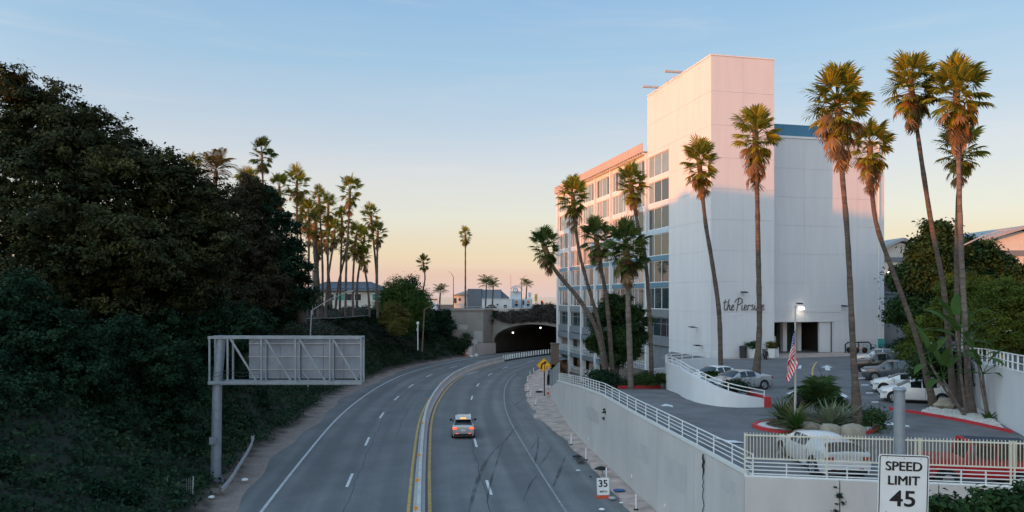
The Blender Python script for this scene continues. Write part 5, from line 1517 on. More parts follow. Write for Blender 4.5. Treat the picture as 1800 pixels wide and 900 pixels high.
shrub('dense dark shrub behind the white flowering stalks', 46.5, [(1672, 635, 24), (1690, 660, 24), (1668, 675, 20)], 9000, .09, 'leaf_dark', 66, group='shrubs on the gravel bed')
shrub('low green shrub beside the bicycles at the hotel corner', 78, [(1588, 606, 12), (1575, 612, 9)], 3000, .11, 'leaf_dark', 67)
shrub('dark rounded shrub between the two ferns on the ramp bed', 48, [(1296, 676, 7), (1284, 678, 5), (1304, 679, 5)], 1800, .07, 'leaf_dark', 68)
tree('vine', 'thin dark creeper hanging down a joint of the front wall', 'vine', (12.0, 26.6, 4.4), [(at(1470, 852, 26.62), (.05, .03, .12)), (at(1466, 870, 26.62), (.06, .03, .16)), (at(1476, 872, 26.62), (.07, .03, .16)), (at(1470, 892, 26.62), (.06, .03, .2)), (at(1480, 888, 26.62), (.07, .03, .12))], 260, .04, 'leaf_dark', 69, limbs=False, clump=.04)
tree('vine', 'small green weed growing from a wall joint above the sidewalk', 'weed', wall_pt(1063, 725), [(wall_pt(1063, 722), (.05, .12, .14)), (wall_pt(1062, 734), (.05, .1, .12))], 120, .06, 'leaf_mid', 92, limbs=False, clump=.05)
# big leaves at bottom right
tree('bush', 'leafy green bush left of the pair in the bottom right corner', 'shrub', at(1665, 930, 19), lp(19, (1655, 890, 16), (1685, 900, 20), (1640, 905, 18)), 1500, .085, 'leaf_mid', 71, (.05, .03), 'bushes below the fence', .12)
tree('bush', 'larger leafy green bush right of the pair in the bottom right corner', 'shrub', at(1745, 930, 19), lp(19, (1735, 880, 20), (1765, 890, 26), (1795, 880, 26), (1720, 900, 24), (1785, 905, 30)), 3600, .085, 'leaf_mid', 72, (.05, .03), 'bushes below the fence', .13)

# ------------------------------------------------------------------ rosette plants
def blade_mesh(name, m, L, w, droop, rise=.0, fold=.15):
    b = MB(); vs = []; fs = []
    for i in range(6):
        t = i / 5; c = Vector((L * t, 0, rise * t - droop * t * t)); ww = w * (.5 + 1.2 * t if t < .3 else .86 * (1 - ((t - .3) / .7) ** 1.8)) + .002
        vs += [c + Vector((0, ww, ww * fold)), c + Vector((0, 0, 0)), c + Vector((0, -ww, ww * fold))]
    for i in range(5):
        a = i * 3; fs += [(a, a + 3, a + 4, a + 1), (a + 1, a + 4, a + 5, a + 2)]
    b.add(vs, fs); return b.mesh(name, m)
def rosette(name, label, cat, base, me, n_, e0, e1, sc_=1.0, seed=0, group=None, stem=0.0):
    r_ = random.Random(seed); t = thing(name, label, cat, base, 0, group)
    if stem:
        b = MB(); b.tube([(0, 0, 0), (0, 0, stem)], [.09, .07], 7); b.build('stem', M['trunk'], t)
    for i in range(n_):
        k = (i + .5) / n_
        m_ = Matrix.Translation((0, 0, stem)) @ Matrix.Rotation(GOLD * i + seed, 4, 'Z') @ Matrix.Rotation(-R(e0 + (e1 - e0) * k + r_.uniform(-8, 8)), 4, 'Y') @ Matrix.Rotation(r_.uniform(-.4, .4), 4, 'X') @ Matrix.Scale(sc_ * r_.uniform(.8, 1.15), 4)
        obj('leaf', me, None, t, m_)
    return t
agave = blade_mesh('leaf', M['leaf_grey'], 1.15, .07, .25)
grassb = blade_mesh('leaf', M['leaf_straw'], 1.0, .022, .55, .1)
grassg = blade_mesh('leaf', M['leaf_green'], .8, .022, .35, .1)
cyc = feather_mesh('leaf', M['leaf_mid'], 5, 1.35, .6, 16)
rosette('cycad_plant', 'dark palm-like cycad rising in the middle of the planter island', 'plant', gnd(1452, 735, 4.55) + Vector((0, 1.0, 0)), cyc, 34, 84, -5, 1.25, 1, None, .45)
rosette('agave_plant', 'striped grey-green agave in front of the cycad', 'plant', gnd(1464, 755, 4.55) + Vector((0, .4, 0)), agave, 46, 85, 12, 1.35, 2, 'agaves in the island')
rosette('agave_plant', 'paler variegated agave right of the striped one', 'plant', gnd(1486, 752, 4.55) + Vector((0, .5, 0)), agave, 40, 82, 8, 1.25, 3, 'agaves in the island')
rosette('grass_tuft', 'straw-coloured grass tuft behind the flagpole foot', 'plant', gnd(1410, 752, 4.55) + Vector((0, .8, 0)), grassb, 130, 88, 15, 1.5, 4, 'grasses in the island')
rosette('grass_tuft', 'bright green grass tuft at the front left of the island', 'plant', gnd(1405, 762, 4.55) + Vector((0, .3, 0)), grassg, 150, 88, 10, 1.6, 5, 'grasses in the island')
rosette('grass_tuft', 'green fountain grass at the far left tip of the island', 'plant', gnd(1376, 742, 4.55), grassg, 140, 88, 10, 1.6, 6, 'grasses in the island')
shrub('dark fluffy fern bush right of the thick palm base', 38, [(1534, 733, 15), (1524, 738, 12), (1530, 745, 12)], 4500, .06, 'leaf_mid', 7, 'fern_bush', 'shrub')
shrub('pale succulent clump on the white gravel at the island right end', 36.6, [(1537, 762, 5)], 600, .05, 'leaf_feather', 8, 'succulent', 'plant')
rosette('fern_plant', 'small palm-like fern at the left foot of the white ramp wall', 'plant', Vector((11.5, 57.6, 4.3)), cyc, 20, 80, 0, .7, 9, 'ferns by the ramp')
rosette('cordyline_plant', 'dark spiky cordyline beside the twisted palm trunk', 'plant', at(1148, 672, 58.6), blade_mesh('leaf', M['leaf_brown'], 1.0, .04, .2), 26, 85, 10, 1.0, 10)
for k, (px, py, lab) in enumerate(((1247, 668, 'yellowish fern left of the thin palm trunk on the ramp bed'), (1290, 672, 'dark green fern right of the thin palm trunk on the ramp bed'), (1262, 672, 'low fern at the foot of the thin palm trunk'))):
    rosette('fern_plant', lab, 'plant', gnd(px, py + 6, 4.62), cyc, 18, 75, 0, .82 if k < 2 else .6, 12 + k, 'ferns on the ramp bed')
# bird-of-paradise clumps
pad = blade_mesh('leaf', M['leaf_paddle'], 1.0, .2, .22, .12, .25)
def paradise(label, base, stems, seed, s=1.0):
    r_ = random.Random(seed); t = thing('banana_plant', label, 'plant', base, 0, 'giant bird-of-paradise plants')
    for (dx, dy, h) in stems:
        topv = Vector((dx, dy, h)); b = MB(); b.tube([(0, 0, 0), topv * .5 + Vector((dx * .1, 0, .1)), topv], [.09, .07, .05], 7); b.build('stem', M['trunk_grey'], t, smooth=60)
        for i in range(7):
            az = i * GOLD + seed; e = R(75 - 12 * i + r_.uniform(-8, 8)); L_ = .55 * s
            dirv = Vector((math.cos(az) * math.cos(e), math.sin(az) * math.cos(e), math.sin(e)))
            q = topv + dirv * L_; b = MB(); b.tube([topv, q], [.03, .015], 4); b.build('petiole', M['leaf_paddle'], t)
            m_ = Matrix.Translation(q) @ Matrix.Rotation(az, 4, 'Z') @ Matrix.Rotation(-e + .3, 4, 'Y') @ Matrix.Scale(s * r_.uniform(.8, 1.1), 4)
            obj('leaf', pad, None, t, m_)
    return t
paradise('giant bird-of-paradise with its leaf fan before the paired trunks', at(1700, 738, 41.5), [(-.5, .2, 5.0), (.1, .3, 4.2)], 1, 1.7)
paradise('bird-of-paradise leaning left over the white hatchback', at(1705, 742, 41), [(-2.1, .2, 3.2), (-1.6, -.2, 2.4)], 2, 1.5)
paradise('bird-of-paradise with a yellowing drooping leaf beside the white wall', at(1738, 742, 40), [(-.5, .2, 3.4), (-.2, .2, 2.6)], 3, 1.35)
rosette('banana_plant', 'small broad-leaved seedling at the foot of the white wall', 'plant', at(1740, 742, 39.9), pad, 7, 80, 25, .8, 4, 'giant bird-of-paradise plants')
# ------------------------------------------------------------------ vehicles (local: nose towards +x, y left, z up, origin under the centre)
def car(name, label, cat, loc, head, pm, L=4.4, Wd=1.8, Ht=1.48, hood=.95, style='sedan', wheel=.33, group=None, lit=False, amber=False, rear_text=None, roofm=None, glass=None):
    t = thing(name, label, cat, loc, math.atan2(head[1], head[0]), group)
    w = Wd / 2; zb = .24; G = glass or M['car_glass']
    f = L / 2
    # stations from nose to tail: x, belt z, top z, half width at belt, half width at top, label of the interval to the next station
    if style == 'sedan':
        S = [(f, .55, .60, .80, .70, 'hood'), (f - .12, .72, .76, .9, .8, 'hood'), (f - .55, .82, .88, .97, .85, 'hood'), (f - 1.15, .92, .98, 1, .86, 'ws'),
             (f - 1.85, .96, Ht - .05, 1, .70, 'cab'), (f - 2.35, .96, Ht, 1, .70, 'pil'), (f - 2.43, .96, Ht, 1, .70, 'cab'), (f - 3.15, .98, Ht - .05, 1, .69, 'rw'), (f - 3.85, 1.0, 1.06, 1, .80, 'deck'), (-f + .12, .98, 1.02, .95, .8, 'deck'), (-f, .72, .78, .84, .72, 'end')]
    elif style == 'hatch':
        S = [(f, .55, .62, .80, .70, 'hood'), (f - .12, .74, .80, .9, .8, 'hood'), (f - .5, .86, .93, .97, .85, 'hood'), (f - .98, .96, 1.03, 1, .86, 'ws'),
             (f - 1.7, 1.0, Ht - .06, 1, .72, 'cab'), (f - 2.3, 1.0, Ht, 1, .72, 'pil'), (f - 2.38, 1.0, Ht, 1, .72, 'cab'), (f - 3.15, 1.04, Ht - .03, 1, .70, 'pil'), (-f + .6, 1.06, Ht - .09, .99, .68, 'rw'), (-f + .09, 1.04, 1.09, .97, .79, 'deck'), (-f + .02, .95, 1.0, .95, .80, 'deck'), (-f, .66, .72, .91, .78, 'end')]
    else:  # suv
        S = [(f, .65, .74, .82, .74, 'hood'), (f - .12, .88, .96, .92, .82, 'hood'), (f - .6, .98, 1.06, .98, .86, 'hood'), (f - 1.2, 1.04, 1.12, 1, .87, 'ws'),
             (f - 1.85, 1.08, Ht - .06, 1, .76, 'cab'), (f - 2.5, 1.08, Ht, 1, .76, 'pil'), (f - 2.58, 1.08, Ht, 1, .76, 'cab'), (f - 3.4, 1.1, Ht - .02, 1, .75, 'pil'), (f - 3.5, 1.1, Ht - .02, 1, .75, 'cab'), (-f + .6, 1.12, Ht - .07, .99, .73, 'rw'), (-f + .09, 1.1, 1.15, .97, .82, 'deck'), (-f + .02, 1.0, 1.06, .96, .82, 'deck'), (-f, .7, .78, .92, .8, 'end')]
    def sec(s):
        x, zbel, zt, kb, kt, _ = s
        wb = w * kb; wt = w * kt
        h = [(wb * .9, zb), (wb * .99, zb + .16), (wb * 1.0, .45 * zbel + .3), (wb * .965, zbel), (wt, zt - (.055 if zt - zbel > .2 else .02)), (wt * .72, zt), (0, zt + .02)]
        return [(x, -y, z) for y, z in h] + [(x, y, z) for y, z in reversed(h[:-1])]
    # smooth the stations into rounder panels (monotone cubic along the length)
    def slopes(xs, ys):
        d = [(ys[i + 1] - ys[i]) / (xs[i + 1] - xs[i]) for i in range(len(xs) - 1)]
        m_ = [d[0]]
        for i in range(1, len(d)):
            m_.append(0.0 if d[i - 1] * d[i] <= 0 else 2 * d[i - 1] * d[i] / (d[i - 1] + d[i]))
        return m_ + [d[-1]]
    cols_ = [[s[c] for s in S] for c in range(5)]
    sl_ = [None] + [slopes(cols_[0], cols_[c]) for c in range(1, 5)]
    S2 = []
    for i in range(len(S) - 1):
        nsub = 1 if S[i][5] == 'pil' and S[i][0] - S[i + 1][0] < .2 else 3
        for j in range(nsub):
            t_ = j / nsub; h_ = S[i + 1][0] - S[i][0]; row = [S[i][0] + h_ * t_]
            for c in range(1, 5):
                y0, y1, m0, m1 = cols_[c][i], cols_[c][i + 1], sl_[c][i] * h_, sl_[c][i + 1] * h_
                row.append((2 * t_ ** 3 - 3 * t_ ** 2 + 1) * y0 + (t_ ** 3 - 2 * t_ ** 2 + t_) * m0 + (-2 * t_ ** 3 + 3 * t_ ** 2) * y1 + (t_ ** 3 - t_ ** 2) * m1)
            S2.append((*row, S[i][5]))
    S0 = S; S2.append(S[-1]); S = S2
    ring = [sec(s) for s in S]; nr = len(ring[0])
    parts = {'body': MB()}
    vs = [p for r_ in ring for p in r_]
    B = parts['body']; B.v = list(vs)
    win = {}
    def wq(key, q): win.setdefault(key, []).append(q)
    for i in range(len(S) - 1):
        lab = S[i][5]
        for j in range(nr - 1):
            q = (i * nr + j, i * nr + j + 1, (i + 1) * nr + j + 1, (i + 1) * nr + j)
            jj = min(j, nr - 2 - j)
            key = None
            if lab == 'ws' and jj in (4, 5): key = 'windshield'
            elif lab == 'rw' and jj in (4, 5): key = 'rear_window'
            elif lab == 'cab' and jj == 3: key = 'side_window' + ('a' if j < nr / 2 else 'b') + str(sum(1 for s in S[:i] if s[5] != 'cab'))
            elif roofm is not None and lab in ('cab', 'pil') and jj in (4, 5): key = 'roof'
            if key: wq(key, q)
            else: B.f.append(q); B.m.append(0)
    B.f.append(tuple(range(nr))); B.m.append(0); B.f.append(tuple((len(S) - 1) * nr + j for j in reversed(range(nr)))); B.m.append(0)
    B.build('body', pm, t, smooth=38)
    for key, qs in win.items():
        b = MB(); ids = sorted({i for q in qs for i in q}); mp_ = {a: k for k, a in enumerate(ids)}
        cen = Vector((0, 0, .75))
        b.v = [vs[i] for i in ids]; b.f = [tuple(mp_[i] for i in q) for q in qs]; b.m = [0] * len(qs)
        nm = 'side_window' if key.startswith('side') else key
        b.build(nm, G if key != 'roof' else roofm, t, smooth=38)
    S = S0
    wb_ = L * .305
    u = MB(); u.box(-f + .2, f - .2, -w * .86, w * .86, .17, .4)
    for sx in (-1, 1):
        for sy in (-1, 1):
            u.lathe([(wheel + .07, -.15), (wheel + .07, .012)] if sy > 0 else [(wheel + .07, -.012), (wheel + .07, .15)], 18, (sx * wb_ + (.08 if sx > 0 else -.05), sy * w, wheel + .03), 'y')
    u.build('underbody', M['black_rubber'], t)
    for sx in (-1, 1):
        for sy in (-1, 1):
            c = (sx * wb_ + (.08 if sx > 0 else -.05), sy * (w - .085), wheel)
            b = MB(); b.lathe([(wheel * .7, -.105), (wheel * .97, -.1), (wheel, -.05), (wheel, .05), (wheel * .97, .1), (wheel * .7, .105)], 20, c, 'y'); ty = b.build('wheel', M['black_rubber'], t, smooth=40)
            b = MB(); yy = c[1] + sy * .108
            for k in range(6):
                a = k * math.pi / 3; b.obox((c[0] + math.cos(a) * wheel * .34, yy, c[2] + math.sin(a) * wheel * .34), Vector((math.cos(a), 0, math.sin(a))) * wheel * .32, Vector((0, .012, 0)), Vector((-math.sin(a), 0, math.cos(a))) * wheel * .1)
            b.lathe([(wheel * .68, -.008), (wheel * .6, .014), (wheel * .56, -.006)], 20, (c[0], yy, c[2]), 'y')
            b.build('rim', M['rim'], ty, smooth=40)
    zh = S[1][1] - .08
    for sy in (-1, 1):
        b = MB(); b.obox((f - .13, sy * w * .72, zh), (.13, -sy * .0, .0), (-.1 * 1, sy * .2, 0.0), (-.02, 0, .065)); b.build('headlight', M['head_lens'], t)
        zt_ = (.92 if style != 'suv' else 1.02)
        b = MB(); b.obox((-f + .07, sy * w * .76, zt_ - .06), (.1, 0, .02), (.04, sy * .17, 0), (.01, 0, .06)); b.build('taillight', M['tail_glow'] if lit else M['red_lens'], t)
        if amber:
            b = MB(); b.obox((-f + .05, sy * w * .82, zt_ - .01), (.04, 0, .02), (.02, sy * .08, 0), (.02, 0, .05)); b.build('turn_light', M['amber_glow'], t)
        b = MB(); b.box(-f - .01, -f + .08, sy * w * .55 - .1, sy * w * .55 + .1, .42, .47); b.build('reflector', M['tail_glow'] if lit else M['red_lens'], t)
        xm = S[3][0] - .25; b = MB(); b.obox((xm, sy * (w + .1), S[3][1] + .08), (.07, 0, 0), (0, .1, 0), (0, 0, .07)); b.build('mirror', pm if not lit else M['black_rubber'], t)
        for xd in (S[4][0] - .6, S[4][0] - 1.5):
            b = MB(); b.box(xd - .09, xd + .09, sy * w * .99 - .02, sy * w * .99 + .02, S[4][1] - .12, S[4][1] - .08); b.build('door_handle', pm, t)
        for xd in (S[3][0] - .35, S[4][0] - .8, S[4][0] - 1.7):
            b = MB(); b.box(xd - .008, xd + .008, sy * w * 1.0 - .012, sy * w * 1.0 + .004, .38, S[4][1] - .03); b.build('door_gap', M['black_rubber'], t)
    b = MB(); b.box(f - .07, f + .02, -w * .5, w * .5, .36, .52); b.build('grille', M['black_rubber'], t)
    b = MB(); b.box(f - .05, f + .012, -w * .3, w * .3, S[0][1] + .02, S[0][1] + .09); b.build('upper_grille', M['black_rubber'], t)
    b = MB(); b.box(-f - .015, -f + .06, -w * .8, w * .8, .26, .42); b.build('rear_bumper', M['black_rubber'], t)
    b = MB(); b.box(-f - .02, -f + .05, -.17, .17, .62, .76); b.build('licence_plate', M['plate'], t)
    return t
p = gnd(809, 771)
cr_ = car('road_car', 'silver grey hatchback driving away on the freeway with red tail lights on', 'car', (p.x + .1, p.y + 1.9, 0), (-.07, .997), M['paint_silver'], 4.3, 1.78, 1.6, style='hatch', lit=True, amber=True, wheel=.34)
b = MB(); b.box(-1.72, -1.6, -.22, .22, 1.5, 1.6); b.build('amber_bar', M['amber_glow'], cr_)  # glowing amber bar at the rear roof edge
b = MB(); b.box(-1.95, -1.55, -.6, .6, 1.49, 1.535); b.build('spoiler', M['paint_silver'], cr_)
GPK = 'cars parked nose out along the right wall'
hd = (-.93, .36)
def park(px_nose, y_bot, zadd, name, label, pm, **kw):
    p = gnd(px_nose, y_bot, 4.4); L = kw.get('L', 4.4); c = p + Vector((-hd[0], -hd[1], 0)) * (L / 2)
    return car(name, label, 'car', (c.x, c.y, 4.4), hd, pm, group=GPK, **kw)
park(1546, 704, 0, 'parked_car', 'white hatchback nearest the red kerb in the parking row', M['paint_white'], L=4.2, Wd=1.74, Ht=1.46, style='hatch')
park(1533, 688, 0, 'parked_car', 'small white car with a black roof, second in the row', M['paint_white'], L=3.9, Wd=1.72, Ht=1.42, style='hatch', roofm=M['paint_black'])
park(1516, 667, 0, 'parked_car', 'dark grey SUV in the middle of the parking row', M['paint_grey'], L=4.7, Wd=1.9, Ht=1.66, style='suv')
park(1502, 652, 0, 'parked_car', 'black SUV parked between the grey and the silver one', M['paint_black'], L=4.8, Wd=1.92, Ht=1.72, style='suv')
park(1500, 641, 0, 'parked_car', 'silver SUV farthest in the parking row, by the bicycles', M['paint_silver'], L=4.6, Wd=1.88, Ht=1.66, style='suv')
car('parked_car', 'white sports coupe parked high behind the curved ramp wall', 'car', (15.7, 56.8, 4.4), (-.9, -.43), M['paint_white'], 4.7, 1.9, 1.42, group='cars behind the ramp wall')
car('parked_car', 'silver sedan parked in front of the white coupe behind the ramp wall', 'car', (16.5, 53.7, 4.4), (-.93, -.36), M['paint_silver'], 4.7, 1.85, 1.42, group='cars behind the ramp wall')
car('parked_car', 'white luxury saloon seen from behind through the picket fence', 'car', (12.75, 30.7, 4.06), (-.04, .999), M['paint_white'], 4.8, 1.95, 1.44, style='hatch', wheel=.36)
# red jeep-like car with a black soft top
JP = thing('offroad_car', 'red open-sided off-road car with black soft top behind the fence', 'car', (17.3, 27.7, 4.02), math.atan2(.18, -.98))
b = MB(); b.box(-1.9, .55, -.78, .78, .55, 1.12); b.box(.55, 1.75, -.72, .72, .6, 1.1); b.box(-1.9, 1.6, -.7, .7, .42, .6); b.build('body', M['paint_red'], JP)
for sx, sy in ((1.2, -1), (1.2, 1), (-1.25, -1), (-1.25, 1)):
    b = MB(); b.lathe([(.25, -.13), (.37, -.12), (.39, -.06), (.39, .06), (.37, .12), (.25, .13)], 18, (sx, sy * .78, .39), 'y'); ty = b.build('wheel', M['black_rubber'], JP, smooth=40)
    b = MB(); b.lathe([(.23, -.02), (.18, .02)], 12, (sx, sy * .9, .39), 'y'); b.build('rim', M['rim'], ty)
    b = MB(); b.obox((sx, sy * .86, .86), (.5, 0, 0), (0, .13, 0), (0, 0, .04)); b.build('fender', M['paint_red'], JP)
b = MB()
for sy in (-.7, .7): b.bar((.55, sy, 1.1), (.3, sy * .95, 1.75), .08)
b.bar((.3, -.66, 1.74), (.3, .66, 1.74), .08); b.build('windshield_frame', M['paint_red'], JP)
b = MB(); b.add([(.54, -.68, 1.12), (.54, .68, 1.12), (.31, .64, 1.72), (.31, -.64, 1.72)], [(0, 1, 2, 3)]); b.build('windshield', M['car_glass'], JP)
b = MB(); b.extrude([(.32, -.72, 1.76), (-1.85, -.74, 1.72), (-1.95, -.74, 1.64), (.3, -.72, 1.69)], (0, 1.46, 0)); b.extrude([(-1.5, -.73, 1.14), (-1.95, -.73, 1.14), (-1.95, -.73, 1.66), (-1.35, -.73, 1.68)], (0, 1.45, 0)); b.build('soft_top', M['soft_top'], JP)
b = MB()
for sy in (-.7, .7): b.bar((-.5, sy, 1.1), (-.55, sy, 1.7), .07); b.bar((-.55, sy, 1.68), (.3, sy, 1.7), .06)
b.build('roll_bar', M['paint_red'], JP)
for sy in (-.4, .4):
    b = MB(); b.lathe([(.11, -.02), (.09, .04)], 12, (1.76, sy, .92), 'x'); b.build('headlight', M['head_lens'], JP)
b = MB(); b.lathe([(.2, -.1), (.36, -.08), (.36, .08), (.2, .1)], 16, (-2.05, 0, .95), 'x'); b.build('spare_wheel', M['black_rubber'], JP)
b = MB(); b.box(-1.2, -.2, -.4, .4, 1.1, 1.5); b.build('seat', M['black_rubber'], JP)
# bicycles and scooter station at the hotel corner
def bicycle(col):
    t = thing('parked_bicycle', 'x', 'bicycle')
    for x in (-.52, .52):
        b = MB(); b.lathe([(.30, -.02), (.34, -.015), (.34, .015), (.30, .02), (.30, -.02)], 16, (x, 0, .34), 'y'); b.build('wheel', M['black_rubber'], t)
    b = MB(); b.tube([(-.52, 0, .34), (-.1, 0, .3), (.35, 0, .8), (-.2, 0, .78), (-.1, 0, .3)], .03, 6); b.tube([(-.52, 0, .34), (-.2, 0, .78), (-.23, 0, .92)], .025, 6); b.tube([(.52, 0, .34), (.38, 0, .8), (.34, 0, 1.02)], .028, 6); b.build('frame', col, t)
    b = MB(); b.tube([(.42, -.28, 1.05), (.34, -.1, 1.03), (.34, .1, 1.03), (.42, .28, 1.05)], .02, 5); b.build('handlebar', M['dark_metal'], t)
    b = MB(); b.box(-.36, -.1, -.07, .07, .92, .97); b.build('saddle', M['black_rubber'], t)
    b = MB(); b.extrude([(-.8, -.02, .45), (-.3, -.02, .5), (-.4, -.02, .72), (-.75, -.02, .68)], (0, .04, 0)); b.build('mudguard', col, t)
    return t
bo = mat('bike_orange', (.6, .16, .05), .5, .05, 2); bt = mat('bike_teal', (.05, .35, .33), .5, .05, 2)
bl = ['leftmost dark bicycle in the rack by the hotel corner', 'bicycle with an orange frame panel in the rack', 'bicycle with a teal frame panel in the rack', 'dark bicycle right of the teal one in the rack', 'dark bicycle near the right end of the rack', 'rightmost dark bicycle beside the shrub']
cols = [M['dark_metal'], bo, bt, M['dark_metal'], M['dark_metal'], M['dark_metal']]
protos = {}
for k in range(6):
    key = cols[k].name
    if key not in protos: o = protos[key] = bicycle(cols[k])
    else: o = copy_tree(protos[key])
    q = hp(19.8 + k * 1.05, 2.6 - .1 * k, 4.4); o.location = q; o.rotation_euler = (0, 0, R(-65 + 4 * k)); tag(o, bl[k], 'bicycle', 'bicycles parked at the hotel corner')
o = thing('bike_rack', 'black arched pipe bicycle rack in front of the end wall', 'bike rack', hp(19.3, 3.2, 4.4), HA)
MB().tube([(0, 0, 0), (0, 0, 1.0), (.3, 0, 1.25), (3.2, 0, 1.25), (3.5, 0, 1.0), (3.5, 0, 0)], .09, 8).build('hoop', M['dark_metal'], o)
MB().tube([(1.8, 0, .1), (1.8, 0, 1.2)], .06, 8).build('post', M['dark_metal'], o)
q = hp(23.6, 2.4, 4.4); o = thing('info_panel', 'small teal information panel behind the bicycles', 'panel', q, HA)
MB().box(-.45, .45, -.03, .03, .7, 1.7).build('board', bt, o); MB().box(-.04, .04, -.04, .04, 0, .7).build('leg', M['dark_metal'], o)
# planters, bin and bags by the tower wall
for k, (x, lab, mm_) in enumerate(((4.55, 'square white planter with a dark green bush, left of the palm by the tower', 'leaf_mid'), (7.0, 'square white planter with a yellow-green bush at the entrance side', 'leaf_olive'))):
    q = hp(x, -.75, 4.41); o = thing('wall_planter', lab, 'planter', q, HA, 'white planters at the tower wall')
    MB().lathe([(.42, 0), (.55, 1.0), (.5, 1.0), (.46, .9)], 4).build('pot', M['white_trim'], o)
    obj('bush', leaf_mesh('bush', M[mm_], [((0, 0, 1.35), (.55, .5, .4)), ((.3, 0, 1.5), (.4, .4, .35)), ((-.3, 0, 1.45), (.4, .4, .3))], 1100, .08, 80 + k, .12), None, o)
q = hp(5.6, -.6, 4.41); o = thing('bench', 'low grey stone bench between the two white planters', 'bench', q, HA)
MB().box(-.9, .9, -.25, .25, .4, .5).build('seat', M['pole_grey'], o); MB().box(-.8, -.6, -.2, .2, 0, .4).build('leg', M['pole_grey'], o); MB().box(.6, .8, -.2, .2, 0, .4).build('leg', M['pole_grey'], o)
q = hp(3.3, -1.0, 4.41); o = thing('waste_bin', 'black bin standing beside the ramp railing', 'bin', q, HA)
MB().lathe([(.38, 0), (.42, 1.2), (.44, 1.2), (.44, 1.32), (.1, 1.4)], 8).build('bin_body', M['dark_metal'], o); MB().box(-.12, .12, -.46, -.4, .9, 1.1).build('flap', M['black_rubber'], o)
q = hp(5.0, -2.6, 4.41); o = thing('motor_scooter', 'black motor scooter seen end on near the white coupe', 'scooter', q, HA + 1.2)
for x in (-.55, .55):
    b = MB(); b.lathe([(.14, -.06), (.24, -.05), (.24, .05), (.14, .06)], 12, (x, 0, .24), 'y'); b.build('wheel', M['black_rubber'], o)
MB().box(-.75, .1, -.16, .16, .4, .75).box(-.1, .4, -.14, .14, .28, .36).obox((.5, 0, .65), (.05, 0, -.05), (0, .2, 0), (.08, 0, .32)).build('body', M['paint_black'], o)
MB().box(-.7, 0, -.15, .15, .752, .85).build('saddle', M['black_rubber'], o); MB().tube([(.42, -.33, 1.05), (.4, 0, 1.02), (.42, .33, 1.05)], .025, 5).build('handlebar', M['dark_metal'], o)

# ------------------------------------------------------------------ signs
def text_mesh(txt, size, name, m, offset=0.0, sx=1.0, depth=.003):
    cu = bpy.data.curves.new(name, 'FONT'); cu.body = txt; cu.size = size; cu.align_x = 'CENTER'; cu.align_y = 'CENTER'; cu.offset = offset; cu.extrude = depth; cu.resolution_u = 4
    tmp = bpy.data.objects.new('text_source', cu); link(tmp)
    dg = bpy.context.evaluated_depsgraph_get(); dg.update()
    me = bpy.data.meshes.new_from_object(tmp.evaluated_get(dg))
    bpy.data.objects.remove(tmp); bpy.data.curves.remove(cu)
    me.name = name; me.transform(Matrix.Diagonal((sx, 1, 1, 1))); me.transform(Matrix.Rotation(math.pi / 2, 4, 'X'))
    me.materials.clear(); me.materials.append(m)
    return me
def bolder(me, d, name):
    bm = bmesh.new()
    for i, dx in enumerate((0, -d, d, -d / 2, d / 2)):
        n0 = len(bm.verts); bm.from_mesh(me); bm.verts.ensure_lookup_table()
        for v in bm.verts[n0:]: v.co.x += dx; v.co.z += (d * .5 if i == 1 else -d * .5 if i == 2 else 0); v.co.y -= .0006 * i
    bm.to_mesh(me); bm.free(); return me
def rrect(w, h, r, n_=5):
    P = []
    for cx, cz, a0 in ((w / 2 - r, h / 2 - r, 0), (-w / 2 + r, h / 2 - r, 90), (-w / 2 + r, -h / 2 + r, 180), (w / 2 - r, -h / 2 + r, 270)):
        for i in range(n_ + 1):
            a = R(a0 + 90 * i / n_); P.append((cx + r * math.cos(a), cz + r * math.sin(a)))
    return P
def frame_ring(b, w, h, r, t_, y):
    o_ = rrect(w, h, r); i_ = rrect(w - 2 * t_, h - 2 * t_, max(.005, r - t_)); n_ = len(o_)
    vs = [(x, y, z) for x, z in o_] + [(x, y, z) for x, z in i_]
    b.add(vs, [(k, (k + 1) % n_, n_ + (k + 1) % n_, n_ + k) for k in range(n_)])
# speed limit 45
Y = 13.6; c = at(1588, 853.5, Y); k = Y / F
SG = thing('speed_sign', 'white SPEED LIMIT 45 sign on a thick galvanised post at the bottom right', 'road sign', (c.x, Y, 0))
sw, sh = 87 * k, 108 * k
pk_ = at(1581, 700, Y + .2)
b = MB(); b.tube([(pk_.x - c.x, .2, 0), (pk_.x - c.x, .2, H + (522 - 690) * k)], 9.3 * k, 20); b.build('post', M['steel'], SG, smooth=40)
b = MB(); b.lathe([(10.5 * k, 0), (11.2 * k, .03), (10.2 * k, .05), (9 * k, .065)], 20, (pk_.x - c.x, .2, H + (522 - 690) * k)); b.build('post_cap', M['steel'], SG, smooth=40)
tilt = Matrix.Translation((0, 0, c.z)) @ Matrix.Rotation(R(1.4), 4, 'Y') @ Matrix.Rotation(R(-3), 4, 'Z')
def brd(b, name, m, parent, mt=tilt): 
    o = b.build(name, m, parent); o.matrix_basis = mt; return o
b = MB(); b.extrude([(x, 0, z) for x, z in rrect(sw, sh, 5 * k)], (0, .012, 0)); board = brd(b, 'board', M['white_sign'], SG)
b = MB(); frame_ring(b, sw - 3.2 * k, sh - 3.2 * k, 4.5 * k, 1.7 * k, -.003); b.build('border', M['black_ink'], board)
for txt, dz, sz, sx_, of in (('SPEED', 33, 21.5, 1.04, 0), ('LIMIT', 8, 21.5, 1.04, 0), ('45', -24.5, 37, 1.18, .006)):
    me = text_mesh(txt, sz * k * 1.05, 'lettering', M['black_ink'], of, sx_)
    if of == 0: bolder(me, .0065, txt)
    o = obj('lettering', me, None, board, Matrix.Translation((0, -.005, dz * k)))
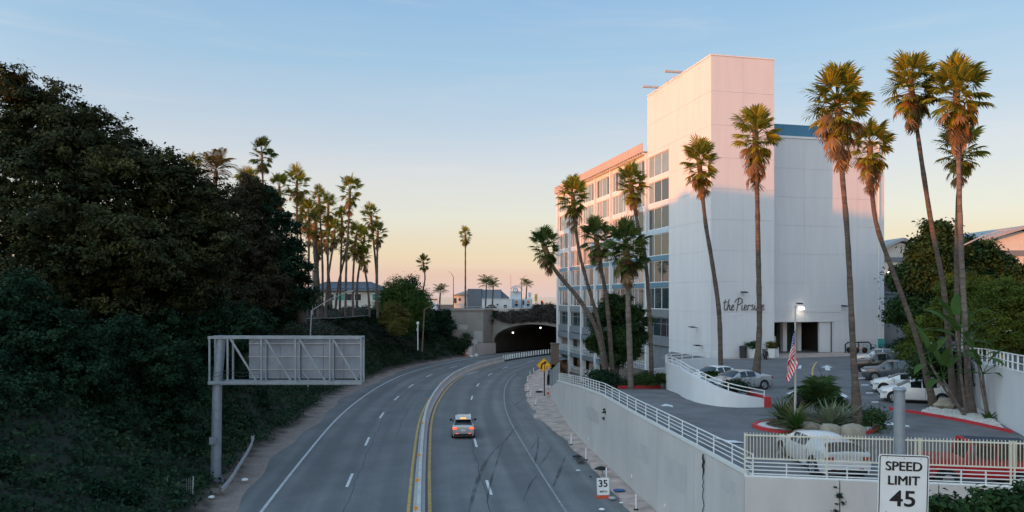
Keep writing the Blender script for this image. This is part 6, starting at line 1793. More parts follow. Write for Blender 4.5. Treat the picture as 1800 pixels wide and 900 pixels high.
for x, z in ((-29, 49), (0, 48), (29, 47), (-29, -46), (1, -47), (29, -49)):
    b = MB(); b.lathe([(.9 * k, -.008), (.7 * k, .0)], 8, (x * k, -.004, z * k), 'y'); b.build('bolt', M['steel'], board)
b = MB(); b.box(-.14, .06, .013, .1, .3, .36).box(-.14, .06, .013, .1, -.36, -.3); brd(b, 'bracket', M['steel'], SG)
# yellow curve warning sign
Y = 83; p = gnd(957, 696, .12); c = at(956, 642, p.y); k = p.y / F
DG = thing('warning_sign', 'yellow diamond curve warning sign on the right sidewalk', 'road sign', (p.x, p.y, .12))
b = MB(); b.tube([(0, .06, 0), (0, .06, c.z + .3)], .07, 10); b.build('post', M['dark_metal'], DG)
d0 = 13.2 * k
b = MB(); b.extrude([(d0, 0, 0), (0, 0, d0), (-d0, 0, 0), (0, 0, -d0)], (0, .02, 0)); bd = b.build('board', M['sign_yellow'], DG); bd.location = (c.x - p.x, 0, c.z - .12)
b = MB(); q = [(d0 * .95, 0), (0, d0 * .95), (-d0 * .95, 0), (0, -d0 * .95)]; q2 = [(x * .955, z * .955) for x, z in q]
b.add([(x, -.003, z) for x, z in q + q2], [(i, (i + 1) % 4, 4 + (i + 1) % 4, 4 + i) for i in range(4)]); b.build('border', M['black_ink'], bd)
b = MB(); arc = [(-.26, -.42), (-.26, -.1), (-.2, .08), (-.06, .2), (.08, .24)]
ap_ = catmull([(x * d0 / .82, z * d0 / .82) for x, z in arc], .05)
LA, LB = [], []
for i, q in enumerate(ap_):
    t_ = (ap_[min(i + 1, len(ap_) - 1)] - ap_[max(i - 1, 0)]).normalized(); LA.append((q.x + t_.y * .09, -.006, q.y - t_.x * .09)); LB.append((q.x - t_.y * .09, -.006, q.y + t_.x * .09))
b.strip(LA, LB); s_ = d0 / .82
b.add([(.02 * s_, -.006, .44 * s_), (.36 * s_, -.006, .36 * s_), (.1 * s_, -.006, .05 * s_)], [(0, 1, 2)]); b.build('arrow', M['black_ink'], bd)
me = text_mesh('25', .42, 'lettering', mat('orange_ink', (.45, .12, .01), .5, 0, 1), .008); obj('lettering', me, None, bd, Matrix.Translation((.2, -.006, -.28)))
# 35 MPH folding sign
p = gnd(1061, 876); k = p.y / F
S35 = thing('portable_sign', 'white portable 35 MPH sign leaning at the kerb', 'road sign', (p.x, p.y, 0), R(6))
lean = Matrix.Translation((0, 0, .12)) @ Matrix.Rotation(R(-12), 4, 'X')
b = MB(); b.extrude([(x, 0, z + .52) for x, z in rrect(.68, .92, .04)], (0, .03, 0)); bd = b.build('board', M['white_sign'], S35); bd.matrix_basis = lean
me = text_mesh('35', .52, 'lettering', M['black_ink'], .012, 1.05); obj('lettering', me, None, bd, Matrix.Translation((0, -.006, .66)))
me = text_mesh('MPH', .19, 'lettering', mat('faded_ink', (.16, .16, .17), .6, 0, 1), .004, 1.1); obj('lettering', me, None, bd, Matrix.Translation((0, -.006, .24)))
b = MB(); b.box(-.36, .36, -.02, .3, 0, .13); b.build('red_base', M['orange_plastic'], S35)
b = MB(); b.bar((-.3, .5, 0), (-.3, .25, 1.0), .04); b.bar((.3, .5, 0), (.3, .25, 1.0), .04); b.bar((-.3, .02, .06), (-.3, -.02, .2), .05); b.bar((.3, .02, .06), (.3, -.02, .2), .05); b.build('frame', M['pole_grey'], S35)
# broken black umbrella and litter
p = gnd(1057, 836, .12); UM = thing('umbrella', 'broken black umbrella lying open on the sidewalk', 'umbrella', (p.x, p.y, .5))
b = MB(); vs = []; fs = []
for i in range(9):
    a = math.pi * 2 * i / 8
    for r_, z in ((0.04, .2), (.25, .15), (.5, -.0)): vs.append((r_ * math.cos(a), r_ * .7 * math.sin(a), z + (.04 if i % 2 else 0) * (r_ > .3)))
for i in range(8):
    for j in range(2): fs.append((i * 3 + j, i * 3 + j + 1, (i + 1) * 3 + j + 1, (i + 1) * 3 + j))
b.add(vs, fs); b.build('canopy', M['black_rubber'], UM); MB().tube([(0, 0, .22), (.1, 0, -.36)], .015, 5).build('shaft', M['dark_metal'], UM)
LT = [(1014, 804, .28, 'dark', 'flat dark rag on the sidewalk edge by a delineator post'), (1019, 812, .3, 'brown', 'brown heap of leaves and rubbish at the kerb'), (1016, 828, .12, 'white', 'white paper scrap on the asphalt below the brown heap'), (1038, 839, .1, 'dark', 'small black scrap on the asphalt left of the umbrella'), (1058, 897, .16, 'white', 'pale crumpled wrapper at the bottom of the right shoulder'), (1089, 864, .34, 'blue', 'blue paint spill on the sidewalk beside the portable sign'), (1092, 885, .1, 'white', 'tiny white scrap near the last delineator post'), (993, 737, .1, 'white', 'lone white scrap on the open asphalt near the skid marks'), (1076, 877, .2, 'grey', 'grey sandbag beside the portable sign'),
      (948, 690, .4, 'dark', 'dark clothes heaped on the sidewalk by the yellow sign'), (951, 686, .2, 'white', 'white bag on the clothes heap by the yellow sign'), (553, 710, .22, 'white', 'white litter piece on the left verge under the sign'), (431, 847, .2, 'white', 'white paper cup on the left verge by the crash rail'), (372, 878, .18, 'white', 'pale scrap at the foot of the left sign post')]
lm = {'dark': M['black_rubber'], 'brown': M['leaf_dry'], 'white': M['white_sign'], 'blue': mat('blue_spill', (.04, .12, .30), .6, .2, 3), 'grey': M['pole_grey']}
for k, (px, py, r_, c_, lab) in enumerate(LT):
    p = gnd(px, py, .1); b = MB(); b.rock((0, 0, r_ * .16), (r_ * 1.1, r_ * .8, r_ * .3 if c_ != 'blue' else .02), k)
    o = b.build('litter', lm[c_]); o.location = p + Vector((0, 0, .03 if px > 500 else .12)); tag(o, lab, 'litter', 'litter along the road edges')
p = gnd(959, 694, .12); cone('orange cone standing at the foot of the yellow diamond sign', (p.x + .3, p.y + .2, .12), .75)
# delineator posts
DL = [(938, 656), (932, 662.5), (927, 672), (928, 688.5), (932, 699), (941, 712.7), (1004, 782), (1030, 808.6), (1066, 846), (1118, 896)]
ordn = ['farthest white delineator post, beside the yellow diamond', 'second farthest white delineator post at the narrow sidewalk end', 'third white delineator post from the far end', 'fourth white delineator post from the far end', 'fifth white delineator post, left of the clothes heap', 'white delineator post below the clothes heap, leaning slightly', 'white delineator post by the flat dark rag', 'white delineator post by the brown heap of leaves', 'white delineator post between the umbrella and the 35 sign', 'nearest white delineator post at the bottom of the sidewalk']
proto = None
for k, (px, py) in enumerate(DL):
    p = gnd(px, py, .12)
    if proto is None:
        proto = thing('delineator_post', '', 'delineator post')
        MB().lathe([(.13, 0), (.13, .04), (.07, .06)], 10).build('base', M['black_rubber'], proto); MB().lathe([(.045, .05), (.045, .78), (.03, .8)], 10).build('tube', M['white_sign'], proto, smooth=40); MB().lathe([(.047, .6), (.047, .7)], 10).build('band', M['plate'], proto)
        o = proto
    else: o = copy_tree(proto)
    o.location = p; o.rotation_euler = (R([0, 2, -2, 1, 0, 3][k % 6]), R([0, -3, 2, 0, 6, 8][k % 6]) if k < 6 else 0, 0); tag(o, ordn[k], 'delineator post', 'white delineator posts along the sidewalk')
# overhead sign seen from behind
Y = 44.0; k = Y / F
OS = thing('overhead_sign', 'grey steel overhead sign seen from behind on a single post over the left verge', 'overhead sign', at(381, 850, Y))
def oz(y): return H + (522 - y) * k
def ox(x): return (x - 900) * k
b = MB(); b.tube([(ox(379), Y, -.1), (ox(382), Y, oz(674)), (ox(390), Y, oz(590))], [.30, .27, .25], 18); b.build('post', M['steel'], OS, smooth=40, world=True)
b = MB(); b.lathe([(.5, -.1), (.5, .05), (.36, .08)], 8, (ox(379), Y, 0)); 
for a in range(6): b.obox((ox(379) + .38 * math.cos(a * 1.047), Y + .38 * math.sin(a * 1.047), .2), (.1 * math.cos(a * 1.047), .1 * math.sin(a * 1.047), 0), (-.01 * math.sin(a * 1.047), .01 * math.cos(a * 1.047), 0), (0, 0, .18))
b.build('base_plate', M['steel'], OS, world=True)
b = MB(); b.box(ox(373), ox(385), Y - .45, Y - .24, oz(779), oz(767)); b.build('junction_box', M['aluminium'], OS, world=True)
YF, YB = Y - .42, Y + .42
for yy in (YF, YB):
    for z0, nm in ((592.5, 'top_chord'), (671, 'bottom_chord')):
        b = MB(); b.bar((ox(371), yy, oz(z0)), (ox(638.5), yy, oz(z0 + .5)), .13, .15); b.build(nm, M['steel'], OS, world=True)
    for x in (373.5, 405, 463.5, 523, 583, 637):
        b = MB(); b.bar((ox(x), yy, oz(593)), (ox(x), yy, oz(671)), .11, .09); b.build('upright', M['steel'], OS, world=True)
    if yy == YF:
        for x0, x1 in ((409, 456), (470, 516.5), (529, 576), (587.5, 632)):
            b = MB(); b.bar((ox(x0), yy + .02, oz(594)), (ox(x1), yy + .02, oz(670)), .10, .08, up=(0, 1, 0)); b.build('diagonal', M['steel'], OS, world=True)
for x in (373.5, 405, 463.5, 523, 583, 637):
    for z0 in (592.5, 671):
        b = MB(); b.bar((ox(x), YF, oz(z0)), (ox(x), YB, oz(z0)), .08); b.build('cross_tie', M['steel'], OS, world=True)
cuts = [432, 451.5, 487.5, 525, 564.5, 601, 635]
for x0, x1 in zip(cuts, cuts[1:]):
    b = MB(); b.box(ox(x0) + .012, ox(x1) - .012, YB + .1, YB + .16, oz(667), oz(596)); b.build('sign_panel', M['aluminium'], OS, world=True)
for z0 in (605, 628, 651):
    b = MB(); b.bar((ox(432), YB + .06, oz(z0)), (ox(635), YB + .06, oz(z0)), .05); b.build('stringer', M['pole_grey'], OS, world=True)
for x, d_ in ((435, 1), (528, 1), (631, -1)):
    b = MB(); b.bar((ox(x), YB + .05, oz(655)), (ox(x + 10 * d_), YB + .05, oz(667)), .04); b.build('corner_brace', M['pole_grey'], OS, world=True); b = MB(); b.bar((ox(x), YB + .05, oz(605)), (ox(x + 9 * d_), YB + .05, oz(596)), .04); b.build('corner_brace', M['pole_grey'], OS, world=True)
b = MB(); b.box(ox(371), ox(638), YF - .02, YB + .05, oz(675), oz(674)); b.build('catwalk', M['steel'], OS, world=True)
for z0 in (652, 658): 
    b = MB(); b.tube([(ox(371 + i * 10), YF - .1, oz(z0 + 2.5 * math.sin(i * 1.3))) for i in range(10)], .012, 4); b.build('cable', M['dark_metal'], OS, world=True)
# bent crash rail beside the post
CR = thing('crash_rail', 'bent galvanised crash rail beside the overhead sign post', 'guard rail', gnd(405, 865))
gp_ = catmull([gnd(388, 862, .45), gnd(403, 845, .5), gnd(420, 818, .55), gnd(437, 790, .6), gnd(446, 768, .62)], .5)
b = MB(); vs = []; fs = []
for i, p in enumerate(gp_):
    t_ = (gp_[min(i + 1, len(gp_) - 1)] - gp_[max(i - 1, 0)]).normalized(); nn = Vector((t_.y, -t_.x, 0)).normalized()
    for z_, o_ in ((.16, 0), (.09, .07), (.0, 0), (-.09, .07), (-.16, 0)): vs.append(p + nn * o_ + Vector((0, 0, z_)))
for i in range(len(gp_) - 1):
    for j in range(4): fs.append((i * 5 + j, (i + 1) * 5 + j, (i + 1) * 5 + j + 1, i * 5 + j + 1))
b.add(vs, fs); b.build('rail', M['steel'], CR, world=True)
for i in range(1, len(gp_), 5):
    p = gp_[i]; b = MB(); b.box(p.x - .2, p.x - .08, p.y - .06, p.y + .06, -.05, p.z + .15); b.build('post', M['wood_pole'], CR, world=True)
p = gnd(443, 782, .3); single('marker_post', MB().box(p.x - .06, p.x + .06, p.y - .02, p.y + .02, 0.1, .95), mat('marker_cream', (.5, .48, .38), .6, .1, 3), 'short cream marker post in the ivy above the crash rail', 'marker post', origin=(p.x, p.y, .1))
# collapsed mesh fence in the lower left bushes
p = gnd(322, 870, .4); WF = thing('wire_fence', 'sagging wire mesh fence panel in the dark bushes at lower left', 'fence', p)
for x in (-.9, .5):
    MB().bar((x, 0, -.4), (x + .05, 0, 1.0), .05).build('post', M['pole_grey'], WF)
b = MB()
for i in range(14): b.bar((-.9 + i * .1, -.02, -.2 + i * .02), (-.9 + i * .1, -.02, .55 + i * .03), .008)
for j in range(7): b.bar((-.9, -.02, -.2 + j * .12), (.5, -.02, 0 + j * .13), .008)
b.build('mesh_panel', M['pole_grey'], WF)

# ------------------------------------------------------------------ flagpole and flag
p = Vector((at(1398, 740, 37.2).x, 37.2, 4.5)); k = 37.2 / F
FPOL = thing('flagpole', 'slim white flagpole standing in the planter island', 'flagpole', p)
topz = H + (522 - 541) * k
b = MB(); b.tube([(0, 0, 0), (0, 0, topz - 4.5)], [.06, .04], 10); b.build('pole', M['pole_grey'], FPOL, smooth=40)
b = MB(); b.lathe([(.02, -.02), (.07, .04), (.07, .08), (.02, .13)], 10, (0, 0, topz - 4.5)); b.build('finial', M['pole_grey'], FPOL, smooth=60)
fm = bpy.data.materials.new('flag_cloth'); fm.use_nodes = True
n = fm.node_tree.nodes; l = fm.node_tree.links; bs = n['Principled BSDF']; bs.inputs['Roughness'].default_value = .8
uvn = n.new('ShaderNodeUVMap'); uvn.uv_map = 'flag'; sp = n.new('ShaderNodeSeparateXYZ'); l.new(uvn.outputs[0], sp.inputs[0])
def mth(op, a, b_=None):
    m_ = n.new('ShaderNodeMath'); m_.operation = op
    for i, q in enumerate((a, b_)):
        if q is None: continue
        if isinstance(q, (int, float)): m_.inputs[i].default_value = q
        else: l.new(q, m_.inputs[i])
    return m_.outputs[0]
st = mth('FLOOR', mth('MULTIPLY', sp.outputs[1], 12.999)); odd = mth('MODULO', st, 2.0)
mx = n.new('ShaderNodeMix'); mx.data_type = 'RGBA'; l.new(odd, mx.inputs['Factor']); mx.inputs['A'].default_value = (.62, .012, .035, 1); mx.inputs['B'].default_value = (.8, .8, .8, 1)
can = mth('MULTIPLY', mth('LESS_THAN', sp.outputs[0], .4), mth('GREATER_THAN', sp.outputs[1], 6 / 13))
uu = mth('FRACT', mth('MULTIPLY', sp.outputs[0], 13.75)); vv = mth('FRACT', mth('MULTIPLY', sp.outputs[1], 9.3))
star = mth('LESS_THAN', mth('ADD', mth('POWER', mth('SUBTRACT', uu, .5), 2.0), mth('POWER', mth('SUBTRACT', vv, .5), 2.0)), .07)
cx_ = n.new('ShaderNodeMix'); cx_.data_type = 'RGBA'; l.new(star, cx_.inputs['Factor']); cx_.inputs['A'].default_value = (.03, .06, .19, 1); cx_.inputs['B'].default_value = (.8, .8, .8, 1)
mf = n.new('ShaderNodeMix'); mf.data_type = 'RGBA'; l.new(can, mf.inputs['Factor']); l.new(mx.outputs['Result'], mf.inputs['A']); l.new(cx_.outputs['Result'], mf.inputs['B'])
l.new(mf.outputs['Result'], bs.inputs['Base Color'])
FL = thing('flag', 'American flag hanging limp from the flagpole', 'flag', (p.x, p.y, topz - 1.1))
NU, NV = 30, 14; vs = []; fs = []; uvs = []
for i in range(NU + 1):
    u = i / NU
    for j in range(NV + 1):
        v = j / NV
        # limp: the fly end falls, folds gather near the pole
        z = -1.25 * (1 - v) * (1 - .25 * u) - 1.75 * u ** 1.15 - .0
        x = -.05 - .42 * math.sin(min(1, u * 1.25) * math.pi * .62) * (1 - .45 * v) + .34 * u * v + .06 * math.sin(u * 14 + v * 2)
        y = .11 * math.sin(u * 15 + v * 3.0) * min(1, u * 4) - .05
        vs.append((x, y, z)); uvs.append((u, v))
for i in range(NU):
    for j in range(NV): a = i * (NV + 1) + j; fs.append((a, a + NV + 1, a + NV + 2, a + 1))
me = bpy.data.meshes.new('cloth'); me.from_pydata(vs, [], fs); ul = me.uv_layers.new(name='flag'); ul.data.foreach_set('uv', [c for lp_ in me.loops for c in uvs[lp_.vertex_index]])
me.materials.append(fm); me.polygons.foreach_set('use_smooth', [True] * len(me.polygons)); obj('cloth', me, None, FL)
p = at(1401, 706, 38.4); RS = thing('round_sign', 'black round sign disc on a thin post behind the flagpole', 'sign', (p.x, p.y, 4.5))
b = MB(); b.lathe([(.33, -.02), (.33, .02)], 24, (0, 0, p.z - 4.5), 'y'); b.build('disc', M['black_ink'], RS); b = MB(); b.tube([(0, .05, 0), (0, .05, p.z - 4.3)], .03, 6); b.build('post', M['pole_grey'], RS)

# ------------------------------------------------------------------ street lamps and poles
def lamp(label, base, toppx, armend, hd_, Y, w=.09, m='pole_grey', cat='street lamp', group='street lamps'):
    b0 = Vector(base); t = thing('street_lamp', label, cat, b0, 0, group)
    tp = at(*toppx, Y); ae = at(*armend, Y)
    MB().tube([b0, tp], [w, w * .7], 8).build('pole', M[m], t, smooth=40, world=True)
    mid = tp.lerp(ae, .5) + Vector((0, 0, (ae - tp).length * .04)); MB().tube([tp, mid, ae], [w * .6, w * .5, w * .45], 6).build('arm', M[m], t, smooth=40, world=True)
    d = (ae - tp); d.z *= .3; d.normalize(); MB().obox(ae + d * .3, d * .38, Vector((0, .14, 0)), Vector((0, 0, .07))).build('lamp_head', M['pole_grey'], t, world=True)
    return t
lamp('street lamp with a long slanting arm over the overhead sign', gnd(541, 690, .6), (547.5, 546), (610, 513), 0, gnd(541, 690, .6).y, .085)
lamp('brown-poled street lamp on the slope before the round tree', (at(742, 618, 116)), (746, 544), (768, 535), 0, 116, .12, 'wood_pole')
lamp('street lamp standing left of the lone tall palm on the bluff', at(797, 546, 160), (797, 487), (793, 480), 0, 160, .09, 'dark_metal')
lamp('dark street lamp in front of the white sign tower', at(917, 541, 172), (916.5, 492), (922, 486), 0, 172, .1, 'dark_metal')
lamp('large cobra street lamp arching over the right background trees', (36.56, 60, 6.0), (1692, 432), (1760, 405), 0, 60, .1)
p = at(734.5, 612, 110); t = thing('signal_post', 'short white post with a round head on the left slope', 'post', p)
MB().tube([(0, 0, -.3), (0, 0, 3.5)], .08, 8).build('pole', M['white_rail'], t); MB().lathe([(.12, 3.5), (.22, 3.65), (.2, 3.85), (.06, 3.95)], 10).build('head', M['white_rail'], t); MB().box(-.2, -.08, -.1, .1, 2.6, 3.0).build('box', M['pole_grey'], t)
b = MB(); b.tube([at(549.5, 555, 112), at(550, 473, 112)], [.12, .1], 8); single('mast', b, M['pole_grey'], 'plain pale mast left of the palm row', 'mast', origin=at(549.5, 555, 112))
p = at(685, 622, 104); t = thing('utility_cabinet', 'dark utility cabinet at the foot of the slope below the olive bush', 'cabinet', gnd(685, 628, .6)); MB().box(-.4, .4, -.3, .3, -.3, 1.7).build('case', M['dark_metal'], t); MB().box(-.35, -.02, -.33, -.3, 0, 1.6).box(.02, .35, -.33, -.3, 0, 1.6).build('door', M['dark_metal'], t)
# terrace fence
TF = thing('terrace_fence', 'low wire fence with pale rails along the terrace edge under the palms', 'fence', at(590, 558, 106))
fpts = [at(x, y, Yq) for x, y, Yq in ((512, 560, 100), (540, 560, 102), (565, 559, 104), (590, 559, 106), (615, 557, 108), (640, 555, 111), (662, 555, 114))]
b = MB(); b.tube(fpts, .03, 5); b.build('rail', M['pole_grey'], TF, world=True); b = MB(); b.tube([q + Vector((0, 0, 1.2)) for q in fpts], .025, 5); b.build('rail', M['dark_metal'], TF, world=True)
for q in fpts:
    b = MB(); b.bar(q - Vector((0, 0, .6)), q + Vector((0, 0, 1.2)), .06); b.build('post', M['dark_metal'], TF, world=True)
wirem = mat('wire_mesh', (.2, .2, .2), .8, .1, 3, alpha=.25)
b = MB(); b.strip(fpts, [q + Vector((0, 0, 1.18)) for q in fpts]); b.build('wire_panel', wirem, TF, world=True)

# ------------------------------------------------------------------ buildings in the distance
def windows(bld, rects, y, mpane, d=.12):
    for (x0, x1, z0, z1) in rects:
        f_ = MB(); t_ = .1
        f_.box(x0 - t_, x1 + t_, y - d, y - .01, z0 - t_, z0); f_.box(x0 - t_, x1 + t_, y - d, y - .01, z1, z1 + t_); f_.box(x0 - t_, x0, y - d, y - .01, z0, z1); f_.box(x1, x1 + t_, y - d, y - .01, z0, z1)
        w_ = f_.build('window', M['white_trim'], bld); p_ = MB(); p_.box(x0, x1, y - .06, y - .02, z0, z1); p_.build('pane', mpane, w_)
Y = 150; k = Y / F
HB = thing('white_house', 'long cream two-storey house with a dark hip roof behind the palm row', 'house', (-34.5, 150, 7))
wl = MB(); wl.box(-8, 8.2, 0, 10, -.5, 5.4); wl.build('wall', M['cream_wall'], HB)
rf = MB(); rf.add([(-8.9, -.8, 5.3), (9.1, -.8, 5.3), (9.1, 11, 5.3), (-8.9, 11, 5.3), (-4.5, 5, 7.3), (5.0, 5, 7.3)], [(0, 1, 5, 4), (1, 2, 5), (2, 3, 4, 5), (3, 0, 4), (0, 3, 2, 1)])
roof_m = mat('dark_roof', (.07, .08, .10), .8, .15, 2)
rfo = rf.build('roof', roof_m, HB)
for i in range(9):
    x = -6.2 + i * 1.45
    b = MB(); n0 = Vector((0, 5.8, 2.0)).normalized(); b.obox((x, 1.6, 6.14), (.66, 0, 0), n0 * .9, (0, -.01, .035)); b.build('solar_panel', mat('solar', (.02, .03, .06), .2, .1, 2) if i == 0 else bpy.data.materials['solar'], rfo)
teal = mat('teal_blind', (.05, .32, .27), .5, .08, 2); wdk = M['curtain_dark']
windows(HB, [(-6.9, -5.7, 3.4, 4.7), (-.9, .5, 3.4, 4.7), (6.2, 7.6, 3.4, 4.7)], 0, teal)
windows(HB, [(-4.9, -4.2, 3.3, 4.9), (1.0, 2.0, 3.4, 4.7), (2.6, 3.9, 3.4, 4.7), (-2.9, -1.6, 3.4, 4.7)], 0, wdk)
windows(HB, [(-3.4, -1.8, .6, 2.0), (-.6, .9, .6, 2.0), (2.2, 4.4, .6, 2.0), (5.4, 6.8, .6, 2.0)], 0, M['pane_blue'])
windows(HB, [(-7.4, -7.05, 3.4, 4.7)], 0, M['pane_blue'])
# bluff-top buildings
Y = 180; k = Y / F
def bx(px, py): q = at(px, py, Y); return q.x, q.z
G1b = thing('grey_slab_building', 'dark grey boxy building on the bluff behind the feathery palms', 'building', at(850, 545, Y))
o0 = G1b.location
def wbox(parent, name, m, px0, px1, py0, py1, dy0, dy1, root):
    x0, z1 = bx(px0, py0); x1, z0 = bx(px1, py1); b = MB(); b.box(x0 - root.x, x1 - root.x, dy0, dy1, z0 - root.z, z1 - root.z); return b.build(name, m, parent)
slabm = mat('slab_grey', (.13, .15, .18), .8, .08, .5)
wbox(G1b, 'slab', slabm, 822, 846, 508, 546, 0, 8, o0); wbox(G1b, 'wall', mat('slab_grey_pale', (.16, .19, .23), .8, .06, .5), 846.1, 881, 509, 546, .4, 8, o0)
x0, z1 = bx(881, 511); x1, z0 = bx(895, 527); b = MB(); b.extrude([(x0 - o0.x, 1, z1 - o0.z), (x1 - o0.x, 1, z0 - o0.z + .6), (x1 - o0.x, 1, z0 - o0.z - 2), (x0 - o0.x, 1, z0 - o0.z - 2)], (0, 6, 0)); b.build('sloped_roof', slabm, G1b)
wbox(G1b, 'cap', M['white_trim'], 821.5, 846.5, 507.4, 508, -.1, 8.1, o0)
G2b = thing('pale_house', 'pale grey house with a low pitched roof left of the dark slab', 'house', at(808, 545, Y)); o0 = G2b.location
wbox(G2b, 'wall', M['cream_wall'], 797, 821, 517, 546, 1, 8, o0)
x0, z0 = bx(794, 519); x1, z1 = bx(822, 510); b = MB(); b.extrude([(x0 - o0.x, .4, z0 - o0.z), (x1 - o0.x, .4, z1 - o0.z), (x1 - o0.x, .4, z0 - o0.z + .2)], (0, 8, 0)); b.build('roof', mat('pale_roof', (.35, .37, .4), .8, .08, 1), G2b)
for (a0, a1, c0, c1) in ((797.5, 801.5, 524, 533), (806, 809, 524, 529)):
    wbox(G2b, 'window', M['curtain_dark'], a0, a1, c0, c1, .9, .99, o0)
G3b = thing('white_low_building', 'low white building with a dark door in front of the sign tower', 'building', at(875, 546, Y - 3)); o0 = G3b.location; Y = 177
wbox(G3b, 'wall', M['white_wall'], 847, 900, 526, 548, 0, 6, o0); wbox(G3b, 'coping', M['white_trim'], 846.5, 900.5, 525.2, 526, -.1, 6.1, o0)
wbox(G3b, 'door', M['curtain_dark'], 885.5, 891, 536, 547, -.05, -.01, o0); wbox(G3b, 'door_panel', M['pane_blue'], 885.7, 890.8, 540, 547, -.09, -.06, o0)
wbox(G3b, 'emblem', M['dark_metal'], 873, 876, 534, 537, -.06, -.01, o0)
x0, z0 = bx(866, 547); b = MB(); b.lathe([(1.6, -.05), (1.6, .05)], 16, (x0 - o0.x - .3, -.3, z0 - o0.z), 'y'); b.build('awning', M['dark_metal'], G3b)
G4b = thing('sign_tower', 'white tower building with a curved roof sign and two round orange posters', 'building', at(916, 541, 182)); o0 = G4b.location; Y = 182
wbox(G4b, 'wall', M['white_wall'], 897, 917, 512, 545, 0, 5, o0); wbox(G4b, 'low_wall', mat('pale_blue_wall', (.50, .58, .68), .8, .05, 1), 899.5, 935.5, 525.5, 545, -.6, -.02, o0)
wbox(G4b, 'pillar', M['white_wall'], 929, 933.5, 514, 526, 0, 1, o0); wbox(G4b, 'pillar_cap', M['pale_blue_wall'] if 'pale_blue_wall' in M else bpy.data.materials['pale_blue_wall'], 928.6, 934, 514.5, 521, -.1, -.01, o0)
b = MB(); q = []
for i in range(9):
    a = R(160 - 140 * i / 8); x, z = bx(908 + 11 * math.cos(a), 511 - 10 * math.sin(a)); q.append((x - o0.x, z - o0.z))
q2 = [(x * 1.0, z - .45) for x, z in q]
b.extrude([(x, -.4, z) for x, z in q] + [(x, -.4, z) for x, z in reversed(q2)], (0, 3, 0)); b.build('curved_roof', bpy.data.materials['pale_blue_wall'], G4b)
x, z = bx(906, 510); b = MB(); b.lathe([(.62, -.08), (.62, .08)], 20, (x - o0.x, -.6, z - o0.z), 'y'); b.build('round_emblem', M['grey_slate'], G4b)
b = MB(); b.lathe([(.45, -.1), (.45, -.085)], 20, (x - o0.x, -.62, z - o0.z), 'y'); b.build('emblem_face', M['white_sign'], G4b)
x, z = bx(898, 508); MB().box(x - o0.x - .04, x - o0.x + .04, -.3, -.2, z - o0.z - .5, z - o0.z + 3.4).build('mast', mat('red_mast', (.4, .12, .1), .6, .1, 3), G4b)
post_o = mat('poster_orange', (.65, .25, .05), .6, .2, 2)
for px in (908, 928.5):
    x, z = bx(px, 530.5); b = MB(); b.lathe([(.36, -.03), (.36, .0)], 20, (x - o0.x, -.63, z - o0.z), 'y'); b.build('round_poster', post_o, G4b)
    b = MB(); b.box(x - o0.x - .38, x - o0.x + .34, -.66, -.62, z - o0.z - 1.0, z - o0.z - .5); b.build('poster_caption', M['black_ink'], G4b)
wbox(G4b, 'dark_window', M['curtain_dark'], 918, 921.5, 528, 536, -.68, -.61, o0)
# banner, traffic signal, small boats' sail-like tents
q = at(942, 541, 168); t = thing('banner', 'yellow vertical banner on a thin post above the tunnel', 'banner', q)
Y = 168; kk = Y / F; MB().tube([(.3, 0, 0), (.3, 0, 26 * kk)], .05, 6).build('post', M['pole_grey'], t); MB().box(-.28, .24, -.02, .02, 11 * kk, 24 * kk).build('cloth', mat('banner_yellow', (.7, .5, .1), .7, .15, 2), t); MB().box(-.16, .12, -.03, -.021, 15 * kk, 20 * kk).build('print', mat('banner_print', (.45, .3, .1), .7, .15, 2), t)
q = at(953, 541, 160); t = thing('traffic_signal', 'dark traffic signal showing red above the tunnel', 'traffic light', q)
Y = 160; kk = Y / F; MB().tube([(0, .1, 0), (0, .1, 12 * kk)], .06, 6).build('post', M['dark_metal'], t); MB().box(-.3, .3, -.15, .15, 4 * kk, 12.5 * kk).build('housing', M['dark_metal'], t); MB().lathe([(.13, -.05), (.1, .02)], 10, (.2, -.18, 11 * kk), 'y').build('red_lamp', M['tail_glow'], t)
# street wedge and railing on top of the bluff
b = MB(); b.prism([(-9, 148), (16, 143), (18, 152), (-9, 156)], 8.38, [8.5, 9.1, 9.2, 8.6]); o = b.build('overpass_street', M['walk_concrete']); o['kind'] = 'structure'
t = thing('bluff_railing', 'thin grey railing along the street edge left of the vines', 'railing', at(835, 546, 147))
rp = [at(x, 547, 147.5) for x in (800, 815, 830, 845, 860, 872, 885, 900)]
b = MB(); b.tube([q + Vector((0, 0, .9)) for q in rp], .04, 5); b.tube([q + Vector((0, 0, .5)) for q in rp], .025, 5); b.build('rail_bar', M['pole_grey'], t, world=True)
for q in rp:
    b = MB(); b.bar(q, q + Vector((0, 0, .9)), .06); b.build('rail_post', M['pole_grey'], t, world=True)
q = at(755, 546, 156); t = thing('beach_tent', 'white pitched canopy with an orange edge beside the curved palm', 'canopy', q)
MB().extrude([(-1.9, 0, 0), (1.6, 0, 0), (1.2, 0, .9), (0, 0, 2.2), (-1.6, 0, .9)], (0, 3, 0)).build('roof', M['white_trim'], t); MB().box(-1.6, 1.7, -.1, 0, 2.2, 2.45).build('trim', M['orange_plastic'], t)
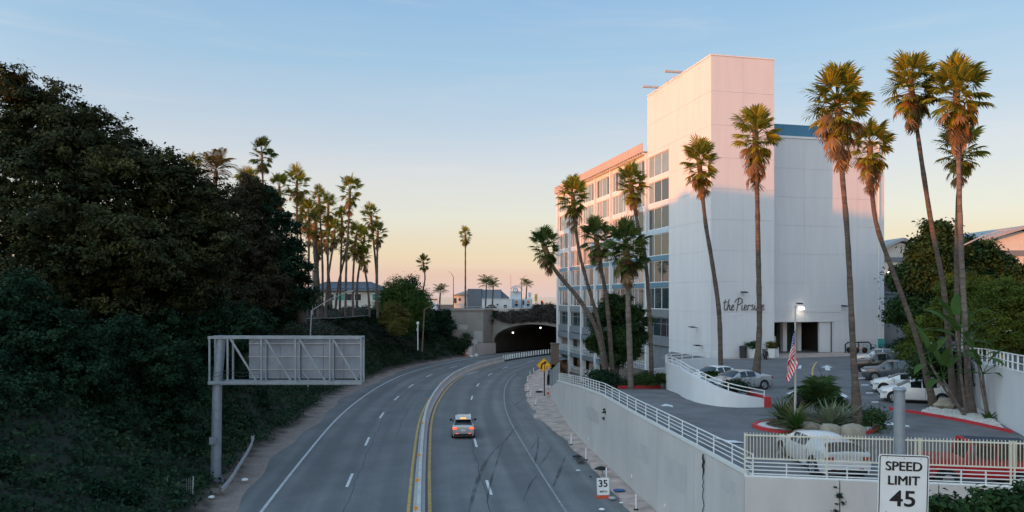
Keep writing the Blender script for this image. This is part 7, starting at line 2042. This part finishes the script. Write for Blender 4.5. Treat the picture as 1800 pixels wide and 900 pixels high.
# right background: gabled white buildings
def gabled(name, label, px0, px1, apex, yap, yeave, Y, depth, lights=False):
    k = Y / F; x0, x1, xa = (px0 - 900) * k, (px1 - 900) * k, (apex - 900) * k; za, ze = H + (522 - yap) * k, H + (522 - yeave) * k
    t = thing(name, label, 'building', (xa, Y, 6.0), 0, 'white gabled buildings beyond the trees')
    q = lambda x, z: (x - xa, z - 6.0)
    b = MB(); P = [q(x0, 6.2), q(x1, 6.2), q(x1, ze), q(xa, za - .3), q(x0, ze)]; b.extrude([(x, .4, z) for x, z in P], (0, depth, 0)); b.build('wall', M['cream_wall'], t)
    for (xs, zs), (xe, ze_) in ((q(x0 - .8, ze - .35), q(xa, za)), (q(xa, za), q(x1 + .8, ze - .35))):
        b = MB(); b.extrude([(xs, -.6, zs), (xe, -.6, ze_), (xe, -.6, ze_ + .45), (xs, -.6, zs + .45)], (0, depth + 1, 0)); b.build('roof', mat('gable_roof', (.36, .36, .37), .7, .08, 1) if 'gable_roof' not in bpy.data.materials else bpy.data.materials['gable_roof'], t)
    for dz in (0, -.9):
        b = MB(); (xs, zs), (xe, ze_) = q(x0, ze - 1.0 + dz * 3), q(x1, ze - .2 + dz * 3); b.box(xs, xe, .28, .38, zs - .9, ze_ - .9); b.build('balcony_screen', M['grey_slate'], t)
    b = MB(); (xs, zs), (xe, ze_) = q(x0 + .2, ze - 4.6), q(x1 - .2, ze - 7.4); b.box(xs, xe, .2, .36, ze_, zs); b.build('dark_storey', M['curtain_dark'], t)
    for i in range(8):
        xx = x0 + (x1 - x0) * (i + .5) / 8; b = MB(); (xs, zs) = q(xx, ze - 1.2); b.box(xs - .06, xs + .06, .1, .19, zs - 6, zs - 1.0); b.build('frame_post', M['dark_metal'], t)
    return t
A_ = gabled('gabled_building', 'white gabled building just right of the hotel end wall', 1548, 1640, 1585, 423, 440, 118, 14)
for i in range(12):
    p_ = at(1562 + i * 6.4, 479 + (i % 2), 117.6) - Vector(A_.location); b = MB(); b.lathe([(.05, -.16), (.18, 0), (.05, .16)], 8, p_); b.build('string_light', M['bulb_glow'], A_)
gabled('gabled_building', 'white gabled building at the far right edge above the trees', 1715, 1870, 1800, 402, 426, 104, 14)
single('shed', MB().box(38.5, 48, 84.5, 88, 6, 9.6).prism([(38.2, 84.3), (48.2, 84.3), (48.2, 88.2), (38.2, 88.2)], 9.602, 9.85) if False else MB().box(46.5, 53, 93, 97, 4, 11.5).prism([(46.3, 92.8), (53.2, 92.8), (53.2, 97.2), (46.3, 97.2)], 11.502, 11.8), M['grey_slate'], 'dim grey annex behind the hotel corner under the trees', 'annex', origin=(49, 93, 4))
p = at(1762, 633, 56); t = thing('yellow_bollard', 'tilted yellow bollard on the upper street at right', 'bollard', p); MB().obox((0, 0, .5), (.12, 0, .03), (0, .12, 0), (-.1, 0, .55)).build('post', mat('bollard_yellow', (.6, .33, .03), .5, .1, 3), t); MB().box(-.25, .25, -.25, .25, -.15, 0).build('base', M['dark_metal'], t)
# unseen stepped block added left of view to shade the lower part of the place
SB = thing('shade_block', 'unseen pale block added far to the left to cast shade', 'building', (-122, 4, 8.2), math.atan2(SUN_H[1], SUN_H[0]) + math.pi / 2)
for xa, xb, zz in ((26.1, 34, 20.6), (7.3, 26.08, 27.6), (-9, 7.28, 25.2)):
    MB().box(xa, xb, -9, 9, -2, zz).build('wall', M['cream_wall'], SB); MB().box(xa + .02, xb - .02, -9.4, 9.4, zz + .002, zz + .7).build('roof', M['grey_slate'], SB)
b = MB(); b.box(12, 15, -2, 2, 28.31, 29.6); b.build('roof', M['grey_slate'], SB)
b = MB(); b.box(-82, -9.02, -8, 8, -2, 22.0); b.build('wall', M['cream_wall'], SB); b = MB(); b.box(-82.4, -9.45, -8.4, 8.4, 22.002, 22.6); b.build('roof', M['grey_slate'], SB)
for r_ in range(7):
    for c_ in range(5, 9):
        w_ = MB().box(-31 + c_ * 6.4, -28 + c_ * 6.4, -9.12, -9.01, 2 + r_ * 3.4, 3.8 + r_ * 3.4).build('window', M['curtain_dark'], SB)

SB2 = thing('shade_block', 'lower unseen block added behind the viewpoint to cast shade', 'building', (-86.9, -53.9, 8.2), math.atan2(SUN_H[1], SUN_H[0]) + math.pi / 2)  # second unseen block, added to keep the sun off the lower right
MB().box(-36, 32, -8, 8, -2, 18.0).build('wall', M['cream_wall'], SB2); MB().box(-36.4, 32.4, -8.4, 8.4, 18.002, 18.6).build('roof', M['grey_slate'], SB2)
for r_ in range(5):
    for c_ in range(9):
        MB().box(-29 + c_ * 6.6, -26 + c_ * 6.6, 8.01, 8.12, 2 + r_ * 3.2, 3.8 + r_ * 3.2).build('window', M['curtain_dark'], SB2)
